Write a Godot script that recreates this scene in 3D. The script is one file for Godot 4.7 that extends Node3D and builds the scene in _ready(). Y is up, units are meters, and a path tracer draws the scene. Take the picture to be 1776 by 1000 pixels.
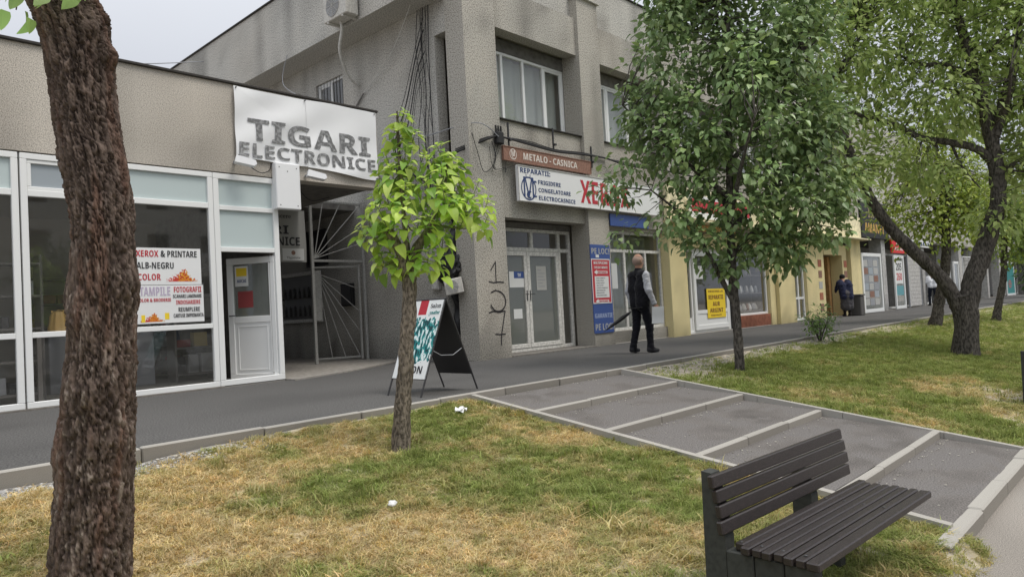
extends Node3D
# A row of shops with a stepped ramp, lawns, trees and a bench. x runs along the street, the shops face +z, the pavement is y = 0.

const H := 0.9          # the eye above the pavement
var rng := RandomNumberGenerator.new()
var M := {}             # materials
var white_noise := FastNoiseLite.new()

# ---------------------------------------------------------------- mesh collecting
class B:
	var v := PackedVector3Array()
	var n := PackedVector3Array()
	var t := PackedVector2Array()
	var c := PackedColorArray()
	var i := PackedInt32Array()
	var xf := Transform3D.IDENTITY
	var col := Color.WHITE
	func p(a: Vector3, nn: Vector3, u := Vector2.ZERO, cc := Color(-1, 0, 0)) -> int:
		v.append(xf * a)
		n.append((xf.basis * nn).normalized())
		t.append(u)
		c.append(col if cc.r < 0 else cc)
		return v.size() - 1
	func tri(a: int, b: int, d: int) -> void:
		# a, b, d run counter-clockwise seen from outside
		i.append(a); i.append(d); i.append(b)
	func quad(a: Vector3, b: Vector3, d: Vector3, e: Vector3, unit := false) -> void:
		var nn := (b - a).cross(e - a)
		if nn.length_squared() < 1e-14:
			nn = (d - b).cross(e - b)
		nn = nn.normalized()
		var w := 1.0 if unit else (b - a).length()
		var h := 1.0 if unit else (e - a).length()
		var k := p(a, nn, Vector2(0, h)); p(b, nn, Vector2(w, h)); p(d, nn, Vector2(w, 0)); p(e, nn, Vector2(0, 0))
		tri(k, k + 1, k + 2); tri(k, k + 2, k + 3)
	func face3(a: Vector3, b: Vector3, d: Vector3) -> void:
		var nn := (b - a).cross(d - a).normalized()
		var k := p(a, nn, Vector2(0, 0)); p(b, nn, Vector2(1, 0)); p(d, nn, Vector2(0, 1))
		tri(k, k + 1, k + 2)
	func box(lo: Vector3, hi: Vector3, bev := 0.0) -> void:
		var ce := (lo + hi) / 2
		var s := (hi - lo).abs() / 2
		bev = minf(bev, 0.45 * minf(s.x, minf(s.y, s.z)))
		var ax := [Vector3(1, 0, 0), Vector3(0, 1, 0), Vector3(0, 0, 1)]
		for k in 3:
			var a: Vector3 = ax[k]
			var b: Vector3 = ax[(k + 1) % 3]
			var d: Vector3 = ax[(k + 2) % 3]
			var sa: float = s[k]
			var sb: float = s[(k + 1) % 3]
			var sd: float = s[(k + 2) % 3]
			for g in [-1.0, 1.0]:
				var o: Vector3 = ce + a * sa * g
				var q := b * (sb - bev)
				var r: Vector3 = d * (sd - bev) * g
				quad(o - q - r, o + q - r, o + q + r, o - q + r)
			if bev > 0.0:
				for gb in [-1.0, 1.0]:
					for gd in [-1.0, 1.0]:
						# edge along a between the b face and the d face
						var e1: Vector3 = ce + b * sb * gb + d * (sd - bev) * gd
						var e2: Vector3 = ce + b * (sb - bev) * gb + d * sd * gd
						var la := a * (sa - bev)
						_edge(e1, e2, la, b * gb + d * gd)
		if bev > 0.0:
			for gx in [-1.0, 1.0]:
				for gy in [-1.0, 1.0]:
					for gz in [-1.0, 1.0]:
						var g := Vector3(gx, gy, gz)
						var a1 := ce + Vector3(s.x * gx, (s.y - bev) * gy, (s.z - bev) * gz)
						var a2 := ce + Vector3((s.x - bev) * gx, s.y * gy, (s.z - bev) * gz)
						var a3 := ce + Vector3((s.x - bev) * gx, (s.y - bev) * gy, s.z * gz)
						if (a2 - a1).cross(a3 - a1).dot(g) > 0: face3(a1, a2, a3)
						else: face3(a1, a3, a2)
	func _edge(e1: Vector3, e2: Vector3, la: Vector3, out: Vector3) -> void:
		var nn := (2.0 * la).cross(e2 - e1)
		if nn.dot(out) > 0: quad(e1 - la, e1 + la, e2 + la, e2 - la)
		else: quad(e2 - la, e2 + la, e1 + la, e1 - la)
	func tube(pts: Array, rad: Array, sides := 8, caps := true) -> void:
		var m := pts.size()
		var ref := Vector3(0.31, 0.2, 0.93).normalized()
		var first := v.size()
		var run := 0.0
		var u0 := Vector3.ZERO
		for k in m:
			var d: Vector3 = (pts[mini(k + 1, m - 1)] - pts[maxi(k - 1, 0)])
			d = d.normalized() if d.length() > 1e-9 else Vector3.UP
			if k == 0:
				u0 = d.cross(ref if absf(d.dot(ref)) < 0.95 else Vector3.RIGHT).normalized()
			else:
				u0 = (u0 - d * u0.dot(d)).normalized()
				run += (pts[k] - pts[k - 1]).length()
			var w := d.cross(u0)
			for s in sides + 1:
				var a := TAU * s / sides
				var q := u0 * cos(a) + w * sin(a)
				p(pts[k] + q * rad[k], q, Vector2(a / TAU * TAU * rad[k], run))
		for k in m - 1:
			for s in sides:
				var a := first + k * (sides + 1) + s
				var b := a + sides + 1
				tri(a, a + 1, b + 1); tri(a, b + 1, b)
		if caps:
			for e in [0, m - 1]:
				var d: Vector3 = (pts[1] - pts[0]).normalized() if e else (pts[0] - pts[1]).normalized()
				if e: d = (pts[m - 1] - pts[m - 2]).normalized()
				var ce := p(pts[e], d)
				for s in sides:
					var a := p(Vector3.ZERO, d)
					v[a] = v[first + e * (sides + 1) + s]
					var b := p(Vector3.ZERO, d)
					v[b] = v[first + e * (sides + 1) + s + 1]
					if e: tri(ce, a, b)
					else: tri(ce, b, a)
	func lathe(prof: Array, sides := 24, at := Vector3.ZERO, axis := Basis.IDENTITY) -> void:
		# prof: Vector2(radius, height) from bottom to top, round local y
		var first := v.size()
		for k in prof.size():
			var d: Vector2 = (prof[mini(k + 1, prof.size() - 1)] - prof[maxi(k - 1, 0)]).normalized()
			for s in sides + 1:
				var a := TAU * s / sides
				var q := Vector3(cos(a), 0, -sin(a))
				p(at + axis * (q * prof[k].x + Vector3.UP * prof[k].y), axis * (q * d.y - Vector3.UP * d.x), Vector2(float(s) / sides, prof[k].y))
		for k in prof.size() - 1:
			for s in sides:
				var a := first + k * (sides + 1) + s
				tri(a, a + 1, a + sides + 2); tri(a, a + sides + 2, a + sides + 1)
	func prism(poly: Array, z0: float, z1: float) -> void:
		# poly: Vector2 counter-clockwise in x, y; extruded along z (convex or simple)
		var pv := PackedVector2Array(poly)
		var ids := Geometry2D.triangulate_polygon(pv)
		for side in [0, 1]:
			var z: float = z1 if side else z0
			var nn := Vector3(0, 0, 1 if side else -1)
			var k := v.size()
			for q in pv: p(Vector3(q.x, q.y, z), nn, q)
			for f in range(0, ids.size(), 3):
				var a := pv[ids[f]]
				var b := pv[ids[f + 1]]
				var d := pv[ids[f + 2]]
				var ccw := (b - a).cross(d - a) > 0
				if ccw == (side == 1): tri(k + ids[f], k + ids[f + 1], k + ids[f + 2])
				else: tri(k + ids[f], k + ids[f + 2], k + ids[f + 1])
		for k in pv.size():
			var a := pv[k]
			var b := pv[(k + 1) % pv.size()]
			quad(Vector3(a.x, a.y, z1), Vector3(a.x, a.y, z0), Vector3(b.x, b.y, z0), Vector3(b.x, b.y, z1))
	func sheet(nx: int, ny: int, f: Callable, colf = null) -> void:
		# a smooth grid; f(u, w) -> Vector3 with u to the right and w up seen from outside
		var first := v.size()
		for b in ny + 1:
			for a in nx + 1:
				var u := float(a) / nx
				var w := float(b) / ny
				var q: Vector3 = f.call(u, w)
				var e := 0.3
				var du: Vector3 = f.call(u + e / nx, w) - f.call(u - e / nx, w)
				var dw: Vector3 = f.call(u, w + e / ny) - f.call(u, w - e / ny)
				p(q, du.cross(dw), Vector2(u, 1.0 - w), Color(-1, 0, 0) if colf == null else colf.call(q))
		for b in ny:
			for a in nx:
				var k := first + b * (nx + 1) + a
				tri(k, k + 1, k + nx + 2); tri(k, k + nx + 2, k + nx + 1)
	func mesh(m: Material) -> ArrayMesh:
		var a := []
		a.resize(Mesh.ARRAY_MAX)
		a[Mesh.ARRAY_VERTEX] = v; a[Mesh.ARRAY_NORMAL] = n; a[Mesh.ARRAY_TEX_UV] = t; a[Mesh.ARRAY_COLOR] = c; a[Mesh.ARRAY_INDEX] = i
		var r := ArrayMesh.new()
		r.add_surface_from_arrays(Mesh.PRIMITIVE_TRIANGLES, a)
		r.surface_set_material(0, m)
		return r

# ---------------------------------------------------------------- nodes
func L(r: float, g: float, b: float, a := 1.0) -> Color:
	var k := Color(r, g, b).linear_to_srgb()
	k.a = a
	return k

func tag(o: Node, label: String, category: String, group := "", kind := "") -> Node:
	o.set_meta("label", label)
	if category: o.set_meta("category", category)
	if group: o.set_meta("group", group)
	if kind: o.set_meta("kind", kind)
	return o

func thing(called: String, label: String, category: String, at := Vector3.ZERO, turn := 0.0, group := "") -> Node3D:
	var o := Node3D.new()
	o.name = called
	o.position = at
	o.rotation.y = turn
	add_child(o, true)
	tag(o, label, category, group)
	return o

func put(called: String, b, m: Material, parent: Node = self, at := Transform3D.IDENTITY) -> MeshInstance3D:
	var o := MeshInstance3D.new()
	o.name = called
	o.mesh = b.mesh(m) if b is B else b
	if m: o.material_override = m
	o.transform = at
	parent.add_child(o, true)
	return o

func boxes(called: String, lo: Vector3, hi: Vector3, m: Material, parent: Node, bev := 0.0) -> MeshInstance3D:
	var b := B.new()
	b.box(lo, hi, bev)
	return put(called, b, m, parent)

var fonts := {}
func font(which: String) -> SystemFont:
	if not fonts.has(which):
		var f := SystemFont.new()
		f.font_names = PackedStringArray([which.trim_suffix("!")])
		f.font_weight = 700 if which.ends_with("!") else 400
		fonts[which] = f
	return fonts[which]

# lettering that fills the rectangle w x h whose lower left corner is the origin of at
func words(s: String, w: float, h: float, m: Material, parent: Node, at: Transform3D, which := "Droid Sans!", deep := 0.003, called := "lettering") -> MeshInstance3D:
	var t := TextMesh.new()
	t.text = s
	t.font = font(which)
	t.font_size = 48
	t.pixel_size = 0.01
	t.curve_step = 2.0
	t.depth = 0.01
	var bb := t.get_aabb()
	var o := MeshInstance3D.new()
	o.name = called
	o.mesh = t
	o.material_override = m
	var sc := Vector3(w / maxf(bb.size.x, 1e-4), h / maxf(bb.size.y, 1e-4), deep / maxf(bb.size.z, 1e-4))
	o.transform = at * Transform3D(Basis.from_scale(sc), Vector3(-bb.position.x * sc.x, -bb.position.y * sc.y, -bb.position.z * sc.z))
	parent.add_child(o, true)
	return o

func fz(x: float, y: float, z: float) -> Transform3D:       # a face that looks along +z
	return Transform3D(Basis.IDENTITY, Vector3(x, y, z))
func fx(x: float, y: float, z: float) -> Transform3D:       # a face that looks along -x; its right is +z
	return Transform3D(Basis(Vector3(0, 0, 1), Vector3(0, 1, 0), Vector3(-1, 0, 0)), Vector3(x, y, z))

# ---------------------------------------------------------------- materials
func noise(freq: float, kind := FastNoiseLite.TYPE_SIMPLEX_SMOOTH, octaves := 3, sd := 1) -> FastNoiseLite:
	var f := FastNoiseLite.new()
	f.noise_type = kind
	f.frequency = freq
	f.seed = sd
	f.fractal_type = FastNoiseLite.FRACTAL_FBM if octaves > 1 else FastNoiseLite.FRACTAL_NONE
	f.fractal_octaves = octaves
	return f

func ntex(f: FastNoiseLite, stops: Array, cols: Array, size := 512) -> NoiseTexture2D:
	var t := NoiseTexture2D.new()
	t.width = size
	t.height = size
	t.seamless = true
	t.noise = f
	var g := Gradient.new()
	g.offsets = PackedFloat32Array(stops)
	g.colors = PackedColorArray(cols)
	t.color_ramp = g
	return t

func grey(k: float) -> Color:
	return L(k, k, k)

func plain(r: float, g: float, b: float, rough := 0.7, spec := 0.5) -> StandardMaterial3D:
	var m := StandardMaterial3D.new()
	m.albedo_color = L(r, g, b)
	m.roughness = rough
	m.metallic_specular = spec
	return m

# a rough surface: tone variation (multiplies the colour) and relief, mapped in world metres
func rough(r: float, g: float, b: float, tone: Texture2D, relief: Texture2D, tile: float, cm: float, ro := 0.95) -> StandardMaterial3D:
	var m := plain(r, g, b, ro, 0.3)
	m.albedo_texture = tone
	m.vertex_color_use_as_albedo = true
	m.uv1_triplanar = true
	m.uv1_world_triplanar = true
	m.uv1_scale = Vector3.ONE / tile
	if relief:
		m.heightmap_enabled = true
		m.heightmap_texture = relief
		m.heightmap_scale = cm
	return m

func materials() -> void:
	var W := Color.WHITE
	var speck := ntex(noise(0.085, FastNoiseLite.TYPE_SIMPLEX, 4, 5), [0.0, 0.32, 0.42, 0.56, 0.68, 1.0], [grey(0.35), grey(0.55), grey(0.82), grey(0.92), grey(1.0), W])
	var pebble := ntex(noise(0.07, FastNoiseLite.TYPE_CELLULAR, 2, 8), [0.0, 0.5, 1.0], [Color.BLACK, grey(0.25), W])
	var soft := ntex(noise(0.02, FastNoiseLite.TYPE_SIMPLEX_SMOOTH, 5, 3), [0.0, 0.35, 0.65, 1.0], [grey(0.6), grey(0.8), grey(0.95), W])
	var fine := ntex(noise(0.2, FastNoiseLite.TYPE_SIMPLEX, 4, 6), [0.0, 0.38, 0.6, 1.0], [grey(0.45), grey(0.75), grey(0.95), W])
	var grit := ntex(noise(0.10, FastNoiseLite.TYPE_SIMPLEX, 4, 16), [0.0, 0.38, 0.5, 0.60, 0.70, 1.0], [grey(0.45), grey(0.62), grey(0.8), grey(0.9), grey(1.0), W])
	var barkt := ntex(noise(0.03, FastNoiseLite.TYPE_SIMPLEX, 5, 26), [0.0, 0.36, 0.46, 0.58, 0.72, 1.0], [grey(0.22), grey(0.36), grey(0.62), grey(0.8), grey(0.95), W])
	var speck2 := ntex(noise(0.055, FastNoiseLite.TYPE_SIMPLEX, 4, 55), [0.0, 0.33, 0.43, 0.55, 0.67, 1.0], [grey(0.36), grey(0.52), grey(0.80), grey(0.92), grey(1.0), W])
	M.concrete = rough(0.54, 0.51, 0.45, speck2, speck2, 1.0, 0.4)
	M.concrete_side = rough(0.61, 0.59, 0.54, speck2, speck2, 1.1, 0.35)
	M.fascia = rough(0.66, 0.61, 0.535, speck, speck, 0.8, 0.22)
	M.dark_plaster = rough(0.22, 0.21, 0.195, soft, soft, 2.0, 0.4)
	M.cream = rough(0.97, 0.84, 0.47, speck, speck, 0.9, 0.9)
	M.cream_smooth = rough(0.93, 0.85, 0.58, soft, null, 2.0, 0.0)
	M.pinkish = rough(0.42, 0.17, 0.11, soft, null, 2.0, 0.0)
	M.orange_wall = rough(0.75, 0.45, 0.20, soft, null, 2.0, 0.0)
	M.asphalt = rough(0.130, 0.127, 0.123, grit, fine, 1.3, 0.5)
	M.tread = rough(0.195, 0.183, 0.175, grit, fine, 1.0, 0.5)
	M.path = rough(0.37, 0.345, 0.315, grit, fine, 0.6, 0.25)
	M.kerb = rough(0.44, 0.42, 0.38, fine, fine, 0.5, 0.15)
	M.apron = rough(0.34, 0.32, 0.29, soft, fine, 1.1, 0.2)
	M.soil = rough(1.0, 1.0, 1.0, fine, fine, 0.6, 0.8)
	M.grey_block = rough(0.55, 0.54, 0.52, soft, null, 2.0, 0.0)
	M.pvc = plain(0.80, 0.81, 0.80, 0.35)
	M.pvc_dirty = rough(0.74, 0.73, 0.69, soft, null, 0.8, 0.0, 0.45)
	M.gate = rough(0.42, 0.42, 0.40, soft, null, 0.5, 0.0, 0.6)
	M.film = plain(0.50, 0.58, 0.58, 0.25)
	M.film_grey = plain(0.33, 0.37, 0.40, 0.25)
	M.curtain = plain(0.42, 0.46, 0.43, 0.9)
	M.black = plain(0.012, 0.012, 0.013, 0.55)
	M.rubber = plain(0.02, 0.02, 0.021, 0.8)
	M.dark_metal = plain(0.035, 0.034, 0.036, 0.4)
	M.flash = rough(0.06, 0.055, 0.05, soft, null, 0.6, 0.0, 0.7)
	M.grey_panel = plain(0.30, 0.31, 0.33, 0.5)
	M.interior = plain(0.42, 0.39, 0.33, 0.9)
	M.floor_tile = plain(0.34, 0.32, 0.29, 0.5)
	M.shelf = plain(0.16, 0.15, 0.14, 0.6)
	M.red = plain(0.50, 0.030, 0.045, 0.5)
	M.navy = plain(0.028, 0.055, 0.16, 0.5)
	M.blue = plain(0.04, 0.085, 0.28, 0.45)
	M.white = plain(0.78, 0.79, 0.79, 0.5)
	M.paper = plain(0.72, 0.73, 0.72, 0.7)
	M.yellow = plain(0.85, 0.62, 0.03, 0.6)
	M.brown_sign = rough(0.31, 0.175, 0.13, soft, null, 0.7, 0.0, 0.5)
	M.sign_letters = plain(0.72, 0.66, 0.60, 0.6)
	M.ink = plain(0.03, 0.03, 0.035, 0.6)
	M.lilac = plain(0.50, 0.43, 0.56, 0.6)
	M.gold = plain(0.62, 0.38, 0.07, 0.4)
	M.teal = plain(0.03, 0.22, 0.22, 0.5)
	M.faded = rough(0.42, 0.425, 0.43, ntex(noise(0.02, FastNoiseLite.TYPE_SIMPLEX, 5, 40), [0.0, 0.36, 0.5, 0.64, 1.0], [grey(0.34), grey(0.42), grey(0.52), grey(0.72), grey(0.9)]), null, 0.9, 0.0, 0.7)
	M.cloth = plain(0.80, 0.81, 0.82, 0.6)
	M.cloth_old = plain(0.42, 0.42, 0.40, 0.7)
	M.ac = rough(0.62, 0.60, 0.55, soft, null, 0.6, 0.0, 0.5)
	M.glass = glass(0.22, 0.22, 0.20, 0.06)
	M.glass_dusty = glass(0.34, 0.37, 0.34, 0.26)
	M.bark = rough(0.33, 0.28, 0.225, barkt, barkt, 0.5, 1.2)
	M.bark.uv1_scale = Vector3(2.4, 0.9, 2.4)
	M.bark_fore = rough(1.0, 1.0, 1.0, fine, barkt, 0.5, 0.5)
	M.bark_fore.uv1_scale = Vector3(3.2, 1.1, 3.2)
	M.dark_bark = rough(0.17, 0.152, 0.135, barkt, barkt, 0.5, 2.0)
	M.dark_bark.uv1_scale = Vector3(1.5, 0.5, 1.5)
	var grain := noise(0.045, FastNoiseLite.TYPE_SIMPLEX, 3, 21)
	M.slat = rough(0.105, 0.080, 0.076, ntex(grain, [0.0, 0.4, 0.6, 0.78, 0.82, 1.0], [grey(0.16), grey(0.20), grey(0.25), grey(0.28), grey(0.7), W]), fine, 0.5, 0.12, 0.42)
	M.slat.uv1_scale = Vector3(0.7, 9, 9)
	M.slat.metallic_specular = 0.5
	M.bench_side = rough(0.060, 0.063, 0.058, soft, fine, 0.5, 0.15, 0.7)

func glass(r: float, g: float, b: float, a: float) -> StandardMaterial3D:
	var m := plain(r, g, b, 0.03)
	m.albedo_color = L(r, g, b, a)
	m.transparency = BaseMaterial3D.TRANSPARENCY_ALPHA
	return m

func leaf_mat(r: float, g: float, b: float, through := 0.5, ro := 0.45) -> StandardMaterial3D:
	var m := plain(r, g, b, ro, 0.45)
	m.vertex_color_use_as_albedo = true
	m.backlight_enabled = true
	# a plain colour is not multiplied into the light that passes, a vertex colour is
	var top := maxf(r, maxf(g, b))
	m.backlight = L(through * r / top, through * g / top, through * b / top)
	m.cull_mode = BaseMaterial3D.CULL_DISABLED
	return m

# ---------------------------------------------------------------- ground
const STEP_Z := [-5.85, -4.95, -4.05, -3.12, -1.95, -1.2]
const STEP_Y := [0.0, -0.135, -0.27, -0.41, -0.56, -0.69]
const SX0 := 5.43
const SX1 := 8.32
var bumps := FastNoiseLite.new()
var patches := FastNoiseLite.new()

func slope(z: float) -> float:
	return -0.145 * (clampf(z, -5.85, -1.15) + 5.85)

func lawn_y(x: float, z: float) -> float:
	var y := slope(z) - 0.055 + 0.03 * bumps.get_noise_2d(x, z)
	if z > -1.15:
		y = lerpf(y, -0.86, clampf((z + 1.15) / 0.25, 0, 1))
	if x < 3.0:                                    # a strip of bare gravel lies along the kerb
		y -= 0.05 * smoothstep(3.0, 1.8, x) * smoothstep(-5.2, -5.8, z)
	return y

func spot(x: float, z: float, cx: float, cz: float, r: float) -> float:
	return exp(-((x - cx) * (x - cx) + (z - cz) * (z - cz)) / (r * r))

func dryness(x: float, z: float) -> float:
	var d := 0.50 + 0.75 * patches.get_noise_2d(x * 1.3, z * 1.3) + 0.45 * bumps.get_noise_2d(x * 2.1 + 30, z * 2.1)
	if x < 8.4:
		for s in [[1.2, -5.3, 0.7], [2.2, -5.3, 0.6], [2.9, -3.3, 0.45], [3.1, -2.75, 0.35], [5.0, -4.85, 0.28], [5.7, -3.7, 0.5], [1.6, -4.3, 0.7], [3.3, -5.1, 0.35], [2.4, -3.6, 0.4]]:
			d += 0.65 * spot(x, z, s[0], s[1], s[2])
		for s in [[4.45, -5.6, 0.6], [4.0, -3.1, 0.45], [4.7, -2.75, 0.4], [3.4, -3.7, 0.3], [2.7, -4.4, 0.35], [4.9, -3.4, 0.3], [3.7, -4.5, 0.4]]:
			d -= 0.6 * spot(x, z, s[0], s[1], s[2])
	else:
		d -= 0.58
		for s in [[9.3, -3.3, 0.55], [10.9, -2.5, 0.7], [12.2, -2.3, 0.7], [9.0, -2.4, 0.4], [10.2, -1.7, 0.4]]:
			d += 0.8 * spot(x, z, s[0], s[1], s[2])
	d += 0.55 * bumps.get_noise_2d(x * 4.5 + 11, z * 4.5 - 6) + 0.25 * bumps.get_noise_2d(x * 11.0, z * 11.0 + 50)
	return clampf(d, 0.0, 1.0)

func bare(x: float, z: float) -> float:
	var b := smoothstep(0.25, 0.6, patches.get_noise_2d(x * 3.0 + 90, z * 3.0)) * 0.5
	if x > 8.3:
		b += 0.9 * smoothstep(-5.15, -5.6, z + 0.3 * bumps.get_noise_2d(x * 1.4, 5)) * smoothstep(26, 10, x) + 0.35 * smoothstep(-4.9, -5.5, z)
		b += spot(x, z, 9.3, -5.35, 0.8) * 0.9 + spot(x, z, 11.9, -1.7, 0.9) + 0.7 * spot(x, z, 10.0, -1.2, 0.6) + 0.5 * spot(x, z, 15.6, -5.0, 0.9)
	else:
		b += smoothstep(3.0, 1.6, x) * smoothstep(-5.45, -5.7, z) + 0.75 * spot(x, z, 3.5, -1.9, 0.3) + 0.7 * spot(x, z, 4.9, -1.25, 0.3) + 0.5 * spot(x, z, 3.68, -4.83, 0.16)
		b += 0.8 * smoothstep(-5.72, -5.83, z)
	return clampf(b, 0.0, 1.0)

func in_steps(x: float, z: float, m := 0.0) -> bool:
	return x > SX0 - m and x < SX1 + m and z < -1.1

func shade_and_dirt(b: B) -> void:
	# shade and splash dirt painted into the colour of upright kerb faces
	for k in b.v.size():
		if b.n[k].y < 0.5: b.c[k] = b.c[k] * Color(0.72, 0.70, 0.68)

func ground() -> void:
	bumps.frequency = 0.9
	bumps.seed = 4
	patches.frequency = 0.55
	patches.seed = 12
	patches.fractal_octaves = 3
	# the far ground, one sheet to the horizon
	var g := B.new()
	g.quad(Vector3(-300, -0.94, 300), Vector3(300, -0.94, 300), Vector3(300, -0.94, -300), Vector3(-300, -0.94, -300))
	tag(put("ground", g, M.path), "plain grey ground beyond the street", "ground", "", "structure")
	# pavement
	var stain := noise(0.5, FastNoiseLite.TYPE_SIMPLEX_SMOOTH, 4, 31)
	var b := B.new()
	var pc := func(q: Vector3) -> Color:
		var k := 1.0 + 0.34 * stain.get_noise_2d(q.x * 0.6, q.z * 1.6) + 0.16 * smoothstep(-8.9, -9.5, q.z)
		return Color(k, k, k)
	b.sheet(320, 26, func(u, w): return Vector3(-20 + 112 * u, 0.004 * stain.get_noise_2d(-20 + 112 * u, w * 9), -5.92 - 12.0 * w), pc)
	tag(put("pavement", b, M.asphalt), "dark asphalt pavement in front of the shops", "pavement", "", "structure")
	# the edging kerb of the pavement, one stone a metre
	var kerb := Node3D.new()
	kerb.name = "kerb"
	add_child(kerb)
	tag(kerb, "pale concrete kerb between the asphalt pavement and the lawns", "kerb", "", "structure")
	var variants := []
	for k in 4:
		var s := B.new()
		s.col = Color(1, 1, 1) * (0.88 + 0.07 * k)
		s.box(Vector3(0.004, -0.24, -0.035), Vector3(0.996, 0.010, 0.035), 0.010)
		shade_and_dirt(s)
		variants.append(s.mesh(M.kerb))
	for k in 100:
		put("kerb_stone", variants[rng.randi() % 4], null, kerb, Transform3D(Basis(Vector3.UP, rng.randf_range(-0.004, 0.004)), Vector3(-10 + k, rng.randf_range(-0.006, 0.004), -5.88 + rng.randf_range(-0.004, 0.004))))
	# the stepped ramp
	var st := Node3D.new()
	st.name = "steps"
	add_child(st)
	tag(st, "broad asphalt steps edged with pale concrete going down from the pavement", "steps", "", "structure")
	for k in 5:
		var tb := B.new()
		var z0: float = STEP_Z[k] + 0.034
		var z1: float = STEP_Z[k + 1] - 0.034
		var y0: float = STEP_Y[k] - 0.075
		var y1: float = STEP_Y[k + 1] - 0.004
		var tc := func(q: Vector3) -> Color:
			var e := stain.get_noise_2d(q.x * 1.7 + 9 * k, q.z * 2.5)
			var kk := 1.0 + 0.45 * e + 0.40 * smoothstep(0.10, 0.40, stain.get_noise_2d(q.x * 3, q.z * 4 + 20))
			return Color(kk, kk * 0.985, kk * 0.965)
		tb.sheet(40, 14, func(u, w): return Vector3(SX0 + (SX1 - SX0) * u, lerpf(y1, y0, w) + 0.006 * stain.get_noise_2d(u * 6, w * 3 + k), lerpf(z1, z0, w)), tc)
		put("tread", tb, M.tread, st)
		if k > 0:
			for j in 3:
				var w3 := (SX1 - SX0 - 0.08) / 3.0
				var kb := B.new()
				kb.col = Color(1, 1, 1) * rng.randf_range(0.9, 1.08)
				kb.box(Vector3(0.003, -0.24, -0.038), Vector3(w3 - 0.003, 0.0, 0.038), 0.010)
				shade_and_dirt(kb)
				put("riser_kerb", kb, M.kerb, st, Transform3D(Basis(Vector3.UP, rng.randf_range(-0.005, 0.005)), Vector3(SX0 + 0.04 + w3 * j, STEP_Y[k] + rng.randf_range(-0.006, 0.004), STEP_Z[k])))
	for side in 2:                                  # sloping edges, a stone a metre
		var x: float = SX1 if side else SX0
		var z := -5.80
		while z < -1.25:
			var z2 := minf(z + 0.98, -1.22)
			var eb := B.new()
			eb.col = Color(1, 1, 1) * rng.randf_range(0.9, 1.06)
			var ya := -0.147 * (z + 5.85) + 0.008
			var yb := -0.147 * (z2 + 5.85) + 0.008
			var q := [Vector3(x - 0.035, ya, z), Vector3(x + 0.035, ya, z), Vector3(x + 0.035, yb, z2 - 0.006), Vector3(x - 0.035, yb, z2 - 0.006)]
			var dn := Vector3(0, -0.25, 0)
			eb.quad(q[3], q[2], q[1], q[0])
			eb.quad(q[3] + dn, q[2] + dn, q[2], q[3])
			eb.quad(q[1] + dn, q[0] + dn, q[0], q[1])
			eb.quad(q[0] + dn, q[3] + dn, q[3], q[0])
			eb.quad(q[2] + dn, q[1] + dn, q[1], q[2])
			put("edge_kerb", eb, M.kerb, st)
			z = z2
	# the last kerb, between the ramp, the lawn and the lower path; it breaks off by the bench
	var lk := Node3D.new()
	lk.name = "lower_kerb"
	add_child(lk)
	tag(lk, "wide pale concrete kerb at the foot of the steps, broken off near the bench", "kerb", "", "structure")
	for k in 24:
		var x0 := 5.02 + 0.95 * k
		var kb := B.new()
		kb.col = Color(1, 1, 1) * rng.randf_range(0.92, 1.06)
		kb.box(Vector3(0.003, -0.24, -0.055), Vector3(0.947, 0.0, 0.055), 0.014)
		shade_and_dirt(kb)
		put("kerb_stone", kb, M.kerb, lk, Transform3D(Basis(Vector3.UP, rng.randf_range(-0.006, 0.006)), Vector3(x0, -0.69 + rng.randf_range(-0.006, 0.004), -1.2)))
	var broken := B.new()
	broken.prism([Vector2(0, 0), Vector2(0.36, -0.06), Vector2(0.5, 0.02), Vector2(0.47, 0.14), Vector2(0.2, 0.20), Vector2(-0.03, 0.13)], -0.1, 0.0)
	put("kerb_fragment", broken, M.kerb, lk, Transform3D(Basis(Vector3.RIGHT, -PI / 2 + 0.05), Vector3(4.35, -0.755, -1.09)))
	# lower path
	var pb := B.new()
	var pcol := func(q: Vector3) -> Color:
		var k := 0.92 + 0.25 * stain.get_noise_2d(q.x * 1.2, q.z * 1.2) + 0.12 * stain.get_noise_2d(q.x * 5, q.z * 5)
		return Color(k, k * 0.98, k * 0.95)
	pb.sheet(120, 30, func(u, w): return Vector3(-20 + 70 * u, -0.80 + 0.006 * stain.get_noise_2d(70 * u, w * 8), 6.0 - 7.2 * w), pcol)
	tag(put("path", pb, M.path), "beige grey worn path at the foot of the lawn", "path", "", "structure")
	# lawns: the earth below the blades
	var lawn := Node3D.new()
	lawn.name = "lawn"
	add_child(lawn)
	tag(lawn, "sloping lawn earth with dry and bare patches", "lawn", "", "structure")
	var soil := func(q: Vector3) -> Color:
		var d := dryness(q.x, q.z)
		var e := bare(q.x, q.z)
		var green := Color(0.27, 0.28, 0.10)
		var tan_ := Color(0.50, 0.40, 0.23)
		var earth := Color(0.52, 0.46, 0.37)
		if q.x < 3.2 and q.z < -5.2: earth = Color(0.37, 0.35, 0.32)
		var c: Color = green.lerp(tan_, d).lerp(earth, e)
		var k := 0.9 + 0.5 * bumps.get_noise_2d(q.x * 7, q.z * 7)
		return Color(c.r * k, c.g * k, c.b * k)
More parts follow.
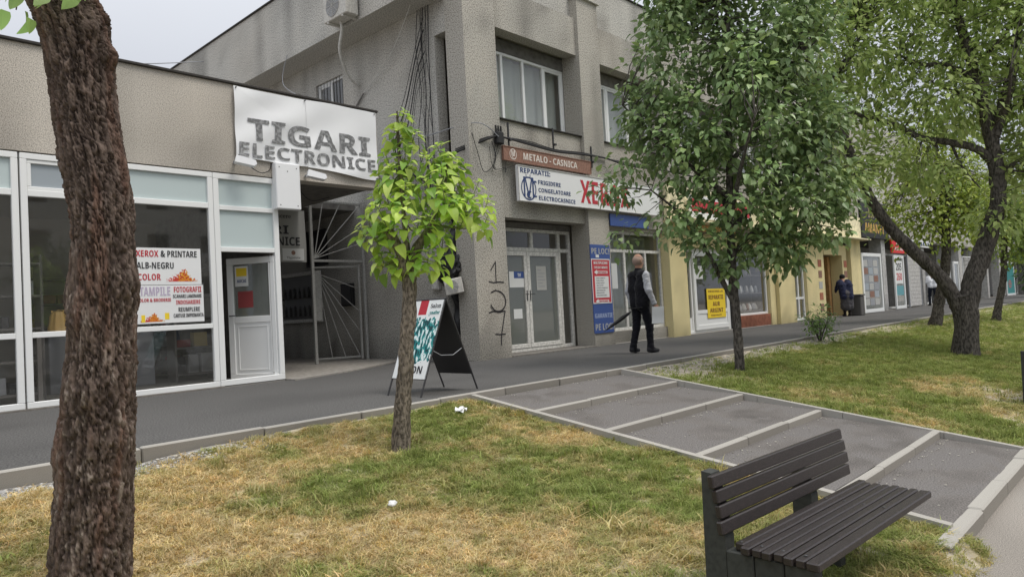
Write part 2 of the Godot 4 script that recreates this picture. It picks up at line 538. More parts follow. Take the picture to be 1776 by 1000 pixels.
	for part in 2:
		var lb := B.new()
		var xa: float = SX1 + 0.03 if part else -8.0
		var xb: float = 80.0 if part else SX0 - 0.03
		var hm := func(u: float, w: float) -> Vector3:
			var uu := u * u if part else 1.0 - pow(maxf(1.0 - u, 0.0), 1.6)
			var x := lerpf(xa, xb, uu)
			var z := lerpf(-0.9, -5.83, w)
			return Vector3(x, lawn_y(x, z), z)
		lb.sheet(240, 90, hm, soil)
		put("earth", lb, M.soil, lawn)

func tuft(nb: int, sd: int, h: float, spread: float) -> ArrayMesh:
	var r := RandomNumberGenerator.new()
	r.seed = sd
	var b := B.new()
	for k in nb:
		var a := r.randf() * TAU
		var at := Vector3(cos(a), 0, sin(a)) * spread * sqrt(r.randf())
		var lean := Vector3(r.randf_range(-1, 1), 0, r.randf_range(-1, 1)) * 1.25
		var hh := h * r.randf_range(0.55, 1.2)
		var w := r.randf_range(0.0018, 0.0032)
		var side := Vector3(lean.z, 0, -lean.x).normalized() * w
		var p1 := at + (Vector3.UP + lean * 0.5) * hh * 0.5
		var p2 := at + (Vector3.UP * 0.85 + lean * 1.25) * hh
		var nn := side.cross(p1 - at).normalized()
		var n2 := side.cross(p2 - p1).normalized()
		var s := r.randf_range(0.8, 1.2)
		b.col = Color(s, s, s * r.randf_range(0.85, 1.1))
		var q := b.p(at - side, nn)
		b.p(at + side, nn); b.p(p1 + side * 0.8, nn); b.p(p1 - side * 0.8, nn); b.p(p2, n2)
		b.tri(q, q + 1, q + 2); b.tri(q, q + 2, q + 3); b.tri(q + 3, q + 2, q + 4)
	var m := plain(1, 1, 1, 0.6, 0.3)
	m.vertex_color_use_as_albedo = true
	m.backlight_enabled = true
	m.backlight = L(0.7, 0.7, 0.5)
	return b.mesh(m)

func scatter(called: String, label: String, category: String, mesh: Mesh, where: Array, tint: Array, parent: Node = self) -> MultiMeshInstance3D:
	var mm := MultiMesh.new()
	mm.transform_format = MultiMesh.TRANSFORM_3D
	mm.use_colors = true
	mm.mesh = mesh
	mm.instance_count = where.size()
	for k in where.size():
		mm.set_instance_transform(k, where[k])
		mm.set_instance_color(k, tint[k])
	var o := MultiMeshInstance3D.new()
	o.name = called
	o.multimesh = mm
	parent.add_child(o, true)
	o.set_meta("kind", "stuff")
	if label: tag(o, label, category, "", "stuff")
	return o

func grass() -> void:
	var spots := [[], [], []]
	var tints := [[], [], []]
	var add := func(x: float, z: float, sc: float) -> void:
		var d := dryness(x, z)
		var e := bare(x, z)
		if rng.randf() < e * 0.93 or bumps.get_noise_2d(x * 8.0 - 20, z * 8.0) < -0.42: return
		var c := Color(0.29, 0.38, 0.10).lerp(Color(0.44, 0.49, 0.17), rng.randf())
		var dry := Color(0.85, 0.73, 0.43).lerp(Color(0.84, 0.60, 0.32), rng.randf())
		c = c.lerp(dry, clampf(d * 1.15 - 0.15 + rng.randf_range(-0.35, 0.35), 0, 1))
		var k := rng.randf_range(0.6, 1.12) * (1.0 + 0.3 * bumps.get_noise_2d(x * 6.0 + 70, z * 6.0))
		var which := rng.randi() % 3
		var s := sc * rng.randf_range(0.6, 1.25) * (1.0 - 0.35 * d) * (0.75 + 1.5 * maxf(0.0, patches.get_noise_2d(x * 5 + 7, z * 5)))
		var lay := rng.randf_range(0.0, 0.5) * d
		var ba := Basis(Vector3.UP, rng.randf() * TAU) * Basis(Vector3.RIGHT, lay) * Basis.from_scale(Vector3(sc * rng.randf_range(0.9, 1.3), s, sc * rng.randf_range(0.9, 1.3)))
		spots[which].append(Transform3D(ba, Vector3(x, lawn_y(x, z) - 0.004, z)))
		tints[which].append(Color(c.r * k, c.g * k, c.b * k))
	# near lawn
	for k in 52000:
		var x := rng.randf_range(0.3, SX0 - 0.02)
		var z := rng.randf_range(-5.82, -0.98)
		if x < 0.55 + (z + 5.8) * 0.2 - 0.4: continue
		add.call(x, z, 1.0)
	for k in 42000:
		var u := rng.randf()
		var x := SX1 + 0.05 + 9.0 * u
		add.call(x, rng.randf_range(-5.8, -0.95), 1.45)
	for k in 20000:
		var x := SX1 + 9.0 + 34.0 * pow(rng.randf(), 1.5)
		add.call(x, rng.randf_range(-5.8, -0.95), 1.7)
	for k in 5200:
		var x := rng.randf_range(0.6, 13.0)
		var z := rng.randf_range(-5.75, -1.1)
		if in_steps(x, z, 0.06) or patches.get_noise_2d(x * 6.0 + 33, z * 6.0) < 0.16 or dryness(x, z) > 0.75: continue
		add.call(x, z, 2.0)
	# tufts that grow along the edges of the ramp and beside the bench
	for k in 1500:
		var z := -5.7 + 4.4 * rng.randf()
		if patches.get_noise_2d(3.0, z * 5.0) > -0.05: add.call(SX0 - 0.02 - absf(rng.randfn(0, 0.07)), z, 1.5)
	for k in 1000:
		add.call(4.85 + rng.randfn(0, 0.16), -1.24 + rng.randfn(0, 0.07), 1.5)
	for k in 3:
		scatter("grass", ["short patchy grass with dry straw coloured areas on both lawns", "finer grass blades mixed into both lawns", "longer bent grass blades on both lawns"][k], "grass", tuft([9, 8, 7][k], 77 + k, [0.042, 0.036, 0.055][k], [0.035, 0.04, 0.03][k]), spots[k], tints[k])
	# pebbles on the bare strip and crumbs on the treads
	var pw := []
	var pt := []
	for k in 1700:
		var x := rng.randf_range(0.4, 3.0)
		var z := -5.80 + absf(rng.randfn(0, 0.12))
		var s := rng.randf_range(0.004, 0.014)
		pw.append(Transform3D(Basis(Vector3.UP, rng.randf() * TAU) * Basis.from_scale(Vector3(s, s * 0.7, s * 1.2)), Vector3(x, lawn_y(x, z) + s * 0.3, z)))
		var g := rng.randf_range(0.18, 0.5)
		pt.append(Color(g, g * 0.97, g * 0.92))
	for k in 900:
		var x := rng.randf_range(8.5, 17)
		var z := -5.78 + absf(rng.randfn(0, 0.28))
		var s := rng.randf_range(0.006, 0.018)
		pw.append(Transform3D(Basis(Vector3.UP, rng.randf() * TAU) * Basis.from_scale(Vector3(s, s * 0.6, s)), Vector3(x, lawn_y(x, z) + s * 0.2, z)))
		var g := rng.randf_range(0.25, 0.55)
		pt.append(Color(g, g * 0.95, g * 0.85))
	for k in 420:
		var st := rng.randi() % 5
		var w := pow(rng.randf(), 0.5)
		if rng.randf() < 0.5: w = 1.0 - rng.randf() * 0.12
		var x := rng.randf_range(SX0 + 0.06, SX1 - 0.06)
		var z: float = lerpf(STEP_Z[st + 1] - 0.06, STEP_Z[st] + 0.06, w)
		var s := rng.randf_range(0.003, 0.008)
		pw.append(Transform3D(Basis(Vector3.UP, rng.randf() * TAU) * Basis.from_scale(Vector3(s, s * 0.5, s * 1.5)), Vector3(x, lerpf(STEP_Y[st + 1] - 0.004, STEP_Y[st] - 0.075, w) + 0.004 + s * 0.3, z)))
		var g := rng.randf_range(0.2, 0.55)
		pt.append(Color(g, g * 0.95, g * 0.82))
	var dw := []
	var dc := []
	for k in 420:
		var x := rng.randf_range(0.6, 14.0)
		var z := rng.randf_range(-5.75, -1.1)
		if in_steps(x, z, 0.05): continue
		var s := rng.randf_range(0.02, 0.045)
		dw.append(Transform3D(Basis(Vector3.UP, rng.randf() * TAU) * Basis(Vector3.RIGHT, rng.randf_range(-0.5, 0.5)) * Basis.from_scale(Vector3.ONE * s), Vector3(x, lawn_y(x, z) + 0.022, z)))
		dc.append(Color(0.30, 0.20, 0.10).lerp(Color(0.55, 0.45, 0.26), rng.randf()))
	scatter("fallen_leaves", "small dry fallen leaves scattered over the lawns", "leaves", leaf(1, 0.6, 0.4, 0.3, 3).mesh(leaf_mat(1, 1, 1, 0.3, 0.8)), dw, dc)
	var sb := B.new()
	sb.lathe([Vector2(0, -1), Vector2(0.75, -0.6), Vector2(1, 0.1), Vector2(0.6, 0.75), Vector2(0, 1)], 7)
	var pm := plain(1, 1, 1, 0.9, 0.3)
	pm.vertex_color_use_as_albedo = true
	scatter("gravel", "loose pebbles and crumbs along the kerb and on the steps", "gravel", sb.mesh(pm), pw, pt)
	# litter
	var cup := B.new()
	cup.lathe([Vector2(0.0, 0.0), Vector2(0.03, 0.003), Vector2(0.038, 0.02), Vector2(0.036, 0.04), Vector2(0.02, 0.052), Vector2(0, 0.054)], 12)
	for k in cup.v.size():
		cup.v[k] = cup.v[k] * Vector3(0.75, 0.5, 0.58) * (1.0 + 0.9 * bumps.get_noise_3dv(cup.v[k] * 55.0))
		cup.n[k] = (cup.n[k] + 0.9 * Vector3(bumps.get_noise_3dv(cup.v[k] * 90.0), bumps.get_noise_3dv(cup.v[k] * 90.0 + Vector3(9, 0, 0)), 0)).normalized()
	tag(put("paper_ball", cup, M.paper, self, Transform3D(Basis(Vector3.RIGHT, 0.3), Vector3(2.84, lawn_y(2.84, -3.86) + 0.01, -3.86))), "crumpled white paper ball lying on the dry grass", "litter")
	var wrap := B.new()
	wrap.sheet(8, 4, func(u, w): return Vector3(0.13 * (u - 0.5), 0.030 + 0.018 * sin(u * 7) + 0.014 * cos(w * 5 + u * 3), -0.09 * (w - 0.5)))
	wrap.sheet(8, 4, func(u, w): return Vector3(-0.13 * (u - 0.5), 0.026 - 0.018 * sin(u * 7) + 0.014 * cos(w * 5 - u * 3), -0.09 * (w - 0.5)))
	tag(put("wrapper", wrap, M.white, self, Transform3D(Basis(Vector3.UP, 0.5), Vector3(4.91, lawn_y(4.91, -5.43) + 0.01, -5.43))), "flat white wrapper lying in the green grass near the ramp corner", "litter")

# ---------------------------------------------------------------- building pieces
var stains := FastNoiseLite.new()

func weather(q: Vector3) -> Color:
	# rain streaks and blotches
	var along := q.x + q.z
	var k := 1.0 + 0.20 * stains.get_noise_2d(along * 0.5, q.y * 0.5) + 0.26 * minf(0.0, stains.get_noise_2d(along * 2.6, q.y * 0.22 + 40.0)) + 0.07 * stains.get_noise_2d(along * 3.0, q.y * 3.0)
	k += 0.42 * minf(0.0, stains.get_noise_2d(along * 1.3 + 15.0, q.y * 1.1) + 0.12)
	k -= 0.34 * smoothstep(0.55, 0.05, q.y + 0.35 * stains.get_noise_2d(along * 2.0, 3.0))
	k -= 0.24 * smoothstep(0.05, 0.4, stains.get_noise_2d(along * 4.0 + 31.0, q.y * 0.12)) * (1.0 if q.y > 2.5 else 0.4)
	k = clampf(k, 0.42, 1.25)
	var w := 0.03 * stains.get_noise_2d(along * 0.4 + 70, q.y * 0.4)
	return Color(k * (1.0 + w), k, k * (1.0 - w))

# a wall w x h with rectangular holes [x0, y0, x1, y1]; its outside is the face z = 0 of at
func wall(called: String, m: Material, parent: Node, at: Transform3D, w: float, h: float, holes := [], thick := 0.25, step := 0.35, x_from := 0.0, y_from := 0.0) -> MeshInstance3D:
	var b := B.new()
	var xs := [x_from, w]
	var ys := [y_from, h]
	for q in holes:
		for x in [q[0], q[2]]: if not xs.has(x) and x > x_from and x < w: xs.append(x)
		for y in [q[1], q[3]]: if not ys.has(y) and y > y_from and y < h: ys.append(y)
	xs.sort(); ys.sort()
	var fine_x := []
	var fine_y := []
	for k in xs.size() - 1:
		var n := maxi(1, int(ceil((xs[k + 1] - xs[k]) / step)))
		for j in n: fine_x.append(lerpf(xs[k], xs[k + 1], float(j) / n))
	fine_x.append(xs[-1])
	for k in ys.size() - 1:
		var n := maxi(1, int(ceil((ys[k + 1] - ys[k]) / step)))
		for j in n: fine_y.append(lerpf(ys[k], ys[k + 1], float(j) / n))
	fine_y.append(ys[-1])
	var inside := func(x: float, y: float) -> bool:
		for q in holes:
			if x > q[0] and x < q[2] and y > q[1] and y < q[3]: return true
		return false
	var stride: int = fine_y.size()
	for side in 2:
		var z := 0.0 if side == 0 else -thick
		var nn := Vector3(0, 0, 1 if side == 0 else -1)
		var first := b.v.size()
		for x in fine_x:
			for y in fine_y:
				b.p(Vector3(x, y, z), nn, Vector2(x, y), weather(at * Vector3(x, y, z)))
		for i in fine_x.size() - 1:
			for j in stride - 1:
				if inside.call((fine_x[i] + fine_x[i + 1]) / 2, (fine_y[j] + fine_y[j + 1]) / 2): continue
				var k := first + i * stride + j
				if side == 0:
					b.tri(k, k + stride, k + stride + 1); b.tri(k, k + stride + 1, k + 1)
				else:
					b.tri(k, k + stride + 1, k + stride); b.tri(k, k + 1, k + stride + 1)
	var rim := holes.duplicate()
	rim.append([w, h, x_from, y_from])
	for q in rim:
		var a := Vector3(q[0], q[1], 0)
		var c := Vector3(q[2], q[1], 0)
		var d := Vector3(q[2], q[3], 0)
		var e := Vector3(q[0], q[3], 0)
		var t := Vector3(0, 0, -thick)
		b.col = Color(0.92, 0.92, 0.92)
		if q[0] < q[2]:
			if q[1] > y_from: b.quad(a, c, c + t, a + t)
			if q[3] < h: b.quad(d, e, e + t, d + t)
			if q[0] > x_from: b.quad(e, a, a + t, e + t)
			if q[2] < w: b.quad(c, d, d + t, c + t)
		else:
			b.quad(a, c, c + t, a + t); b.quad(d, e, e + t, d + t); b.quad(e, a, a + t, e + t); b.quad(c, d, d + t, c + t)
	return put(called, b, m, parent, at)

func slab(called: String, lo: Vector3, hi: Vector3, m: Material, parent: Node, bev := 0.006) -> MeshInstance3D:
	var b := B.new()
	b.box(lo, hi, bev)
	for k in b.v.size(): b.c[k] = weather(b.v[k])
	return put(called, b, m, parent)

# a rectangular frame of bars, its lower left corner at the origin of at, its face at z = 0
func frame_mesh(w: float, h: float, t: float, deep: float, bev := 0.006) -> B:
	var b := B.new()
	b.box(Vector3(0, 0, -deep), Vector3(w, t, 0), bev)
	b.box(Vector3(0, h - t, -deep), Vector3(w, h, 0), bev)
	b.box(Vector3(0, t + 0.0006, -deep), Vector3(t, h - t - 0.0006, 0), bev)
	b.box(Vector3(w - t, t + 0.0006, -deep), Vector3(w, h - t - 0.0006, 0), bev)
	return b

# a window or shopfront: outer frame, then panes [x0, y0, x1, y1, material or null, sash] with bars between
func window(called: String, parent: Node, at: Transform3D, w: float, h: float, t: float, deep: float, fm: Material, bars: Array, panes: Array) -> MeshInstance3D:
	var o := put(called, frame_mesh(w, h, t, deep), fm, parent, at)
	for q in bars:
		boxes("bar", Vector3(q[0], q[1], -deep + 0.004), Vector3(q[2], q[3], -0.004 if q.size() < 5 else q[4]), fm, o, 0.005)
	for q in panes:
		var gm: Material = q[4] if q.size() > 4 and q[4] else M.glass
		var s: float = q[5] if q.size() > 5 else 0.0
		if s > 0.0:
			put("sash", frame_mesh(q[2] - q[0], q[3] - q[1], s, deep * 0.6, 0.005), fm, o, Transform3D(Basis.IDENTITY, Vector3(q[0], q[1], -0.012)))
		boxes("pane", Vector3(q[0] + s, q[1] + s, -deep * 0.55 - 0.006), Vector3(q[2] - s, q[3] - s, -deep * 0.55), gm, o)
	return o

func ribbon(pts: Array, w: float, m: Material, parent: Node, at: Transform3D, called := "stroke") -> void:
	# a flat painted stroke in the plane of at
	var b := B.new()
	for k in pts.size() - 1:
		var a := Vector3(pts[k].x, pts[k].y, 0)
		var c := Vector3(pts[k + 1].x, pts[k + 1].y, 0)
		var d := (c - a).normalized()
		var q := Vector3(-d.y, d.x, 0) * w / 2
		var e := d * w * 0.3
		b.quad(a - q - e, c - q + e, c + q + e, a + q - e)
		for j in 4: b.v[b.v.size() - 1 - j].z = 0.003 + 0.0004 * k
	put(called, b, m, parent, at)

func arc(cx: float, cy: float, rx: float, ry: float, a0: float, a1: float, n := 14) -> Array:
	var r := []
	for k in n + 1:
		var a := deg_to_rad(lerpf(a0, a1, float(k) / n))
		r.append(Vector2(cx + rx * cos(a), cy + ry * sin(a)))
	return r

func cable(pts: Array, r: float, m: Material, called: String, label: String, group := "") -> void:
	# a hanging cable through the given points (Catmull-Rom)
	var c := Curve3D.new()
	for k in pts.size():
		var d: Vector3 = (pts[mini(k + 1, pts.size() - 1)] - pts[maxi(k - 1, 0)]) / 6.0
		c.add_point(pts[k], -d, d)
	c.bake_interval = maxf(0.04, c.get_baked_length() / 60.0)
	var q := Array(c.get_baked_points())
	var rad := []
	rad.resize(q.size())
	rad.fill(r)
	var b := B.new()
	b.tube(q, rad, 6)
	tag(put(called, b, m), label, "cable", group)

# ---------------------------------------------------------------- the low shop on the left
const ORD := ["first", "second", "third", "fourth", "fifth", "sixth", "seventh", "eighth", "ninth", "tenth", "eleventh", "twelfth"]
const SH := ["far left window shelf", "shelf behind the left edge window", "shelf behind the trunk", "shelf inside the shop door", "back wall shelf behind the poster", "back wall shelf left of the trunk", "shelf deep in the shop doorway"]
const ZL := -10.35

func low_shop() -> void:
	var s := thing("shop_building", "low grey shop with white framed windows under the faded cloth banner", "building", Vector3(2, 0, ZL))
	var off := Transform3D(Basis.IDENTITY, Vector3(-2, 0, -ZL))       # children are given in world metres
	var kids := func(o: Node3D) -> void: o.transform = off * o.transform
	var list := []
	list.append(wall("fascia", M.fascia, s, fz(-9, 3.2, ZL), 16.67, 1.36, [], 0.28, 0.4))
	list.append(slab("roof_flashing", Vector3(-9.05, 4.562, ZL - 0.32), Vector3(7.70, 4.60, ZL + 0.04), M.flash, s))
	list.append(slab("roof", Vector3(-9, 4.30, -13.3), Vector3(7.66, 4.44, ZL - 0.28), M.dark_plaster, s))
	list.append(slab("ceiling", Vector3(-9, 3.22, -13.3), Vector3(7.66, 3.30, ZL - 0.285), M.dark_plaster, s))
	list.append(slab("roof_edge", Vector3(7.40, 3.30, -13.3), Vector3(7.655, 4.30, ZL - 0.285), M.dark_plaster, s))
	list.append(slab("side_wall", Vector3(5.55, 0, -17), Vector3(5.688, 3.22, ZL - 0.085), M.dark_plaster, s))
	list.append(slab("back_wall", Vector3(-9, 0, -15.2), Vector3(5.69, 3.22, -15.0), M.interior, s))
	list.append(slab("floor", Vector3(-9, -0.2, -15.0), Vector3(5.69, 0.015, ZL - 0.01), M.floor_tile, s))
	list.append(slab("end_wall", Vector3(-9.3, 0, -15.2), Vector3(-9.01, 4.5, ZL - 0.02), M.fascia, s))
	list.append(slab("sill_plinth", Vector3(-9, -0.1, ZL - 0.12), Vector3(4.72, 0.022, ZL + 0.02), M.apron, s))
	list.append(slab("ceiling_inside", Vector3(-9, 3.02, -15.0), Vector3(5.69, 3.08, ZL - 0.09), M.interior, s))
	# shopfront, three windows and the door section
	var y1 := 3.18
	for k in 3:
		var x0: float = [2.26, -0.16, -2.58][k]
		var w := 2.40
		var t := 0.075
		var m := 0.93
		list.append(window("shop_window", s, fz(x0, 0.022, ZL), w, y1 - 0.022, t, 0.075, M.pvc, [[m - 0.04, t, m + 0.04, 3.08], [t, 0.86, m - 0.04, 0.93], [m + 0.04, 0.86, w - t, 0.93], [t, 2.62, m - 0.04, 2.70], [m + 0.04, 2.62, w - t, 2.70]],
			[[t, t, m - 0.04, 0.86], [m + 0.04, t, w - t, 0.86], [t, 0.93, m - 0.04, 2.62], [m + 0.04, 0.93, w - t, 2.62], [t, 2.70, m - 0.04, y1 - 0.1, M.film_grey, 0.045], [m + 0.04, 2.70, w - t, y1 - 0.1, M.film]]))
	var dx := 4.665
	list.append(window("door_surround", s, fz(dx, 0.022, ZL), 1.03, y1 - 0.022, 0.085, 0.08, M.pvc, [[0.085, 1.985, 0.945, 2.055], [0.085, 2.61, 0.945, 2.68]], [[0.085, 2.055, 0.945, 2.61, M.film], [0.085, 2.68, 0.945, y1 - 0.107, M.film]]))
	# the open door, hinged on the right, swung inwards
	var leaf := put("door", frame_mesh(0.82, 1.93, 0.10, 0.06), M.pvc, s, Transform3D(Basis(Vector3.UP, PI + 0.83 + PI), Vector3.ZERO))
	leaf.transform = Transform3D(Basis(Vector3.UP, -1.0), Vector3(5.59, 0.035, ZL - 0.03)) * Transform3D(Basis.IDENTITY, Vector3(-0.82, 0, 0))
	list.append(leaf)
	boxes("rail", Vector3(0.1006, 0.90, -0.056), Vector3(0.7194, 1.0, -0.004), M.pvc, leaf, 0.005)
	boxes("panel", Vector3(0.1, 0.1, -0.04), Vector3(0.72, 0.90, -0.018), M.pvc, leaf)
	put("moulding", frame_mesh(0.52, 0.70, 0.018, 0.012, 0.004), M.pvc, leaf, fz(0.15, 0.15, -0.010))
	boxes("pane", Vector3(0.1, 1.0, -0.034), Vector3(0.72, 1.83, -0.028), M.glass_dusty, leaf)
	var hb := B.new()
	hb.tube([Vector3(0.05, 1.02, 0.0), Vector3(0.05, 1.02, 0.045), Vector3(0.16, 1.02, 0.045)], [0.009, 0.009, 0.008], 8)
	put("handle", hb, M.dark_metal, leaf)
	boxes("notice", Vector3(0.13, 1.48, -0.0275), Vector3(0.36, 1.80, -0.0255), M.paper, leaf)
	boxes("notice_band", Vector3(0.155, 1.64, -0.0254), Vector3(0.335, 1.77, -0.0245), M.yellow, leaf)
	words("AUCAI", 0.16, 0.05, M.navy, leaf, fz(0.165, 1.54, -0.0253))
	boxes("notice", Vector3(0.17, 1.14, -0.0275), Vector3(0.43, 1.40, -0.0255), plain(0.28, 0.05, 0.05), leaf)
	for o in list: kids.call(o)
	# what stands inside, dim behind the glass
	var colors := [plain(0.25, 0.05, 0.05), plain(0.35, 0.35, 0.34), plain(0.35, 0.27, 0.07), M.teal, plain(0.3, 0.28, 0.24), M.navy, M.ink, M.grey_panel]
	var shelves := [[-1.9, -11.4, 1.5], [-0.2, -11.4, 1.5], [1.5, -11.35, 1.2], [4.75, -12.2, 0.7], [3.1, -14.6, 1.8], [0.6, -14.6, 1.8], [4.9, -13.6, 0.7]]
	for k in shelves.size():
		var q: Array = shelves[k]
		var sh := thing("shelf_unit", ["dark shelf unit at the far left inside the shop window", "dark shelf unit behind the left edge window of the shop", "dark shelf unit behind the tree trunk inside the shop", "narrow shelf unit just inside the open shop door", "long shelf unit on the back wall behind the poster", "long shelf unit on the back wall left of the trunk", "narrow shelf unit deep inside the shop doorway"][k], "shelf", Vector3(q[0], 0.015, q[1]), 0.0, "shelves inside the low shop")
		var w: float = q[2]
		for side in 2: boxes("upright", Vector3(side * (w - 0.03), 0, -0.35), Vector3(side * (w - 0.03) + 0.03, 2.0, 0), M.shelf, sh)
		for j in 5: boxes("shelf", Vector3(0.0301, 0.1 + 0.44 * j, -0.35), Vector3(w - 0.0301, 0.13 + 0.44 * j, 0), M.shelf, sh)
		for j in 4:
			var x := 0.06
			var cnt := 0
			while x < w - 0.2:
				var bw := rng.randf_range(0.08, 0.24)
				var bh := rng.randf_range(0.12, 0.34)
				if rng.randf() < 0.7:
					var ci := rng.randi() % 8
					var g := boxes("packet", Vector3(0, 0, -0.2), Vector3(bw, bh, 0), colors[ci], self, 0.006)
					g.position = Vector3(q[0] + x, 0.146 + 0.44 * j, q[1] - rng.randf_range(0.03, 0.1))
					g.rotation.y = rng.randf_range(-0.15, 0.15)
					cnt += 1
					tag(g, "%s packet %s along the %s board of the %s" % [["red", "white", "yellow", "teal", "pale", "navy", "black", "grey"][ci], ORD[mini(cnt - 1, 11)], ["lowest", "second", "third", "top"][j], SH[k]], "packet", "goods on the shop shelves")
				x += bw + 0.04
	var counter := thing("counter", "dim counter inside the shop behind the poster window", "counter", Vector3(3.0, 0.015, -12.4))
	boxes("body", Vector3(0, 0, -0.5), Vector3(1.5, 0.92, 0), M.grey_panel, counter, 0.01)
	boxes("top", Vector3(-0.03, 0.921, -0.55), Vector3(1.53, 0.96, 0.04), M.shelf, counter, 0.008)
	var bag := B.new()
	bag.sheet(16, 10, func(u, w): return Vector3(0.2 * cos(u * TAU), 0.42 * w, -0.2 * sin(u * TAU)) * Vector3(1.0 - 0.35 * w + 0.1 * sin(u * 40), 1, 1.0 - 0.35 * w + 0.1 * cos(u * 31)))
	bag.lathe([Vector2(0.135, 0.42), Vector2(0.07, 0.44), Vector2(0, 0.435)], 12)
	var bagm := plain(0.42, 0.27, 0.08, 0.4)
	for k in bag.v.size(): bag.v[k] *= 0.62 * (1.0 + 0.2 * bumps.get_noise_3dv(bag.v[k] * 9.0))
	tag(put("gift_bag", bag, bagm, self, Transform3D(Basis.IDENTITY, Vector3(2.75, 0.95, -10.85))), "golden wrapped bundle behind the shop glass at the trunk", "bag")
	var stand := thing("display_stand", "small dark display table under the golden bundle in the shop window", "table", Vector3(2.45, 0.015, -10.95))
	boxes("table_top", Vector3(0, 0.90, -0.2), Vector3(0.7, 0.934, 0.3), M.shelf, stand, 0.006)
	for a in [0.0, 0.65]:
		for c in [-0.2, 0.25]: boxes("leg", Vector3(a, 0, c), Vector3(a + 0.05, 0.899, c + 0.05), M.shelf, stand)
	poster_in_window()
	banner()
	# the white blank box sign and its screws
	var sg := thing("box_sign", "blank white box sign beside the shop doorway under the banner", "sign", Vector3(5.61, 2.69, ZL + 0.005))
	boxes("box", Vector3(0, 0, 0), Vector3(0.42, 0.73, 0.13), M.cloth, sg, 0.012)
	for a in [[0.06, 0.66], [0.36, 0.66], [0.06, 0.06], [0.36, 0.06], [0.2, 0.6]]:
		var sc := B.new()
		sc.lathe([Vector2(0.009, 0), Vector2(0.008, 0.004), Vector2(0, 0.005)], 10, Vector3.ZERO, Basis(Vector3.RIGHT, PI / 2))
		put("screw", sc, M.dark_metal, sg, fz(a[0], a[1], 0.13))
	# two lamps below the banner
	for k in 2:
		var x: float = [5.0, 6.2][k]
		var lp := thing("flood_lamp", ["small white outdoor lamp at the lower left corner of the banner", "small white outdoor lamp under the middle of the banner"][k], "lamp", Vector3(x, [3.36, 3.27][k], ZL + 0.01), 0.0, "lamps below the banner")
		boxes("arm", Vector3(-0.02, -0.02, 0), Vector3(0.02, 0.02, 0.12), M.grey_panel, lp, 0.004)
		var hd := B.new()
		hd.prism([Vector2(-0.02, -0.06), Vector2(0.26, -0.04), Vector2(0.29, 0.0), Vector2(0.26, 0.05), Vector2(-0.02, 0.05)], -0.06, 0.06)
		put("housing", hd, M.cloth, lp, Transform3D(Basis(Vector3(0, 0, 1), -0.28) * Basis(Vector3.UP, -0.35), Vector3(-0.03, 0.02, 0.15)))
	cable([Vector3(5.2, 3.33, ZL + 0.06), Vector3(5.4, 3.24, ZL + 0.05), Vector3(5.56, 3.3, ZL + 0.03), Vector3(5.6, 3.42, ZL + 0.02)], 0.007, M.rubber, "lamp_cable", "short black cable looping from the banner lamp to the box sign")
	passage()

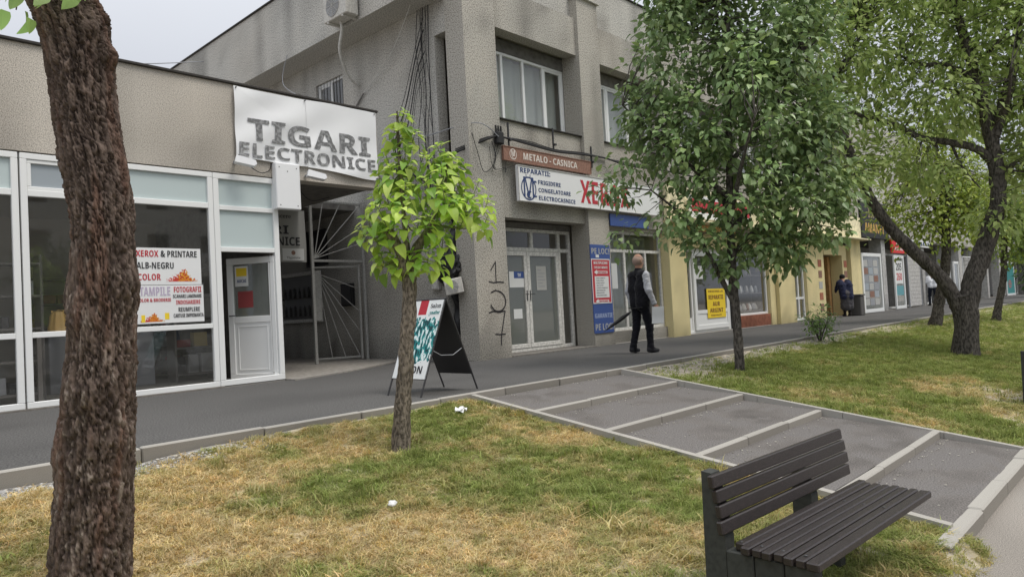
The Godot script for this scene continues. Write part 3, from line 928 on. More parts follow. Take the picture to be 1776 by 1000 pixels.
func poster_in_window() -> void:
	var ps := thing("window_poster", "white two part shop poster with red and black lettering behind glass", "poster", Vector3(3.52, 0.99, ZL - 0.03))
	var up := boxes("upper_sheet", Vector3(0, 0.535, 0), Vector3(0.93, 1.05, 0.004), M.white, ps)
	var low := boxes("lower_sheet", Vector3(0.02, 0, 0), Vector3(0.95, 0.528, 0.004), M.white, ps)
	var z := 0.0055
	words("XEROX", 0.295, 0.088, M.red, up, fz(0.05, 0.925, z))
	words("& PRINTARE", 0.50, 0.088, M.ink, up, fz(0.375, 0.925, z))
	words("ALB-NEGRU", 0.49, 0.088, M.ink, up, fz(0.055, 0.76, z))
	words("COLOR", 0.30, 0.088, M.red, up, fz(0.065, 0.60, z))
	words("STAMPILE", 0.45, 0.12, M.lilac, low, fz(0.035, 0.385, z))
	words("COLOR & BRODERIE", 0.45, 0.045, M.red, low, fz(0.04, 0.30, z))
	words("FOTOGRAFII", 0.385, 0.078, M.red, low, fz(0.535, 0.425, z))
	words("SCANARI LAMINARE", 0.40, 0.05, M.ink, low, fz(0.52, 0.345, z))
	words("INDOSARIERE", 0.34, 0.058, M.red, low, fz(0.56, 0.255, z))
	words("REUMPLERE", 0.30, 0.062, M.ink, low, fz(0.59, 0.15, z))
	words("CARTUSE IMPRIMANTA", 0.42, 0.052, M.ink, low, fz(0.52, 0.07, z))
	# the paint splash prints
	for k in 2:
		var im := Image.create(192, 96, false, Image.FORMAT_RGBA8)
		im.fill(M.white.albedo_color)
		var f := noise(0.045, FastNoiseLite.TYPE_SIMPLEX, 3, 60 + k)
		for y in 96:
			for x in 192:
				var u := (x - 96) / 96.0
				var w := y / 96.0
				var hgt := 0.30 + 0.62 * exp(-pow(u * 3.2 - 0.5, 2.0)) + 0.22 * exp(-pow(u * 3 + 1.2, 2.0)) - 0.28 * absf(u)
				var d := (1.0 - w) - hgt + 0.34 * f.get_noise_2d(x * 2.0, y * 0.8)
				if d < 0.0 and w < 0.97:
					var h := f.get_noise_2d(x * 1.4 + 300, y * 1.4)
					var c := Color(0.86, 0.50, 0.10)
					if h > 0.12: c = Color(0.85, 0.62, 0.15)
					elif h < -0.12: c = Color(0.70, 0.15, 0.16)
					if u < -0.25: c = c.lerp(Color(0.75, 0.16, 0.2), 0.7)
					im.set_pixel(x, y, c)
		var tx := ImageTexture.create_from_image(im)
		var m := plain(1, 1, 1, 0.5)
		m.albedo_color = Color.WHITE
		m.albedo_texture = tx
		var b := B.new()
		var w: float = [0.44, 0.32][k]
		var h: float = [0.19, 0.13][k]
		b.quad(Vector3(0, 0, 0), Vector3(w, 0, 0), Vector3(w, h, 0), Vector3(0, h, 0), true)
		put("splash_print", b, m, up if k == 0 else low, fz([0.44, 0.08][k], [0.575, 0.02][k], z))
	for q in [[0.09, 0.02, 0.05, 0.10], [0.40, 0.05, 0.06, 0.09]]:
		boxes("print_patch", Vector3(q[0], q[1], z), Vector3(q[0] + q[2], q[1] + q[3], z + 0.0012), M.yellow, low)

func banner_z(x: float, y: float) -> float:
	# folds of the cloth: x, y in metres from its lower left corner
	var pull := 0.018 * sin(9.0 * (x * 0.55 + (1.1 - y))) * exp(-2.2 * absf(x * 0.45 - (1.1 - y) * 0.8))
	return 0.045 + 0.014 * sin(x * 2.3) * sin(y * 2.6) + pull + 0.012 * sin(x * 7.1 + y * 2.3) * (0.3 + 0.5 * y) + 0.010 * sin(y * 11.0 - x * 5.0) * exp(-x * 1.2)

func on_banner(o: MeshInstance3D, tilt: Transform3D) -> void:
	# bend lettering onto the cloth
	var a := o.mesh.surface_get_arrays(0)
	var vs: PackedVector3Array = a[Mesh.ARRAY_VERTEX]
	var b := B.new()
	for k in vs.size():
		var q: Vector3 = o.transform * vs[k]
		b.p(Vector3(q.x, q.y, banner_z(q.x, q.y) + 0.012 + (0.004 if vs[k].z > 0 else 0.0)), Vector3(0, 0, 1) if a[Mesh.ARRAY_NORMAL][k].z > 0.5 else a[Mesh.ARRAY_NORMAL][k])
	b.i = a[Mesh.ARRAY_INDEX]
	o.mesh = b.mesh(o.material_override)
	o.transform = Transform3D.IDENTITY

func banner() -> void:
	var t := thing("banner", "weathered white cloth banner with faded grey lettering over the passage", "banner", Vector3(5.02, 3.45, ZL + 0.005))
	for k in 2:
		var b := B.new()
		var xa: float = 1.215 * k
		var xb: float = [1.213, 2.60][k]
		var bottom := func(x: float) -> float: return (-0.02 if k == 0 else lerpf(-0.03, -0.13, (x - 1.215) / 1.4)) + 0.012 * sin(x * 5)
		for back in 2:
			var cloth := func(u: float, w: float) -> Vector3:
				var x := lerpf(xa, xb, (1.0 - u) if back else u)
				var y := lerpf(bottom.call(x), 1.085 - 0.012 * sin(x * 2.4), w)
				return Vector3(x, y, banner_z(x, y) + 0.004 * k - 0.004 * back)
			b.sheet(60, 50, cloth)
		var cl := put("cloth", b, M.cloth, t)
	var l1 := words("TIGARI", 2.26, 0.33, M.faded, t, fz(0.20, 0.29, 0), "Droid Sans!", 0.004)
	on_banner(l1, Transform3D.IDENTITY)
	var l2 := words("ELECTRONICE", 2.50, 0.205, M.faded, t, fz(0.045, 0.025, 0), "Droid Sans!", 0.004)
	on_banner(l2, Transform3D.IDENTITY)
	for q in [[0.03, 1.06], [1.2, 1.06], [2.57, 1.06], [0.03, 0.02], [2.57, -0.09]]:
		var sc := B.new()
		sc.tube([Vector3(0, 0, 0.0), Vector3(0, 0, 0.075)], [0.006, 0.010], 8)
		put("nail", sc, M.dark_metal, t, fz(q[0], q[1], 0))

func passage() -> void:
	# concrete apron in front of and inside the passage
	var ap := B.new()
	var poly := [Vector2(5.72, 10.12), Vector2(7.0, 10.52), Vector2(9.24, 11.75), Vector2(9.24, 18.0), Vector2(5.9, 18.0), Vector2(5.72, 10.4)]
	ap.prism(poly, -0.15, 0.022)
	for k in ap.v.size(): ap.c[k] = Color(1, 1, 1) * (1.0 + 0.25 * stains.get_noise_2d(ap.v[k].x, ap.v[k].y))
	tag(put("passage_floor", ap, M.apron, self, Transform3D(Basis(Vector3.RIGHT, -PI / 2), Vector3.ZERO)), "pale worn concrete floor of the passage between the buildings", "floor", "", "structure")
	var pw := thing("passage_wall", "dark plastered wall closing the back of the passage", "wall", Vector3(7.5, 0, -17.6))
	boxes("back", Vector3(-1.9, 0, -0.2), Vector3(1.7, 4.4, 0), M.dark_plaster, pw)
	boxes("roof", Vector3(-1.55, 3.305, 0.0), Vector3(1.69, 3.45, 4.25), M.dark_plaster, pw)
	# the iron gate with its fan of bars
	var g := thing("gate", "white iron gate with fans of bars across the passage", "gate", Vector3(7.86, 0.02, -13.0))
	var bar := func(called: String, a: Vector3, c: Vector3, r: float, parent: Node) -> void:
		var b := B.new()
		b.tube([a, c], [r, r], 6)
		put(called, b, M.gate, parent)
	boxes("post", Vector3(-0.03, 0, -0.03), Vector3(0.03, 3.40, 0.03), M.gate, g, 0.006)
	boxes("post", Vector3(1.22, 0, -0.03), Vector3(1.28, 3.42, 0.03), M.gate, g, 0.006)
	boxes("top_rail", Vector3(0.031, 3.34, -0.022), Vector3(1.219, 3.385, 0.022), M.gate, g, 0.005)
	boxes("middle_rail", Vector3(0.031, 2.10, -0.024), Vector3(1.219, 2.15, 0.024), M.gate, g, 0.005)
	for q in [[0.30, 3.34], [0.72, 3.34], [1.17, 3.30], [1.22, 2.86], [1.22, 2.52]]:
		bar.call("fan_bar", Vector3(0.05, 2.17, 0.0), Vector3(q[0], q[1], 0.0), 0.011, g)
	boxes("lower_post", Vector3(1.13, 0.02, -0.075), Vector3(1.18, 2.06, -0.035), M.gate, g, 0.005)
	var lf := Node3D.new()
	lf.name = "leaf"
	g.add_child(lf)
	lf.transform = Transform3D(Basis(Vector3.UP, -0.42), Vector3(1.18, 0.03, -0.09)) * fz(-0.98, 0, 0)
	boxes("rail", Vector3(0, 1.97, -0.02), Vector3(0.98, 2.01, 0.02), M.gate, lf, 0.004)
	boxes("rail", Vector3(0, 0.02, -0.02), Vector3(0.98, 0.06, 0.02), M.gate, lf, 0.004)
	boxes("stile", Vector3(0, 0.061, -0.02), Vector3(0.045, 1.969, 0.02), M.gate, lf, 0.004)
	boxes("lock_panel", Vector3(0.0, 0.86, 0.021), Vector3(0.16, 1.92, 0.035), M.gate, lf, 0.004)
	for q in [[0.34, 0.06], [0.62, 0.06], [0.93, 0.06], [0.98, 0.55], [0.98, 1.0], [0.98, 1.5]]:
		bar.call("fan_bar", Vector3(0.10, 1.86, 0.0), Vector3(q[0], q[1], 0.0), 0.010, lf)
	# the second banner, hung across the left half of the passage
	var b2 := thing("passage_banner", "grubby hanging cloth sign with black lettering inside the passage", "banner", Vector3(6.05, 2.12, -13.08))
	var cb := B.new()
	for back in 2:
		cb.sheet(30, 14, func(u, w): return Vector3(1.74 * ((1.0 - u) if back else u), 1.06 * w, 0.015 * sin(11.0 * ((1.0 - u) if back else u)) + 0.012 * sin(5 * w) - 0.005 * back))
	put("cloth", cb, M.cloth_old, b2)
	words("TIGARI", 1.18, 0.17, M.ink, b2, fz(0.16, 0.56, 0.028))
	words("ELECTRONICE", 1.42, 0.17, M.ink, b2, fz(0.16, 0.33, 0.028))
	words("vreti o reducere", 0.9, 0.08, M.ink, b2, fz(0.5, 0.88, 0.028), "Droid Serif")
	boxes("paper_patch", Vector3(1.18, 0.03, 0.03), Vector3(1.66, 0.27, 0.034), M.paper, b2)
	words("Tigarete", 0.30, 0.06, M.ink, b2, fz(1.27, 0.05, 0.0345), "Droid Serif")
	var dot := B.new()
	dot.lathe([Vector2(0, 0), Vector2(0.045, 0.0), Vector2(0.045, 0.002), Vector2(0, 0.002)], 16, Vector3.ZERO, Basis(Vector3.RIGHT, PI / 2))
	put("emblem", dot, M.brown_sign, b2, fz(1.42, 0.185, 0.0345))
	# the glazed showcase on the right wall
	var sc := thing("showcase", "white framed glazed showcase hung on the dark passage wall", "showcase", Vector3(9.18, 0.88, -16.6))
	sc.transform = fx(9.18, 0.88, -16.6)
	boxes("back_panel", Vector3(0.02, 0.02, 0.0), Vector3(1.78, 1.2, 0.02), M.grey_panel, sc)
	put("frame", frame_mesh(1.80, 1.22, 0.085, 0.12), M.pvc_dirty, sc, fz(0, 0, 0.12))
	boxes("pane", Vector3(0.085, 0.085, 0.09), Vector3(1.715, 1.135, 0.095), M.glass, sc)
	for r in 2:
		boxes("shelf", Vector3(0.086, 0.14 + 0.44 * r, 0.021), Vector3(1.714, 0.16 + 0.44 * r, 0.085), M.shelf, sc)
	for r in 2:
		for k in 7:
			var bb := B.new()
			var x := 0.2 + 0.22 * k
			bb.lathe([Vector2(0.0, 0), Vector2(0.028, 0.0), Vector2(0.03, 0.02), Vector2(0.03, 0.16 + 0.03 * (k % 3)), Vector2(0.012, 0.2 + 0.03 * (k % 3)), Vector2(0.012, 0.25), Vector2(0, 0.255)], 10)
			var o := put("bottle", bb, M.ink, self, sc.transform * fz(x, 0.162 + 0.44 * r, 0.055))
			tag(o, "dark bottle, %s from the left on the %s board of the glazed passage showcase" % [ORD[k], ["lower", "upper"][r]], "bottle", "items in the passage showcase")
	var vent := thing("wall_opening", "dark barred opening high on the passage wall behind the gate", "window", Vector3(9.19, 2.3, -15.2))
	vent.transform = fx(9.19, 2.2, -15.4)
	boxes("hole_panel", Vector3(0, 0, 0.0), Vector3(0.9, 0.85, 0.015), M.black, vent)
	put("frame", frame_mesh(0.9, 0.85, 0.05, 0.03), M.dark_metal, vent, fz(0, 0, 0.046))
	var vent2 := thing("meter_box", "small dark meter box on the passage wall right of the showcase", "box", Vector3(9.19, 1.2, -13.9))
	boxes("box", Vector3(-0.10, 0, 0), Vector3(0, 0.5, 0.42), M.black, vent2, 0.01)
	boxes("lid", Vector3(-0.115, 0.03, 0.03), Vector3(-0.101, 0.47, 0.39), M.dark_metal, vent2, 0.004)

# ---------------------------------------------------------------- the two storey building
const ZM := -9.63
func px(k: int) -> float: return 9.6 + 3.5 * k           # the middle of pilaster k

func main_building() -> void:
	var s := thing("corner_building", "two storey grey concrete building with shops below and wide upper windows", "building")
	# upper storey, a bay at a time
	for k in 6:
		var a := px(k) + 0.38
		if k == 0: a = 10.03
		var e := px(k + 1) - 0.38
		wall("spandrel", M.concrete, s, fz(a, 2.74, ZM), e - a, 1.94, [], 0.3)
		wall("head_wall", M.concrete, s, fz(a, 6.53, ZM), e - a, 0.85, [], 0.3)
		slab("window_sill", Vector3(a, 4.68, ZM - 0.30), Vector3(e, 4.705, ZM + 0.05), M.flash, s, 0.003)
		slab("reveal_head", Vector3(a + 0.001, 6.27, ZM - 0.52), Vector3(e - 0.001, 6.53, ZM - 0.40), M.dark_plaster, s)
		var w := e - a
		var h := 1.565
		var bars := []
		var panes := []
		var x := 0.06
		var n := 4 if k == 0 else 3
		var pw := (w - 0.12 - 0.07 * (n - 1)) / n
		for j in n:
			panes.append([x, 0.06, x + pw, h - 0.06, null, 0.045 if j == n - 1 or k > 0 else 0.0])
			x += pw
			if j < n - 1: bars.append([x, 0.06, x + 0.07, h - 0.06])
			x += 0.07
		window("upper_window", s, fz(a, 4.706, ZM - 0.42), w, h, 0.06, 0.07, M.pvc, bars, panes)
		var cb := B.new()
		for back in 2:
			cb.sheet(70, 2, func(u, ww): return Vector3(a + 0.05 + (w - 0.1) * ((1.0 - u) if back else u), 4.70 + 1.55 * ww, ZM - 0.66 - 0.004 * back + 0.025 * sin(((1.0 - u) if back else u) * (46 + 3 * k)) ))
		var cm: Material = M.curtain
		put("curtain", cb, cm, s)
	for k in 7:
		var c := px(k)
		var lo := c - 0.38
		var hi := c + 0.38
		if k == 0: lo = 9.17; hi = 10.03
		if k < 2:
			wall("pilaster", M.concrete, s, fz(lo, 0, ZM + 0.09), hi - lo, 7.84, [], 0.5)
		else:
			wall("pilaster", M.concrete, s, fz(lo, 3.0, ZM + 0.09), hi - lo, 4.84, [], 0.5)
		slab("pilaster_cap", Vector3(lo - 0.05, 7.84, ZM - 0.45), Vector3(hi + 0.05, 7.90, ZM + 0.15), M.concrete_side, s)
	wall("parapet", M.concrete_side, s, fz(9.2, 7.38, ZM - 0.12), 21.8, 1.12, [], 0.25)
	slab("parapet_cap", Vector3(9.15, 8.50, ZM - 0.42), Vector3(31.05, 8.54, ZM - 0.08), M.flash, s)
	slab("roof", Vector3(8.82, 7.9, -24.0), Vector3(31, 8.1, ZM - 0.38), M.dark_plaster, s)
	slab("upper_ceiling", Vector3(9.5, 6.60, -24.0), Vector3(30.98, 6.75, ZM - 0.31), M.interior, s)
	slab("upper_floor", Vector3(9.5, 3.15, -24.0), Vector3(30.98, 3.35, ZM - 0.31), M.interior, s)
	slab("ground_floor", Vector3(9.21, -0.2, -24.0), Vector3(30.98, 0.012, ZM - 0.02), M.floor_tile, s)
	slab("back_wall", Vector3(9.2, 0, -24.3), Vector3(31, 8.1, -24.01), M.concrete_side, s)
	slab("inner_wall", Vector3(9.46, 0.013, -14.2), Vector3(30.7, 3.14, -14.0), M.interior, s)
	slab("inner_wall", Vector3(9.46, 3.36, -13.2), Vector3(30.7, 6.59, -13.0), M.interior, s)
	for k in range(1, 6):
		slab("partition", Vector3(px(k) - 0.08, 0.013, -13.99), Vector3(px(k) + 0.08, 3.14, ZM - 0.42), M.interior, s)
		slab("partition", Vector3(px(k) - 0.08, 3.36, -12.99), Vector3(px(k) + 0.08, 6.59, ZM - 0.42), M.interior, s)
	wall("end_wall", M.concrete_side, s, Transform3D(Basis(Vector3(0, 0, -1), Vector3(0, 1, 0), Vector3(1, 0, 0)), Vector3(31.0, 0, ZM)), 14.4, 8.1, [], 0.25, 1.0)
	# the side wall with its overhanging band
	wall("side_wall", M.concrete_side, s, fx(9.2, 0, -24), 13.6, 7.9, [[5.6, 5.15, 6.9, 6.46], [7.7, 5.15, 8.6, 6.46], [9.3, 5.15, 10.42, 6.46]], 0.25)
	wall("corner_return", M.concrete_side, s, fx(9.205, 6.35, -10.398), 0.80, 1.55, [], 0.25)
	slab("notch_wall", Vector3(9.62, 0, -10.398), Vector3(9.72, 6.9, -10.06), M.dark_plaster, s)
	slab("side_band_soffit", Vector3(8.705, 6.985, -24), Vector3(9.195, 7.06, -10.31), M.concrete_side, s)
	wall("side_band", M.concrete_side, s, fx(8.5, 6.96, -24), 13.95, 1.54, [], 0.2)
	wall("band_end", M.concrete_side, s, fz(8.701, 6.96, -10.05), 0.5, 1.54, [], 0.2)
	slab("band_cap", Vector3(8.46, 8.501, -24), Vector3(8.74, 8.54, -10.02), M.flash, s)
	for q in [[5.6, 1.3], [7.7, 0.9], [9.3, 1.12]]:
		window("side_window", s, fx(9.26, 5.15, -24 + q[0]), q[1], 1.31, 0.06, 0.06, M.pvc, [[q[1] / 2 - 0.03, 0.06, q[1] / 2 + 0.03, 1.25]], [[0.06, 0.06, q[1] / 2 - 0.03, 1.25, null, 0.05], [q[1] / 2 + 0.03, 0.06, q[1] - 0.06, 1.25]])
		for j in int(q[1] / 0.13):
			var gb := B.new()
			gb.tube([Vector3(9.215, 5.16, -24 + q[0] + 0.07 + 0.13 * j), Vector3(9.215, 6.45, -24 + q[0] + 0.07 + 0.13 * j)], [0.007, 0.007], 6)
			put("window_bar", gb, M.dark_metal, s)
	# bay 0: the white double door
	var a0 := 10.035
	var e0 := 12.715
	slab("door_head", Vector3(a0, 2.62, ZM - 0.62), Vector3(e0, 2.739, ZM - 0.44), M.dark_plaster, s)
	slab("threshold", Vector3(a0, -0.05, ZM - 0.62), Vector3(e0, 0.03, ZM + 0.12), M.apron, s)
	var zd := ZM - 0.45
	var dr := window("door_frame", s, fz(a0 + 0.02, 0.031, zd), 2.64, 2.58, 0.07, 0.08, M.pvc_dirty, [[0.07, 2.10, 2.57, 2.18], [1.30, 2.18, 1.38, 2.51], [2.20, 0.07, 2.28, 2.51]],
		[[0.07, 2.18, 1.30, 2.51], [1.38, 2.18, 2.20, 2.51], [2.28, 0.07, 2.57, 2.51]])
	for k in 2:
		var l := put("door_leaf", frame_mesh(1.055 if k == 0 else 1.04, 2.02, 0.09, 0.06), M.pvc_dirty, dr, fz(0.075 if k == 0 else 1.14, 0.075, 0.012))
		var lw := 1.055 if k == 0 else 1.04
		boxes("pane", Vector3(0.09, 0.09, -0.036), Vector3(lw - 0.09, 1.93, -0.030), M.glass_dusty, l)
		var hx := lw - 0.045 if k == 0 else 0.045
		boxes("lock_plate", Vector3(hx - 0.016, 0.98, 0.001), Vector3(hx + 0.016, 1.20, 0.006), M.dark_metal, l, 0.002)
		var hb := B.new()
		hb.tube([Vector3(hx, 1.12, 0.0), Vector3(hx, 1.12, 0.05), Vector3(hx + (0.1 if k else -0.1), 1.12, 0.05)], [0.009, 0.009, 0.008], 8)
		put("handle", hb, M.dark_metal, l)
		if k == 0:
			boxes("notice", Vector3(0.52, 1.27, -0.0295), Vector3(0.98, 1.60, -0.0275), M.paper, l)
			boxes("notice_header", Vector3(0.66, 1.46, -0.0274), Vector3(0.98, 1.60, -0.0265), M.blue, l)
			words("TV", 0.1, 0.07, M.white, l, fz(0.77, 1.49, -0.0264))
			boxes("notice", Vector3(0.60, 0.62, -0.0295), Vector3(0.86, 0.82, -0.0275), M.paper, l)
		else:
			boxes("notice", Vector3(0.30, 1.20, -0.0295), Vector3(0.62, 1.72, -0.0275), M.cloth_old, l)
			for j in 6: boxes("notice_line", Vector3(0.34, 1.27 + 0.07 * j, -0.0274), Vector3(0.34 + [0.22, 0.16, 0.24, 0.2, 0.24, 0.12][j], 1.29 + 0.07 * j, -0.0268), M.grey_panel, l)
	var rd := B.new()
	rd.lathe([Vector2(0, 0), Vector2(0.11, 0), Vector2(0.11, 0.003), Vector2(0, 0.003)], 20, Vector3.ZERO, Basis(Vector3.RIGHT, PI / 2))
	put("round_sticker", rd, plain(0.35, 0.50, 0.62, 0.6), dr, fz(0.22, 2.34, -0.04))
	# graffiti numerals on the corner pilaster
	var gf := Node3D.new()
	gf.name = "graffiti"
	s.add_child(gf)
	gf.transform = fz(0, 0, ZM + 0.0905)
	var spray := plain(0.045, 0.042, 0.045, 0.8, 0.2)
	ribbon([Vector2(9.56, 1.68), Vector2(9.66, 1.80), Vector2(9.70, 1.84), Vector2(9.69, 1.62), Vector2(9.69, 1.46)], 0.026, spray, gf, Transform3D.IDENTITY)
	ribbon([Vector2(9.50, 1.47), Vector2(9.62, 1.445), Vector2(9.76, 1.46), Vector2(9.90, 1.45)], 0.026, spray, gf, Transform3D.IDENTITY)
	ribbon([Vector2(9.54, 1.26), Vector2(9.66, 1.30), Vector2(9.80, 1.27)] + arc(9.71, 1.09, 0.21, 0.19, 78, -160, 22), 0.028, spray, gf, Transform3D.IDENTITY)
	ribbon([Vector2(9.46, 0.88), Vector2(9.58, 0.905), Vector2(9.74, 0.885), Vector2(9.89, 0.90), Vector2(9.82, 0.66), Vector2(9.76, 0.45), Vector2(9.74, 0.26)], 0.028, spray, gf, Transform3D.IDENTITY)
	ribbon([Vector2(9.60, 0.47), Vector2(9.74, 0.455), Vector2(9.87, 0.46)], 0.026, spray, gf, Transform3D.IDENTITY)
	# bay 1: window over a low wall
	var a1 := 13.485
	var e1 := 16.0
	wall("window_wall", M.concrete, s, fz(a1, 0, ZM - 0.05), e1 - a1, 0.28, [], 0.25)
	wall("head_wall", M.concrete, s, fz(a1, 2.66, ZM - 0.05), e1 - a1, 0.078, [], 0.25)
	var sw := window("shop_window", s, fz(a1 + 0.02, 0.285, ZM - 0.12), e1 - a1 - 0.04, 2.37, 0.07, 0.07, M.pvc_dirty, [[0.07, 1.86, 2.405, 1.93], [0.80, 0.07, 0.88, 1.86], [0.80, 1.93, 0.88, 2.30], [1.72, 0.07, 1.79, 1.86]],
		[[0.07, 0.07, 0.80, 1.86], [0.88, 0.07, 1.72, 1.86], [1.79, 0.07, 2.405, 1.86], [0.07, 1.93, 0.80, 2.30], [0.88, 1.93, 2.405, 2.30]])
	for q in [[0.10, 0.95, 0.22, 0.62], [0.34, 1.0, 0.22, 0.6], [1.0, 0.85, 0.3, 0.42]]:
		boxes("notice", Vector3(q[0], q[1], -0.046), Vector3(q[0] + q[2], q[1] + q[3], -0.044), M.paper, sw)
	var cb1 := B.new()
	cb1.sheet(60, 2, func(u, ww): return Vector3(a1 + 0.1 + 2.3 * u, 0.3 + 2.3 * ww, ZM - 0.55 + 0.03 * sin(u * 40)))
	put("curtain", cb1, plain(0.20, 0.23, 0.21, 0.9), s)
	# bay 2: cream painted pier and shop door
	for q in [[16.0, 0.84, "concrete"], [19.66, 0.3, "dark"], [22.2, 0.40, "cream"], [22.62, 1.3, "cream"], [25.28, 1.72, "cream"], [28.95, 0.5, "cream"], [29.6, 1.2, "cream"]]:
		var pm: Material = M.cream if q[0] != 19.66 else M.ink
		wall("pier", pm, s, fz(q[0], 0, ZM + (0.12 if q[0] in [16.0, 22.62, 29.6] else 0.0)), q[1], 2.999, [], 0.45)
	for k in range(2, 6):
		var xa: float = [0, 0, 16.84, 19.96, 23.925, 27.0][k]
		var xb: float = [0, 0, 19.655, 22.195, 25.275, 28.945][k]
		wall("shop_head", M.cream, s, fz(xa, 2.34, ZM + 0.02), xb - xa, 0.40, [], 0.3)
	wall("fascia_band", M.cream_smooth, s, fz(16.0, 3.0, ZM + 0.13), 15.0, 0.9, [], 0.1)
	slab("canopy", Vector3(15.9, 2.95, ZM + 0.131), Vector3(31.0, 2.998, ZM + 0.5), M.cream_smooth, s)
	var d2 := window("shop_door_frame", s, fz(16.86, 0.015, ZM - 0.12), 2.77, 2.31, 0.07, 0.08, M.pvc, [[0.56, 0.07, 0.64, 2.24]], [[0.07, 0.42, 0.56, 2.24]])
	boxes("kick_panel", Vector3(0.07, 0.07, -0.05), Vector3(0.56, 0.42, -0.02), M.pvc, d2, 0.004)
	var l2 := put("door_leaf", frame_mesh(1.98, 2.16, 0.13, 0.06), M.pvc, d2, fz(0.65, 0.075, 0.05))
	boxes("rail", Vector3(0.13, 0.44, -0.056), Vector3(1.85, 0.54, -0.004), M.pvc, l2, 0.004)
	boxes("kick_panel", Vector3(0.13, 0.13, -0.045), Vector3(1.85, 0.44, -0.02), M.pvc, l2)
	boxes("pane", Vector3(0.13, 0.54, -0.036), Vector3(1.85, 2.03, -0.030), M.glass, l2)
	boxes("notice", Vector3(0.16, 1.40, -0.0295), Vector3(0.56, 1.76, -0.0275), M.paper, l2)
	var yp := boxes("yellow_notice", Vector3(0.66, 0.30, -0.0035), Vector3(1.74, 1.12, -0.0005), M.yellow, l2)
	var yi := plain(0.16, 0.05, 0.02, 0.6)
	for q in [["DESCHIS LA", 0.76, 1.02, 0.86, 0.05], ["REPARATII", 0.76, 0.82, 0.86, 0.12], ["AUR", 0.98, 0.63, 0.42, 0.12], ["ARGINT", 0.80, 0.45, 0.78, 0.12], ["bijuterii", 0.86, 0.345, 0.6, 0.05]]:
		words(q[0], q[3], q[4], yi, yp, fz(q[1], q[2], 0.0))
	# bay 3: dark picture strip, window over a red brown base
	for j in 5:
		boxes("picture", Vector3(19.70, 0.3 + 0.42 * j, ZM + 0.002), Vector3(19.93, 0.3 + 0.42 * j + [0.30, 0.16, 0.34, 0.22, 0.3][j], ZM + 0.008), [M.paper, M.pinkish, M.cloth_old, M.paper, M.orange_wall][j], s)
	wall("window_base", M.pinkish, s, fz(19.97, 0, ZM - 0.03), 2.22, 0.36, [], 0.2)
	var w3 := window("shop_window", s, fz(19.98, 0.365, ZM - 0.10), 2.20, 1.98, 0.07, 0.07, M.pvc, [], [[0.07, 0.07, 2.13, 1.91]])
	# bay 4: narrow white window door
	window("shop_window", s, fz(23.94, 0.03, ZM - 0.10), 1.32, 2.30, 0.08, 0.07, M.pvc, [[0.08, 0.72, 1.24, 0.80], [0.76, 0.80, 0.84, 2.22], [0.76, 0.08, 0.84, 0.72]], [[0.08, 0.08, 0.76, 0.72], [0.84, 0.08, 1.24, 0.72], [0.08, 0.80, 0.76, 2.22], [0.84, 0.80, 1.24, 2.22]])
	# bay 5: orange entrance
	slab("entrance_wall", Vector3(27.0, 0.013, ZM - 1.3), Vector3(28.94, 2.33, ZM - 1.2), M.orange_wall, s)
	slab("entrance_side", Vector3(28.70, 0.013, ZM - 1.19), Vector3(28.94, 2.33, ZM - 0.46), M.orange_wall, s)
	boxes("inner_door", Vector3(28.1, 0.014, ZM - 1.199), Vector3(28.55, 2.1, ZM - 1.17), M.ink, s)
	for j in 5:
		for q in [26.4, 29.1]:
			boxes("picture", Vector3(q, 0.28 + 0.40 * j, ZM + 0.002), Vector3(q + 0.34, 0.54 + 0.40 * j, ZM + 0.008), [M.pinkish, M.cloth_old, M.brown_sign][(j + int(q)) % 3], s)
	signs()
	cables()
	ac_units()
	# goods behind the shop glass
	for k in 26:
		var x: float = 20.18 + 0.21 * (k / 3) + rng.randf() * 0.05
		var bw := rng.randf_range(0.08, 0.22)
		var bb := B.new()
		bb.lathe([Vector2(0, 0), Vector2(bw * 0.4, 0), Vector2(bw * 0.5, 0.06), Vector2(bw * 0.35, 0.16), Vector2(bw * 0.2, 0.22), Vector2(0, 0.23)], 10)
		var row := k % 3
		var o := put("vase", bb, [M.cloth_old, M.grey_panel, M.paper, M.brown_sign][k % 4], self, fz(x, 0.50 + 0.55 * row, ZM - 0.35 - 0.02 * (k % 5)))
		tag(o, "%s ornament, %s on the %s shelf in the window above the red brown base" % [["pale", "grey", "white", "brown"][k % 4], ORD[k / 3], ["lowest", "middle", "top"][row]], "ornament", "ornaments in the shop window")
	var ws := thing("window_shelf", "shelf rack with ornaments behind the window above the red brown base", "shelf", Vector3(20.05, 0.013, ZM - 0.55))
	for row in 3: boxes("shelf", Vector3(0, 0.46 + 0.55 * row, 0), Vector3(2.0, 0.486 + 0.55 * row, 0.34), M.shelf, ws)
	for c in 2: boxes("upright", Vector3(2.001 * c - 0.02 * (1 - c), 0, 0), Vector3(2.02 * c + 0.0 * (1 - c) - 0.0005 * (1 - c), 1.7, 0.34), M.shelf, ws)

func ring(r0: float, r1: float, sy: float, m: Material, parent: Node, at: Transform3D) -> void:
	var b := B.new()
	for k in 40:
		var a := TAU * k / 40
		var c := TAU * (k + 1) / 40
		var q := Vector3(cos(a), sin(a) * sy, 0)
		var w := Vector3(cos(c), sin(c) * sy, 0)
		b.quad(q * r0, q * r1, w * r1, w * r0)
	for j in b.v.size(): b.v[j].z = 0.003
	put("emblem_ring", b, m, parent, at)

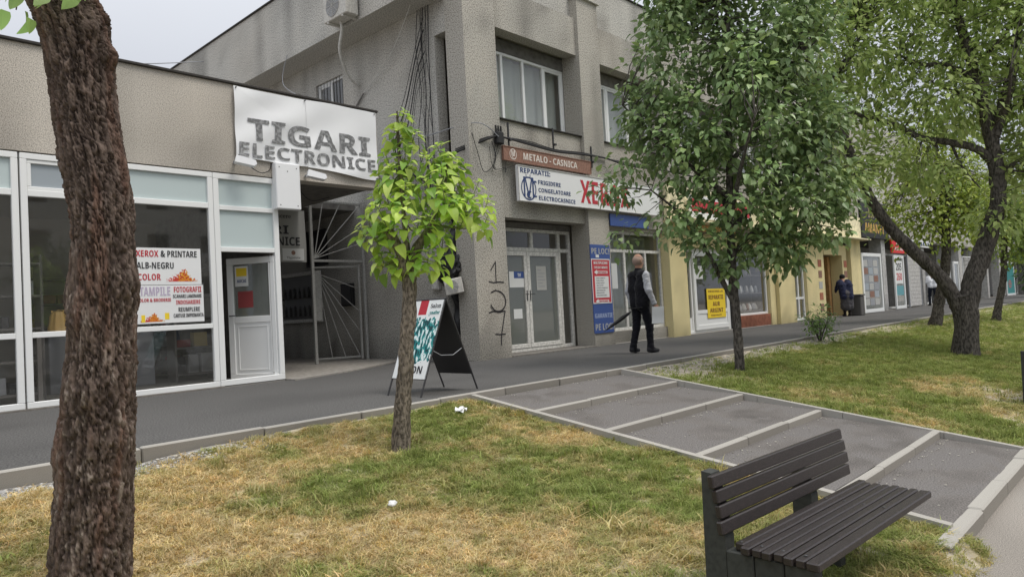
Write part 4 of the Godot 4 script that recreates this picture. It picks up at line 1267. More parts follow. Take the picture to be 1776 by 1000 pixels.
func signs() -> void:
	var z := ZM + 0.10
	# brown board
	var b := thing("shop_sign", "faded brown signboard with pale lettering above the white board", "sign", Vector3(10.02, 3.83, z))
	boxes("board", Vector3(0, 0, 0), Vector3(2.82, 0.29, 0.05), M.brown_sign, b, 0.006)
	put("rim", frame_mesh(2.82, 0.29, 0.016, 0.012, 0.003), M.brown_sign, b, fz(0, 0, 0.062))
	words("METALO - CASNICA", 1.74, 0.135, M.sign_letters, b, fz(0.58, 0.075, 0.052))
	ring(0.085, 0.10, 1.1, M.sign_letters, b, fz(0.28, 0.145, 0.05))
	words("M", 0.10, 0.11, M.sign_letters, b, fz(0.23, 0.11, 0.052))
	words("C", 0.06, 0.07, M.sign_letters, b, fz(0.25, 0.05, 0.0535))
	# white board
	var w := thing("shop_sign", "large white signboard with blue repair lettering and big red letters", "sign", Vector3(10.36, 3.05, z + 0.02))
	boxes("board", Vector3(0, 0, 0), Vector3(5.2, 0.72, 0.07), M.white, w, 0.01)
	put("rim", frame_mesh(5.2, 0.72, 0.018, 0.014, 0.004), M.grey_block, w, fz(0, 0, 0.083))
	var zz := 0.072
	words("REPARATII:", 0.92, 0.098, M.navy, w, fz(0.075, 0.575, zz))
	words("FRIGIDERE", 0.72, 0.085, M.navy, w, fz(0.60, 0.385, zz))
	words("CONGELATOARE", 1.04, 0.085, M.navy, w, fz(0.60, 0.225, zz))
	words("ELECTROCASNICE", 1.19, 0.085, M.navy, w, fz(0.60, 0.065, zz))
	words("XEROX", 1.86, 0.50, M.red, w, fz(1.99, 0.11, zz))
	ring(0.20, 0.228, 1.05, M.navy, w, fz(0.305, 0.27, zz - 0.002))
	words("M", 0.30, 0.40, M.navy, w, fz(0.155, 0.10, zz), "Droid Sans", 0.003)
	words("C", 0.13, 0.15, M.navy, w, fz(0.24, 0.075, zz + 0.004))
	for k in 2: boxes("emblem_tick", Vector3(0.235 + 0.12 * k, 0.48, zz - 0.001), Vector3(0.25 + 0.12 * k, 0.555, zz + 0.003), M.navy, w)
	words("C", 0.13, 0.34, M.navy, w, fz(0.42, 0.105, zz), "Droid Sans", 0.002)
	# blue door side boards on pilaster 1
	var p := thing("price_board", "tall blue board with a red framed price list beside the white door", "sign", Vector3(12.68, 0.29, z - 0.005))
	boxes("board", Vector3(0, 0, 0), Vector3(0.74, 1.98, 0.02), M.blue, p, 0.004)
	words("PE LOC!", 0.66, 0.13, M.cloth_old, p, fz(0.04, 1.77, 0.021))
	words("PE LOC!", 0.66, 0.14, M.cloth_old, p, fz(0.04, 0.07, 0.021))
	words("GARANTIE", 0.66, 0.10, plain(0.35, 0.42, 0.60), p, fz(0.04, 0.34, 0.021))
	boxes("red_sheet", Vector3(0.0, 0.66, 0.0205), Vector3(0.70, 1.66, 0.026), M.red, p)
	put("white_rim", frame_mesh(0.70, 1.0, 0.022, 0.002, 0.0), M.paper, p, fz(0, 0.66, 0.0285))
	boxes("list_sheet", Vector3(0.10, 0.79, 0.0262), Vector3(0.62, 1.27, 0.0285), M.paper, p, 0.0)
	words("MULTIPLICARE", 0.52, 0.062, M.paper, p, fz(0.09, 1.54, 0.027))
	words("CHEI IN 5 MINUTE", 0.50, 0.055, M.paper, p, fz(0.10, 1.44, 0.027))
	for q in [1.36, 0.71]:
		var ar := B.new()
		ar.prism([Vector2(0, 0), Vector2(0.10, -0.055), Vector2(0.10, -0.03), Vector2(0.50, -0.03), Vector2(0.50, 0.03), Vector2(0.10, 0.03), Vector2(0.10, 0.055)], 0.0262, 0.0285)
		put("arrow", ar, M.paper, p, fz(0.09, q, 0))
		words("INTRARE", 0.34, 0.04, M.red, p, fz(0.22, q - 0.02, 0.0287))
	for j in 8:
		words(["CHEI SIMPLE", "CHEI YALA", "CHEI AUTO", "ASCUTIT", "CUTITE FOARFECI", "REPARATII", "BROASTE", "INCUIETORI"][j], [0.34, 0.28, 0.30, 0.26, 0.42, 0.32, 0.28, 0.36][j], 0.03, M.grey_panel, p, fz(0.15, 1.215 - 0.055 * j, 0.0287))
	boxes("small_label", Vector3(0.19, 1.69, 0.0205), Vector3(0.31, 1.755, 0.022), M.paper, p)
	# blue board under the white one, half behind leaves
	var bl := thing("shop_sign", "small blue signboard half hidden by leaves above the second window", "sign", Vector3(13.5, 2.72, z - 0.005))
	boxes("board", Vector3(0, 0, 0), Vector3(1.6, 0.28, 0.03), M.blue, bl, 0.005)
	# red and white board over the cream shop
	var r := thing("shop_sign", "red and white signboard over the cream shop behind the leafy tree", "sign", Vector3(16.9, 3.08, ZM + 0.23))
	boxes("board", Vector3(0, 0, 0), Vector3(3.6, 0.62, 0.06), M.white, r, 0.008)
	boxes("red_band", Vector3(0.08, 0.18, 0.0605), Vector3(3.52, 0.52, 0.064), M.red, r)
	var aw := thing("awning_board", "peach coloured fascia board below the red and white sign", "sign", Vector3(16.9, 2.76, ZM + 0.15))
	boxes("board", Vector3(0, 0, 0), Vector3(2.7, 0.17, 0.05), M.orange_wall, aw, 0.006)

func cables() -> void:
	var z := ZM + 0.14
	# bundle along the facade on small brackets
	for j in 3:
		cable([Vector3(9.0, 3.9 + 0.03 * j, z - 0.25), Vector3(9.6, 4.18 + 0.02 * j, z), Vector3(9.95, 4.27, z + 0.02), Vector3(10.8, 4.24 + 0.03 * j, z), Vector3(11.66, 4.20 + 0.02 * j, z), Vector3(12.6, 4.25 + 0.02 * j, z), Vector3(13.4, 4.27, z), Vector3(14.4, 4.20 + 0.03 * j, z), Vector3(16.2, 4.25, z), Vector3(20, 4.22, z)], [0.022, 0.014, 0.010][j], M.rubber, "facade_cable", ["thick black cable running along the facade above the brown sign", "black cable lying over the thick one above the brown sign", "thin black cable on top of the bundle above the brown sign"][j], "cables along the facade")
	for k in 3:
		var br := thing("cable_bracket", ["dark iron bracket on the facade above the left end of the brown sign", "dark iron bracket on the facade above the middle of the brown sign", "dark iron bracket on the second pilaster by the brown sign"][k], "bracket", Vector3([10.24, 11.62, 12.94][k], [4.13, 4.22, 4.0][k], z - 0.05), 0.0, "cable brackets")
		boxes("bar", Vector3(-0.018, 0, 0.0), Vector3(0.018, 0.48, 0.03), M.dark_metal, br, 0.004)
		boxes("hook", Vector3(-0.03, 0.1, 0.0301), Vector3(0.03, 0.14, 0.09), M.dark_metal, br, 0.004)
	var jb := thing("junction_box", "black cable junction box on the corner pilaster left of the brown sign", "junction box", Vector3(9.82, 4.12, z - 0.045))
	boxes("body", Vector3(0, 0, 0), Vector3(0.19, 0.24, 0.12), M.rubber, jb, 0.02)
	for k in 3:
		var t := B.new()
		t.tube([Vector3(0.03 + 0.065 * k, 0.24, 0.06), Vector3(0.02 + 0.07 * k, 0.36, 0.06)], [0.024, 0.018], 8)
		put("stub", t, M.rubber, jb)
	# the vertical loom at the corner of the side wall
	for j in 7:
		var zj := -10.52 - 0.055 * j
		var lean := 0.06 * sin(j * 2.3)
		cable([Vector3(9.16, 7.0, zj + 0.03), Vector3(9.15, 6.2, zj - lean), Vector3(9.14, 5.3, zj + lean), Vector3(9.15, 4.4, zj - lean * 2), Vector3(9.16, 3.4, zj), Vector3(9.16, 2.3, zj + lean)], [0.009, 0.006, 0.004, 0.010, 0.005, 0.004, 0.007][j], M.rubber, "wall_cable", "black cable hanging down the corner of the grey side wall, %s from the pilaster" % ORD[j], "cables down the side wall")
	# looped ones that swing left, out over the passage
	for j in 6:
		var y0 := 6.75 - 0.22 * j
		cable([Vector3(9.13, y0, -10.62), Vector3(9.11, y0 - 0.35, -10.8 - 0.02 * j), Vector3(9.08, 5.35 - 0.18 * j, -11.25 + 0.03 * j), Vector3(9.05, 4.65 - 0.1 * j, -11.62 + 0.06 * j), Vector3(9.03, 4.25 - 0.05 * j, -11.62 + 0.07 * j), Vector3(9.05, 3.9, -11.3)], [0.006, 0.012, 0.005, 0.010, 0.006, 0.004][j], M.rubber, "wall_cable", "black cable swinging out from the wall corner above the small tree, %s from the top" % ORD[j], "cables looping over the side wall")
	cable([Vector3(9.12, 4.0, -11.9), Vector3(9.1, 3.75, -11.2), Vector3(9.12, 3.5, -10.6), Vector3(9.2, 3.6, -9.95)], 0.028, M.rubber, "wall_cable", "thick black cable sagging across the side wall above the small tree")
	cable([Vector3(9.14, 4.45, -11.6), Vector3(9.12, 4.42, -10.6), Vector3(9.3, 4.44, -9.45), Vector3(9.85, 4.25, -9.42)], 0.010, M.grey_panel, "wall_cable", "thin grey cable running level from the side wall to the corner box")
	cable([Vector3(8.9, 7.0, -10.7), Vector3(9.05, 6.3, -11.6), Vector3(9.16, 5.8, -12.75)], 0.008, M.pvc_dirty, "wall_cable", "thin pale cable rising across the side wall to the soffit")
	cable([Vector3(9.16, 5.8, -12.75), Vector3(9.16, 5.45, -13.2), Vector3(9.0, 4.9, -13.4)], 0.016, M.dark_plaster, "wall_cable", "short dark conduit on the side wall below the pale cable")
	# wire across the sky and one falling over the banner
	cable([Vector3(-3, 7.2, -14), Vector3(2.5, 6.6, -16.2), Vector3(5.5, 7.05, -17.6), Vector3(8.46, 8.1, -19)], 0.012, M.grey_panel, "overhead_wire", "thin overhead wire crossing the sky to the grey parapet")
	cable([Vector3(8.48, 7.05, -14.7), Vector3(8.3, 6.3, -14.6), Vector3(7.5, 5.2, -12.2), Vector3(6.3, 4.62, -10.33)], 0.008, M.grey_panel, "overhead_wire", "thin wire slanting from the overhanging band to the banner roof")
	cable([Vector3(6.2, 3.18, ZL - 0.3), Vector3(6.7, 3.02, ZL - 0.7), Vector3(7.4, 3.2, ZL - 1.2)], 0.008, M.rubber, "wall_cable", "thin dark wire drooping under the passage roof")
	for j in 4:
		var q := Vector3(9.75 + 0.09 * j, 4.16, z - 0.02)
		cable([q, q + Vector3(0.05 - 0.12 * j, -0.35 - 0.08 * j, 0.03), q + Vector3(-0.25 + 0.2 * j, -0.62 + 0.07 * j, 0.01), q + Vector3(-0.42 + 0.27 * j, -0.25 - 0.16 * j, 0.02), q + Vector3(-0.5 + 0.36 * j, 0.1 - 0.2 * j, -0.02)], [0.007, 0.005, 0.006, 0.004][j], M.rubber, "loose_cable", "thin loose cable end dangling below the corner junction box, %s from the left" % ORD[j], "loose cable ends")
	# torn black sleeve and cables in the corner notch
	var sl := B.new()
	sl.sheet(40, 80, func(u, w): return Vector3(9.36, 0, -10.23) + Vector3(0.15 * cos(u * TAU) * (1.0 + 0.3 * sin(w * 31 + u * 9)), 0.5 + 2.5 * w, -0.13 * sin(u * TAU) * (1.0 + 0.3 * cos(w * 27 + u * 13))) + Vector3(0.03 * sin(w * 9), 0, 0.03 * cos(w * 7)))
	tag(put("cable_sleeve", sl, M.black), "crumpled black plastic sleeve around cables in the wall corner", "sleeve")
	var lump := B.new()
	lump.sheet(40, 30, func(u, w):
		var d := Vector3(cos(u * TAU) * sin(w * PI), -cos(w * PI), -sin(u * TAU) * sin(w * PI))
		return Vector3(9.1, 1.78, -10.22) + d * Vector3(0.2, 0.34, 0.26) * (1.0 + 0.45 * bumps.get_noise_3dv(d * 2.6)))
	tag(put("cable_bundle", lump, M.black), "black wrapped bundle of cables above the small fan unit", "cable bundle")
	var mb := thing("meter_box", "small pale grey meter box on the passage wall behind the poster stand", "box")
	mb.transform = fx(9.19, 1.38, -10.75)
	boxes("box", Vector3(0, 0, 0), Vector3(0.22, 0.30, 0.09), M.ac, mb, 0.01)
	boxes("lid", Vector3(0.02, 0.03, 0.0901), Vector3(0.20, 0.27, 0.1), M.pvc_dirty, mb, 0.004)

func ac_units() -> void:
	var a := thing("air_conditioner", "white air conditioning unit hanging on the overhanging concrete band", "air conditioner")
	a.transform = fx(8.46, 7.02, -12.62)
	ac(a, 0.80, 0.58, 0.30)
	boxes("bracket", Vector3(0.12, -0.04, -0.03), Vector3(0.16, -0.001, 0.30), M.ac, a)
	boxes("bracket", Vector3(0.64, -0.04, -0.03), Vector3(0.68, -0.001, 0.30), M.ac, a)
	cable([Vector3(8.35, 7.04, -12.3), Vector3(8.38, 6.85, -12.32), Vector3(8.5, 6.5, -12.6), Vector3(8.9, 6.15, -12.9), Vector3(9.17, 6.02, -12.95)], 0.03, M.pvc_dirty, "drain_hose", "pale wrapped pipe curving down from the air conditioner to the wall")
	var f := thing("ventilation_unit", "small dirty cream fan unit hanging askew at the wall corner", "fan unit")
	f.transform = Transform3D(Basis(Vector3.UP, -0.75) * Basis(Vector3(0, 0, 1), 0.16), Vector3(8.92, 1.24, -10.10))
	ac(f, 0.34, 0.29, 0.20)

func ac(a: Node3D, w: float, h: float, d: float) -> void:
	boxes("casing", Vector3(0, 0, 0), Vector3(w, h, d), M.ac, a, 0.015)
	var r := h * 0.40
	var cx := w * 0.42
	var ho := B.new()
	ho.lathe([Vector2(0, 0), Vector2(r, 0), Vector2(r, 0.004), Vector2(0, 0.004)], 28, Vector3.ZERO, Basis(Vector3.RIGHT, PI / 2))
	put("fan_opening", ho, M.grey_panel, a, fz(cx, h / 2, d))
	for k in 5:
		var rr := r * (0.25 + 0.185 * k)
		var pts := []
		var rad := []
		for j in 25:
			pts.append(Vector3(cx + rr * cos(TAU * j / 24), h / 2 + rr * sin(TAU * j / 24), d + 0.012))
			rad.append(0.004)
		var b := B.new()
		b.tube(pts, rad, 5, false)
		put("guard_ring", b, M.ac, a)
	for k in 4:
		var t := TAU * k / 8
		var q := Vector3(cos(t), sin(t), 0) * r
		var b := B.new()
		b.tube([Vector3(cx, h / 2, d + 0.014) - q, Vector3(cx, h / 2, d + 0.014) + q], [0.004, 0.004], 5)
		put("guard_spoke", b, M.ac, a)

# ---------------------------------------------------------------- the shops further on
func far_shops() -> void:
	var s := thing("far_building", "long grey building with recessed shops and columns further down the street", "building", Vector3.ZERO)
	wall("upper_wall", M.concrete_side, s, fz(31.05, 3.3, ZM), 60, 5.0, [], 0.3, 0.9)
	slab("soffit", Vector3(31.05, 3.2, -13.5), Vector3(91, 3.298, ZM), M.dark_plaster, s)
	slab("roof", Vector3(31.05, 8.0, -20), Vector3(91, 8.2, ZM - 0.31), M.dark_plaster, s)
	slab("recess_wall", Vector3(31.05, 0, -12.4), Vector3(91, 3.19, -12.2), M.grey_block, s)
	slab("recess_floor", Vector3(31.05, -0.2, -12.19), Vector3(91, 0.012, ZM + 0.05), M.apron, s)
	var k := 0
	for x in [33.9, 40.4, 45.6, 48.6, 52.5, 56.5, 61.0, 66.5, 72.0, 78.0, 85.0]:
		wall("column", M.grey_block, s, fz(x, 0, ZM + 0.02), 0.55 if k != 3 else 0.8, 3.19, [], 0.5, 1.0)
		k += 1
	# the shop fronts between the columns
	var runs := [[31.2, 33.8], [34.5, 40.2], [41.0, 45.4], [46.2, 48.4], [49.5, 52.3], [53.1, 56.3], [57.1, 60.8], [61.7, 66.3], [67.2, 71.8]]
	for j in runs.size():
		var a: float = runs[j][0]
		var w: float = runs[j][1] - a
		window("shop_window", s, fz(a, 0.015, ZM - [1.2, 0.5, 0.8, 0.4, 0.5, 0.4, 0.7, 0.5, 0.5][j]), w, 2.6, 0.09, 0.08, M.pvc, [[w * 0.3, 0.09, w * 0.3 + 0.07, 2.51], [w * 0.66, 0.09, w * 0.66 + 0.07, 2.51], [0.09, 2.0, w * 0.3, 2.07]], [[0.09, 0.09, w * 0.3, 2.0], [0.09, 2.07, w * 0.3, 2.51], [w * 0.3 + 0.07, 0.09, w * 0.66, 2.51], [w * 0.66 + 0.07, 0.09, w - 0.09, 2.51]])
	for q in [[32.0, 5.0], [36.5, 5.0], [41, 5.0], [46, 5.0], [51, 5.0], [57, 5.0], [63, 5.0], [70, 5.0]]:
		window("upper_window", s, fz(q[0], q[1], ZM + 0.012), 2.2, 1.5, 0.07, 0.06, M.pvc, [[1.07, 0.07, 1.13, 1.43]], [[0.07, 0.07, 1.07, 1.43, M.film_grey], [1.13, 0.07, 2.13, 1.43, M.film_grey]])
	# open white door leaves
	for j in 4:
		var x: float = [30.75, 35.4, 62.6, 46.4][j]
		var d := thing("shop_door", ["open white glass door covered in paper notices at the end of the cream shop", "white glass door with large red price notices under the red sign", "dark glass door with a round red emblem far down the street", "white framed glass shop door between the far columns"][j], "door", Vector3(x, 0.02, ZM + [0.10, 0.03, 0.1, 0.12][j]))
		d.rotation.y = [-0.03, 0.0, 0.0, 0.0][j]
		var w: float = [2.3, 1.55, 3.4, 1.2][j]
		var h: float = [2.45, 2.45, 2.5, 2.3][j]
		put("frame", frame_mesh(w, h, 0.14, 0.07), M.pvc, d, fz(0, 0, 0.07))
		boxes("pane", Vector3(0.14, 0.14, 0.03), Vector3(w - 0.14, h - 0.14, 0.036), M.glass_dusty if j != 2 else M.teal, d)
		if j == 0:
			for r in 6:
				for c in 3: boxes("notice", Vector3(0.2 + 0.58 * c, 0.3 + 0.32 * r, 0.0362), Vector3(0.7 + 0.58 * c, 0.56 + 0.32 * r, 0.039), [M.cloth_old, M.grey_panel, M.cloth_old, M.brown_sign, M.film_grey][(r * 2 + c) % 5], d)
		elif j == 1:
			boxes("notice", Vector3(0.2, 1.15, 0.0362), Vector3(1.35, 2.2, 0.039), M.paper, d)
			boxes("notice", Vector3(0.2, 0.62, 0.0362), Vector3(1.35, 1.05, 0.039), plain(0.12, 0.32, 0.36), d)
			words("205", 0.85, 0.34, M.ink, d, fz(0.34, 1.76, 0.0395))
			words("260", 0.85, 0.34, M.red, d, fz(0.34, 1.30, 0.0395))
		elif j == 2:
			ring(0.42, 0.56, 0.5, plain(0.55, 0.08, 0.08), d, fz(1.4, 0.85, 0.04))
			boxes("emblem_bar", Vector3(1.1, 0.82, 0.0362), Vector3(1.7, 0.90, 0.042), plain(0.55, 0.08, 0.08), d)
			var hb := B.new()
			hb.tube([Vector3(2.85, 1.3, 0.07), Vector3(2.85, 1.3, 0.14), Vector3(2.85, 1.7, 0.14), Vector3(2.85, 1.7, 0.07)], [0.03, 0.03, 0.03, 0.03], 6)
			put("handle", hb, M.pvc, d)
	# signs
	var bs := thing("shop_sign", "black signboard with gold lettering beyond the cream shop", "sign", Vector3(31.0, 3.12, ZM + 0.06))
	boxes("board", Vector3(0, 0, 0), Vector3(3.6, 1.55, 0.12), M.black, bs, 0.01)
	words("ISA", 1.1, 0.42, plain(0.30, 0.24, 0.15), bs, fz(0.9, 0.85, 0.122))
	words("AMANET", 2.6, 0.40, M.gold, bs, fz(0.35, 0.22, 0.122))
	var rs := thing("shop_sign", "bright red sign with pale lettering above the price notice door", "sign", Vector3(35.1, 2.56, ZM + 0.06))
	boxes("board", Vector3(0, 0, 0), Vector3(2.3, 0.60, 0.08), plain(0.70, 0.015, 0.015, 0.4), rs, 0.01)
	words("CASH", 0.9, 0.14, M.paper, rs, fz(0.7, 0.36, 0.081))
	words("AMANET", 1.5, 0.14, M.paper, rs, fz(0.4, 0.13, 0.081))
	var wsg := thing("shop_sign", "pale blue and white signboard high between the far columns", "sign", Vector3(38.6, 2.95, ZM + 0.06))
	boxes("board", Vector3(0, 0, 0), Vector3(3.2, 0.34, 0.06), M.white, wsg, 0.006)
	for c in 7: boxes("print_block", Vector3(0.15 + 0.43 * c, 0.08, 0.0605), Vector3(0.40 + 0.43 * c, 0.26, 0.063), M.navy, wsg)
	var pnl := thing("roller_box", "grey metal shutter panel beside the price notice door", "shutter", Vector3(37.6, 0.02, ZM + 0.05))
	for c in 14: boxes("slat", Vector3(0, 0.06 + 0.18 * c, 0), Vector3(2.1, 0.232 + 0.18 * c, 0.03), M.grey_block, pnl, 0.004)
	for c in 2: boxes("rail", Vector3(-0.06 + 2.16 * c, 0, -0.01), Vector3(-0.001 + 2.162 * c, 2.6, 0.05), M.grey_panel, pnl)
	var lat := thing("lattice_panel", "grey lattice grille panel on the wall between the far columns", "grille", Vector3(50.0, 1.2, ZM - 0.05))
	put("frame", frame_mesh(2.2, 1.5, 0.06, 0.04), M.pvc, lat)
	for c in 10:
		for dd in 2:
			var x0: float = 0.06 + 0.208 * c
			var b := B.new()
			var x1: float = x0 + (0.6 if dd == 0 else -0.6)
			b.tube([Vector3(clampf(x0, 0.05, 2.15), 0.05, -0.012 - 0.012 * dd), Vector3(clampf(x1, 0.05, 2.15), 1.45, -0.012 - 0.012 * dd)], [0.018, 0.018], 5)
			put("lattice_bar", b, M.grey_block, lat)
	var bin := thing("litter_bin", "dark stone litter bin beside the orange shop entrance", "bin", Vector3(28.8, 0.0, -9.15))
	boxes("body", Vector3(-0.22, 0, -0.22), Vector3(0.22, 0.75, 0.22), plain(0.09, 0.085, 0.08, 0.8), bin, 0.03)
	boxes("rim", Vector3(-0.25, 0.7501, -0.25), Vector3(0.25, 0.81, 0.25), plain(0.12, 0.115, 0.11, 0.8), bin, 0.02)
	var cr := thing("crate", "red and white display crate outside the far shop", "crate", Vector3(43.2, 0.0, -9.3))
	boxes("box", Vector3(0, 0, 0), Vector3(1.2, 0.55, 0.5), M.paper, cr, 0.02)
	for c in 4: boxes("stripe", Vector3(0.06 + 0.3 * c, 0.05, 0.5005), Vector3(0.2 + 0.3 * c, 0.5, 0.51), M.red, cr)

# what stands across the street, behind the camera; it shows in the shop glass
func across() -> void:
	var s := thing("apartment_block", "pale apartment block across the street, seen in the shop glass", "building", Vector3.ZERO)
	var holes := []
	for f in 5:
		for c in 12: holes.append([1.4 + 3.6 * c, 1.2 + 2.9 * f, 3.0 + 3.6 * c, 2.6 + 2.9 * f])
	wall("facade", rough(0.80, 0.78, 0.72, M.concrete.albedo_texture, null, 2.0, 0.0), s, Transform3D(Basis(Vector3(-1, 0, 0), Vector3(0, 1, 0), Vector3(0, 0, -1)), Vector3(32, -0.9, 30)), 44, 15, holes, 0.3, 4.0)
	slab("body", Vector3(-11.9, -0.9, 30.9), Vector3(31.9, 14.0, 42), M.dark_plaster, s)
	for q in holes:
		put("window", frame_mesh(1.6, 1.4, 0.09, 0.06), M.pvc, s, Transform3D(Basis(Vector3(-1, 0, 0), Vector3(0, 1, 0), Vector3(0, 0, -1)), Vector3(32 - q[0], q[1] - 0.9, 30.12)))
	# two cars parked along the far kerb, mirrored in the lower panes
	var paint := plain(0.62, 0.64, 0.66, 0.25)
	paint.clearcoat_enabled = true
	var car := thing("parked_car", "silver car behind the viewer, mirrored in the lower shop panes left of the door", "car", Vector3(9.6, -0.93, 10.6), 0.0, "parked cars across the road")
	var body := B.new()
	body.prism([Vector2(0.0, 0.30), Vector2(4.25, 0.28), Vector2(4.32, 0.62), Vector2(4.18, 0.84), Vector2(3.1, 0.95), Vector2(0.15, 0.98), Vector2(-0.04, 0.66)], -1.70, 0.0)
	put("body", body, paint, car)
	var cab := B.new()
	cab.prism([Vector2(0.25, 0.955), Vector2(3.15, 0.94), Vector2(2.35, 1.44), Vector2(0.75, 1.46)], -1.58, -0.12)
	put("cabin", cab, paint, car)
	for side in 2:
		for k in 2:
			var gl := B.new()
			gl.prism([Vector2(0.50, 1.0), Vector2(1.5, 1.0), Vector2(1.5, 1.40), Vector2(0.82, 1.40)] if k == 0 else [Vector2(1.56, 1.0), Vector2(2.85, 1.0), Vector2(2.28, 1.39), Vector2(1.56, 1.40)], -0.118 - 1.482 * side, -0.10 - 1.482 * side)
			put("side_window", gl, M.black, car)
			var wh := B.new()
			wh.lathe([Vector2(0, 0), Vector2(0.2, 0.0), Vector2(0.31, 0.02), Vector2(0.32, 0.1), Vector2(0.31, 0.18), Vector2(0.2, 0.2), Vector2(0, 0.2)], 20, Vector3.ZERO, Basis(Vector3.RIGHT, PI / 2))
			var wn := put("wheel", wh, M.rubber, car, fz(0.80 + 2.6 * k, 0.32, -0.17 - 1.54 * side))
			var rim := B.new()
			rim.lathe([Vector2(0, 0), Vector2(0.19, 0), Vector2(0.19, 0.012), Vector2(0, 0.03)], 16, Vector3(0, 0, 0.2 * (1 - side)), Basis(Vector3.RIGHT, PI / 2 * (1 if side == 0 else -1)))
			put("rim", rim, M.ac, wn)
	for k in 2: boxes("headlight", Vector3(4.22, 0.62, -0.5 - 1.1 * k), Vector3(4.31, 0.76, -0.1 - 1.1 * k), M.paper, car, 0.01)
	var c2 := car.duplicate()
	c2.name = "parked_car_001"
	c2.position = Vector3(1.6, -0.93, 10.6)
	add_child(c2)
	c2.set_meta("label", "second silver car behind the viewer, mirrored in the far left shop panes")
	var road := B.new()
	road.quad(Vector3(-60, -0.93, 19), Vector3(120, -0.93, 19), Vector3(120, -0.93, 9), Vector3(-60, -0.93, 9))
	tag(put("road", road, M.asphalt), "dark asphalt road behind the viewer", "road", "", "structure")

# ---------------------------------------------------------------- trees
func leaf(ln: float, wd: float, fold: float, curl: float, n: int, tip := 0.35, heart := 0.0) -> B:
	# lies along +z from the stalk at the origin, its face up
	var b := B.new()
	var mid := []
	var lf := []
	var rt := []
	for k in n + 1:
		var s := float(k) / n
		var prof := pow(sin(PI * pow(s, tip + 0.25)), 0.8) if k > 0 and k < n else 0.0
		var w := wd * prof * 0.5
		var z := ln * s
		var y := -curl * ln * s * s
		var zz := z - heart * ln * (1.0 - s) * (1.0 - s) * (1.0 if k > 0 else 0.0) * 0.5
		mid.append(Vector3(0, y, z))
		lf.append(Vector3(-w, y + fold * w, zz))
		rt.append(Vector3(w, y + fold * w, zz))
	for k in n:
		for side in 2:
			var e: Array = rt if side else lf
			var a: Vector3 = mid[k]
			var c: Vector3 = mid[k + 1]
			var d: Vector3 = e[k + 1]
			var g: Vector3 = e[k]
			if side:
				if k == n - 1: b.face3(a, c, g)
				elif k == 0: b.face3(a, c, d)
				else: b.quad(a, c, d, g)
			else:
				if k == n - 1: b.face3(a, g, c)
				elif k == 0: b.face3(a, d, c)
				else: b.quad(a, g, d, c)
	return b

func limb(called: String, pts: Array, r0: float, r1: float, m: Material, parent: Node, sides := 12, lump := 0.12, sd := 1, flare := 0.0) -> MeshInstance3D:
	var c := Curve3D.new()
	for k in pts.size():
		var d: Vector3 = (pts[mini(k + 1, pts.size() - 1)] - pts[maxi(k - 1, 0)]) / 6.0
		c.add_point(pts[k], -d, d)
	c.bake_interval = maxf(0.05, r1 * 1.2)
	var q := Array(c.get_baked_points())
	var f := noise(1.0, FastNoiseLite.TYPE_SIMPLEX_SMOOTH, 3, sd)
	var rad := []
	for k in q.size():
		var s := float(k) / (q.size() - 1)
		var r := lerpf(r0, r1, s) * (1.0 + lump * f.get_noise_1d(k * 1.7)) + flare * exp(-s * 14.0)
		rad.append(r)
	var b := B.new()
	b.tube(q, rad, sides)
	for k in b.v.size():
		var rr := lerpf(r0, r1, float(k) / b.v.size())
		b.v[k] += b.n[k] * rr * 0.22 * f.get_noise_3dv(b.v[k] * Vector3(1, 0.3, 1) * 0.9 / rr)
		var g := 0.85 + 0.5 * f.get_noise_3dv(b.v[k] * Vector3(9, 2, 9))
		b.c[k] = Color(g, g, g)
	return put(called, b, m, parent)

# lobes are [sideways px, up px, depth m, rx px, ry px, rz m]; the axis across the view runs along (.686, 0, .728)
const ACROSS := Vector3(0.686, 0, 0.728)
const AWAY := Vector3(0.728, 0, -0.686)

func lobe_center(base: Vector3, s: float, q: Array) -> Vector3:
	return base + ACROSS * (q[0] + 0.054 * q[1]) * s + Vector3.UP * q[1] * s + AWAY * q[2]

